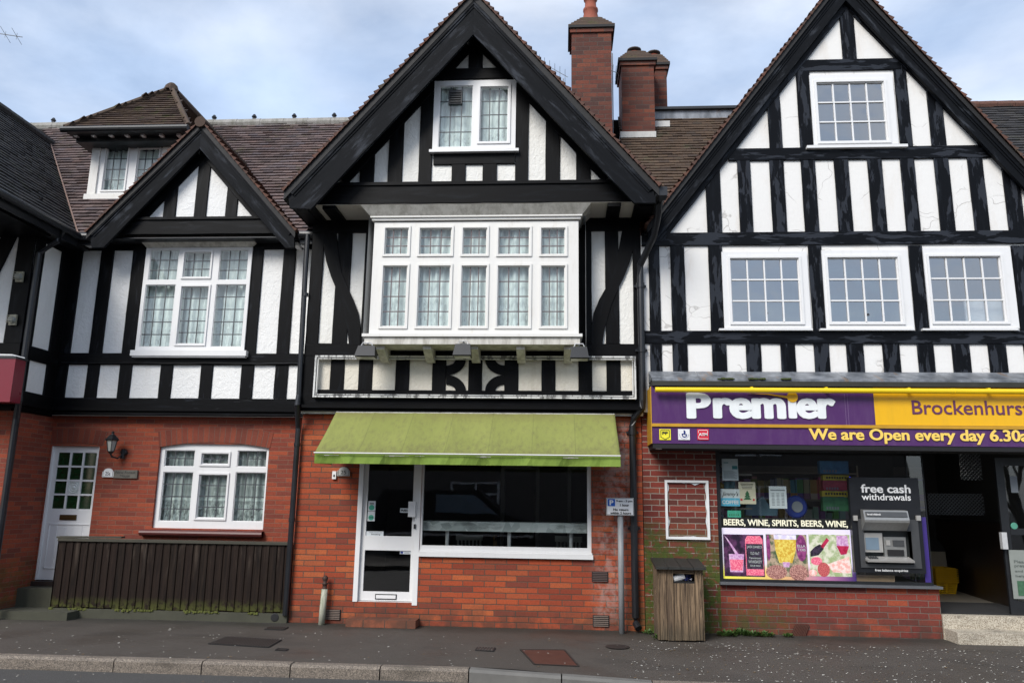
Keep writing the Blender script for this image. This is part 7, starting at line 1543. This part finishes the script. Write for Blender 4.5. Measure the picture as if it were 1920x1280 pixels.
for k in range(9): f = (k+.5)/9; a, b = pts[0].lerp(pts[1], f), pts[3].lerp(pts[2], f); mb.obox((a+b)/2+Vector((0,-.014,0)), (b-a)/2, (.007,0,0), (0,.006,0))
mb.build('ribs', 'rust', T)

# ------------------------------------------------------------------ petals and litter flakes on the ground
rnd = random.Random(11); mb = MB(); cnt = 0
while cnt < 1500:
    px, py = rnd.uniform(-20, 1940), 1160+rnd.random()**1.5*115
    if cnt > 500 and px < 1180: px = rnd.uniform(1190, 1930); py = 1195+rnd.random()**2.2*80
    if py < 1165+.03*px*.9+2: continue
    v = atz(px, py, 0)
    if v.y > -.04: continue
    if v.y < KY-.02: z = -.108
    else: z = gz(v.x, v.y)
    if bx0-.03 < v.x < bx1+.03 and v.y > byf-.02: continue
    s_ = rnd.uniform(.0035,.0085)*(1.7 if rnd.random() < .12 else 1); t = rnd.random()*6.3; a = Vector((math.cos(t)*s_*1.7, math.sin(t)*s_*1.7, rnd.uniform(0,.002))); b = Vector((-math.sin(t)*s_, math.cos(t)*s_, rnd.uniform(0,.002))); c = Vector((v.x, v.y, z+.006))
    mb.face([c-a, c-b, c+a, c+b], None, 0 if rnd.random() < .7 else 1, (0,0,1)); cnt += 1
mb.build('petals', [simple('pale fallen petal', (.50,.48,.43), .8, var=.1), simple('brown fallen leaf bit', (.16,.11,.06), .8)], None, 'pale fallen petals scattered over the pavement', 'petals', kind='stuff')
# weeds
M['leaf'] = simple('weed leaf', (.055,.11,.022), .55, var=.45, sc=40)
def weed(px, py, rad, n, label, h=.09):
    v = atz(px, py, 0); v.y = min(v.y, -.05); c = Vector((v.x, v.y, 0)); mb = MB()
    for _ in range(n):
        t = rnd.random()*6.28; rr = rad*rnd.random()**.6; L_ = rnd.uniform(.025,.06); el = rnd.uniform(.2,1.2); b = c+Vector((rr*math.cos(t), rr*math.sin(t)*.45, rnd.random()*h*.55*(1-rr/rad*.6))); d = Vector((math.cos(t)*math.cos(el), math.sin(t)*math.cos(el), math.sin(el)))*L_; s_ = d.cross(Vector((0,0,1))).normalized()*L_*.26; m_ = b+d*.55+Vector((0,0,.004))
        mb.face([b, m_-s_, b+d, m_+s_], None, 0)
    T = thing('weed', label, 'weed', (c.x, c.y, 0), 'weeds at the foot of the store wall'); mb.build('leaves', 'leaf', T)
    mb = MB()
    for _ in range(5): t = rnd.random()*6.28; mb.tube([c, c+Vector((math.cos(t)*rad*.5, math.sin(t)*rad*.2, h*.6))], .002, 4)
    mb.build('stem', 'leaf', T)
weed(1362, 1192, .11, 170, 'leftmost weed clump right of the litter bin'); weed(1388, 1190, .12, 240, 'second weed clump right of the litter bin', .12); weed(1412, 1192, .10, 150, 'third weed clump right of the litter bin'); weed(1436, 1193, .09, 120, 'small weed clump left of the rusty wall grate'); weed(1478, 1194, .05, 50, 'tiny weed under the rusty wall grate', .07); weed(1236, 1198, .09, 70, 'thin weed between the downpipe and the litter bin', .08); weed(1216, 1188, .07, 40, 'sparse weed at the foot of the stout downpipe', .06)

# ------------------------------------------------------------------ aerials
def aerial(label, base, top, boom, els, r=.006):
    T = thing('tv_aerial', label, 'aerial', base); mb = MB(); mb.tube([base, top], r*1.6, 6); mb.build('mast', 'galv', T)
    mb = MB(); mb.tube(boom, r, 5); a, b = Vector(boom[0]), Vector(boom[1])
    for k in range(els): c = a.lerp(b, (k+.5)/els); mb.tube([c+Vector((0,-.12,.06)), c+Vector((0,.12,-.06))], r*.6, 4); mb.tube([c+Vector((0,0,-.05)), c+Vector((0,0,.05))], r*.6, 4)
    mb.build('boom', 'galv', T)
v = at(1042, 150, 2.6); aerial('small aerial behind the right slope of the big gable', (v.x+.12,2.6,v.z-1.0), (v.x+.14,2.6,v.z+.02), [(v.x-.35,2.6,v.z+.42),(v.x+.22,2.6,v.z+.05)], 6)
v = at(1148, 100, 2.3); aerial('thin aerial mast between the chimneys', (v.x,2.3,v.z-1.6), (v.x,2.3,v.z), [(v.x-.02,2.3,v.z-.35),(v.x+.14,2.3,v.z-.42)], 3)
a_, b_ = at(-60, 60, -.8), at(42, 70, -.8); aerial('aerial poking in at the upper left corner', (a_.x-.3,-.8,7.0), (a_.x-.3,-.8,a_.z+.1), [(a_.x-.4,-.8,a_.z+.12),(b_.x,-.8,b_.z)], 7)

# ------------------------------------------------------------------ cafe furniture behind the shop window
M['marble'] = aggregate('pale marble laminate', (.40,.44,.43), (.66,.70,.68), (.75,.78,.76), 9)
tq = zrect(Z6, 697, 608, 1560, 658, .18); CT = thing('window_counter', 'long pale marbled counter just behind the shop window', 'counter', ((tq[0]+tq[1])/2, .4, .22))
tzc = (tq[2]+tq[3])/2; MB().box(tq[0], tq[1], .18, .62, tq[2], tq[3]).build('counter_top', 'marble', CT)
for zx in (830, 1154, 1477): x = at(*Z6(zx, 700), .3).x; MB().tube([(x,.3,.22),(x,.3,tq[2])], .026, 10).build('leg', 'silver', CT)
def chair(x, y, rz, mat, lb, grp='spindle back chairs in the cafe'):
    T = thing('spindle_chair', lb, 'chair', (0,0,0), grp); M_ = mat
    mb = MB(); mb.box(-.2,.2,-.2,.2,.43,.46); mb.build('seat', M_, T)
    mb = MB(); mb.obox((0,.19,.86), (.2,0,0), (0,.012,0), (0,0,.04))
    mb.build('top_rail', M_, T); mb = MB()
    for k in range(7): u = -.17+.34*k/6; mb.tube([(u*.85,.17,.46),(u,.19,.83)], .011 if k not in (0,6) else .016, 6)
    mb.build('spindles', M_, T)
    for a, b in ((-1,-1),(1,-1),(-1,1),(1,1)): mb = MB(); mb.tube([(.15*a,.15*b,.44),(.2*a,.2*b,0)], .018, 7); mb.build('leg', M_, T)
    T.location = (x, y, .22); T.rotation_euler = (0,0,rz); return T
wch, ych = simple('white painted chair wood', (.45,.47,.46), .5), simple('honey chair wood', (.30,.16,.03), .45)
xs_ = [at(*Z6(zx, 700), 1.0).x for zx in (955, 1145, 1450)]
chair(xs_[0], 1.0, .25, wch, 'white spindle chair left of the honey coloured chair'); chair(xs_[1], 1.1, math.pi*.5, ych, 'honey coloured chair in the middle of the cafe window'); chair(xs_[2], 1.0, -.2, wch, 'white spindle chair at the right of the cafe window')

# ------------------------------------------------------------------ across the street (seen in the glass)
OY = -17.5
OH = thing('brick_house', 'plain brick house across the street, seen mirrored in the glass', 'house', (-3, OY, 0))
mb = MB(); wall(mb, [(-16,-.1),(12,-.1),(12,5.2),(-16,5.2)], [(-14+5*k,-12.2+5*k,1.0,2.3) for k in range(5)]+[(-14+5*k,-12.2+5*k,3.3,4.5) for k in range(5)], 0, .1)
mb.v = [Vector((p.x, OY-p.y, p.z)) for p in mb.v]; mb.box(-16, 12, OY-8, OY-.3, -.1, 5.2, skip='b'); mb.build('wall', simple('dull brown brick wall', (.12,.105,.095), .9, var=.3, sc=4), OH)
mb = MB(); mb.face([(-16.4,OY+.4,5.0),(12.4,OY+.4,5.0),(12.4,OY-4,8.2),(-16.4,OY-4,8.2)], None, 0, (0,1,1)); mb.face([(-16.4,OY-8.4,5.0),(12.4,OY-8.4,5.0),(12.4,OY-4,8.2),(-16.4,OY-4,8.2)], None, 0, (0,-1,1)); mb.build('roof', 'tile_main', OH)
for k in range(5):
    for z0, z1 in ((1.0,2.3),(3.3,4.5)):
        x0 = -14+5*k; mb = MB(); y_ = OY-.06
        for a, b, c, d_ in ((x0,x0+.08,z0,z1),(x0+1.72,x0+1.8,z0,z1),(x0+.86,x0+.94,z0,z1),(x0,x0+1.8,z0,z0+.08),(x0,x0+1.8,z1-.08,z1),(x0,x0+1.8,z0+.85,z0+.91)): mb.box(a, b, y_-.02, y_+.03*(1+.1*(c == z0)), c, d_)
        w = mb.build('window', 'upvc', OH); mb = MB(); mb.face([(x0,y_,z0),(x0+1.8,y_,z0),(x0+1.8,y_,z1),(x0,y_,z1)], None, 0, (0,1,0)); mb.build('pane', 'dark_room', w)
T = thing('parked_van', 'dark van parked across the street, seen mirrored in the glass', 'van', (-3.6, -14.6, -.1))
mb = MB(); P = [(-5.9,.25),(-5.95,1.0),(-5.6,1.9),(-2.6,1.95),(-1.7,1.2),(-.9,1.0),(-.8,.25)]; mb.prism(P, -15.4, -13.7); mb.build('body', 'black_metal', T)
mb = MB(); mb.prism([(-2.75,1.80),(-1.95,1.22),(-3.9,1.22),(-3.9,1.80)], -13.695, -13.66); mb.build('side_window', 'screen', T)
for x_ in (-5.0, -1.75):
    mb = MB(); mb.lathe((x_, -13.6, .22), [(0,0),(.2,.0),(.33,.02),(.33,.2),(0,.2)], 20, ax='y'); mb.build('wheel', 'black', T)
MB().box(-5.9, -.85, -13.71, -13.66, .55, .62).build('side_trim', 'silver', T)
# a bare tree across the street, right of the house
def tree(x, y, h, label, seed):
    rn = random.Random(seed); T = thing('bare_tree', label, 'tree', (x, y, -.1)); mb = MB()
    def br(p, d, L_, r, n):
        pts = [p]; q = p
        for k in range(3): d = (d+Vector((rn.uniform(-.15,.15), rn.uniform(-.15,.15), rn.uniform(-.02,.1)))).normalized(); q = q+d*L_/3; pts.append(q)
        mb.tube(pts, r, 5 if n > 2 else 3, cap=False, r1=r*.6)
        if n: 
            for _ in range(3): br(pts[rn.choice((1,2,3))], (d+Vector((rn.uniform(-.9,.9), rn.uniform(-.9,.9), rn.uniform(-.1,.6)))).normalized(), L_*.68, r*.55, n-1)
    br(Vector((x,y,-.1)), Vector((0,0,1)), h*.38, .14, 5); mb.build('trunk', simple('bare bark', (.06,.05,.04), .9), T)
tree(14.5, -15, 8, 'bare winter tree across the street', 4); tree(18, -17, 9, 'second bare winter tree across the street', 9)
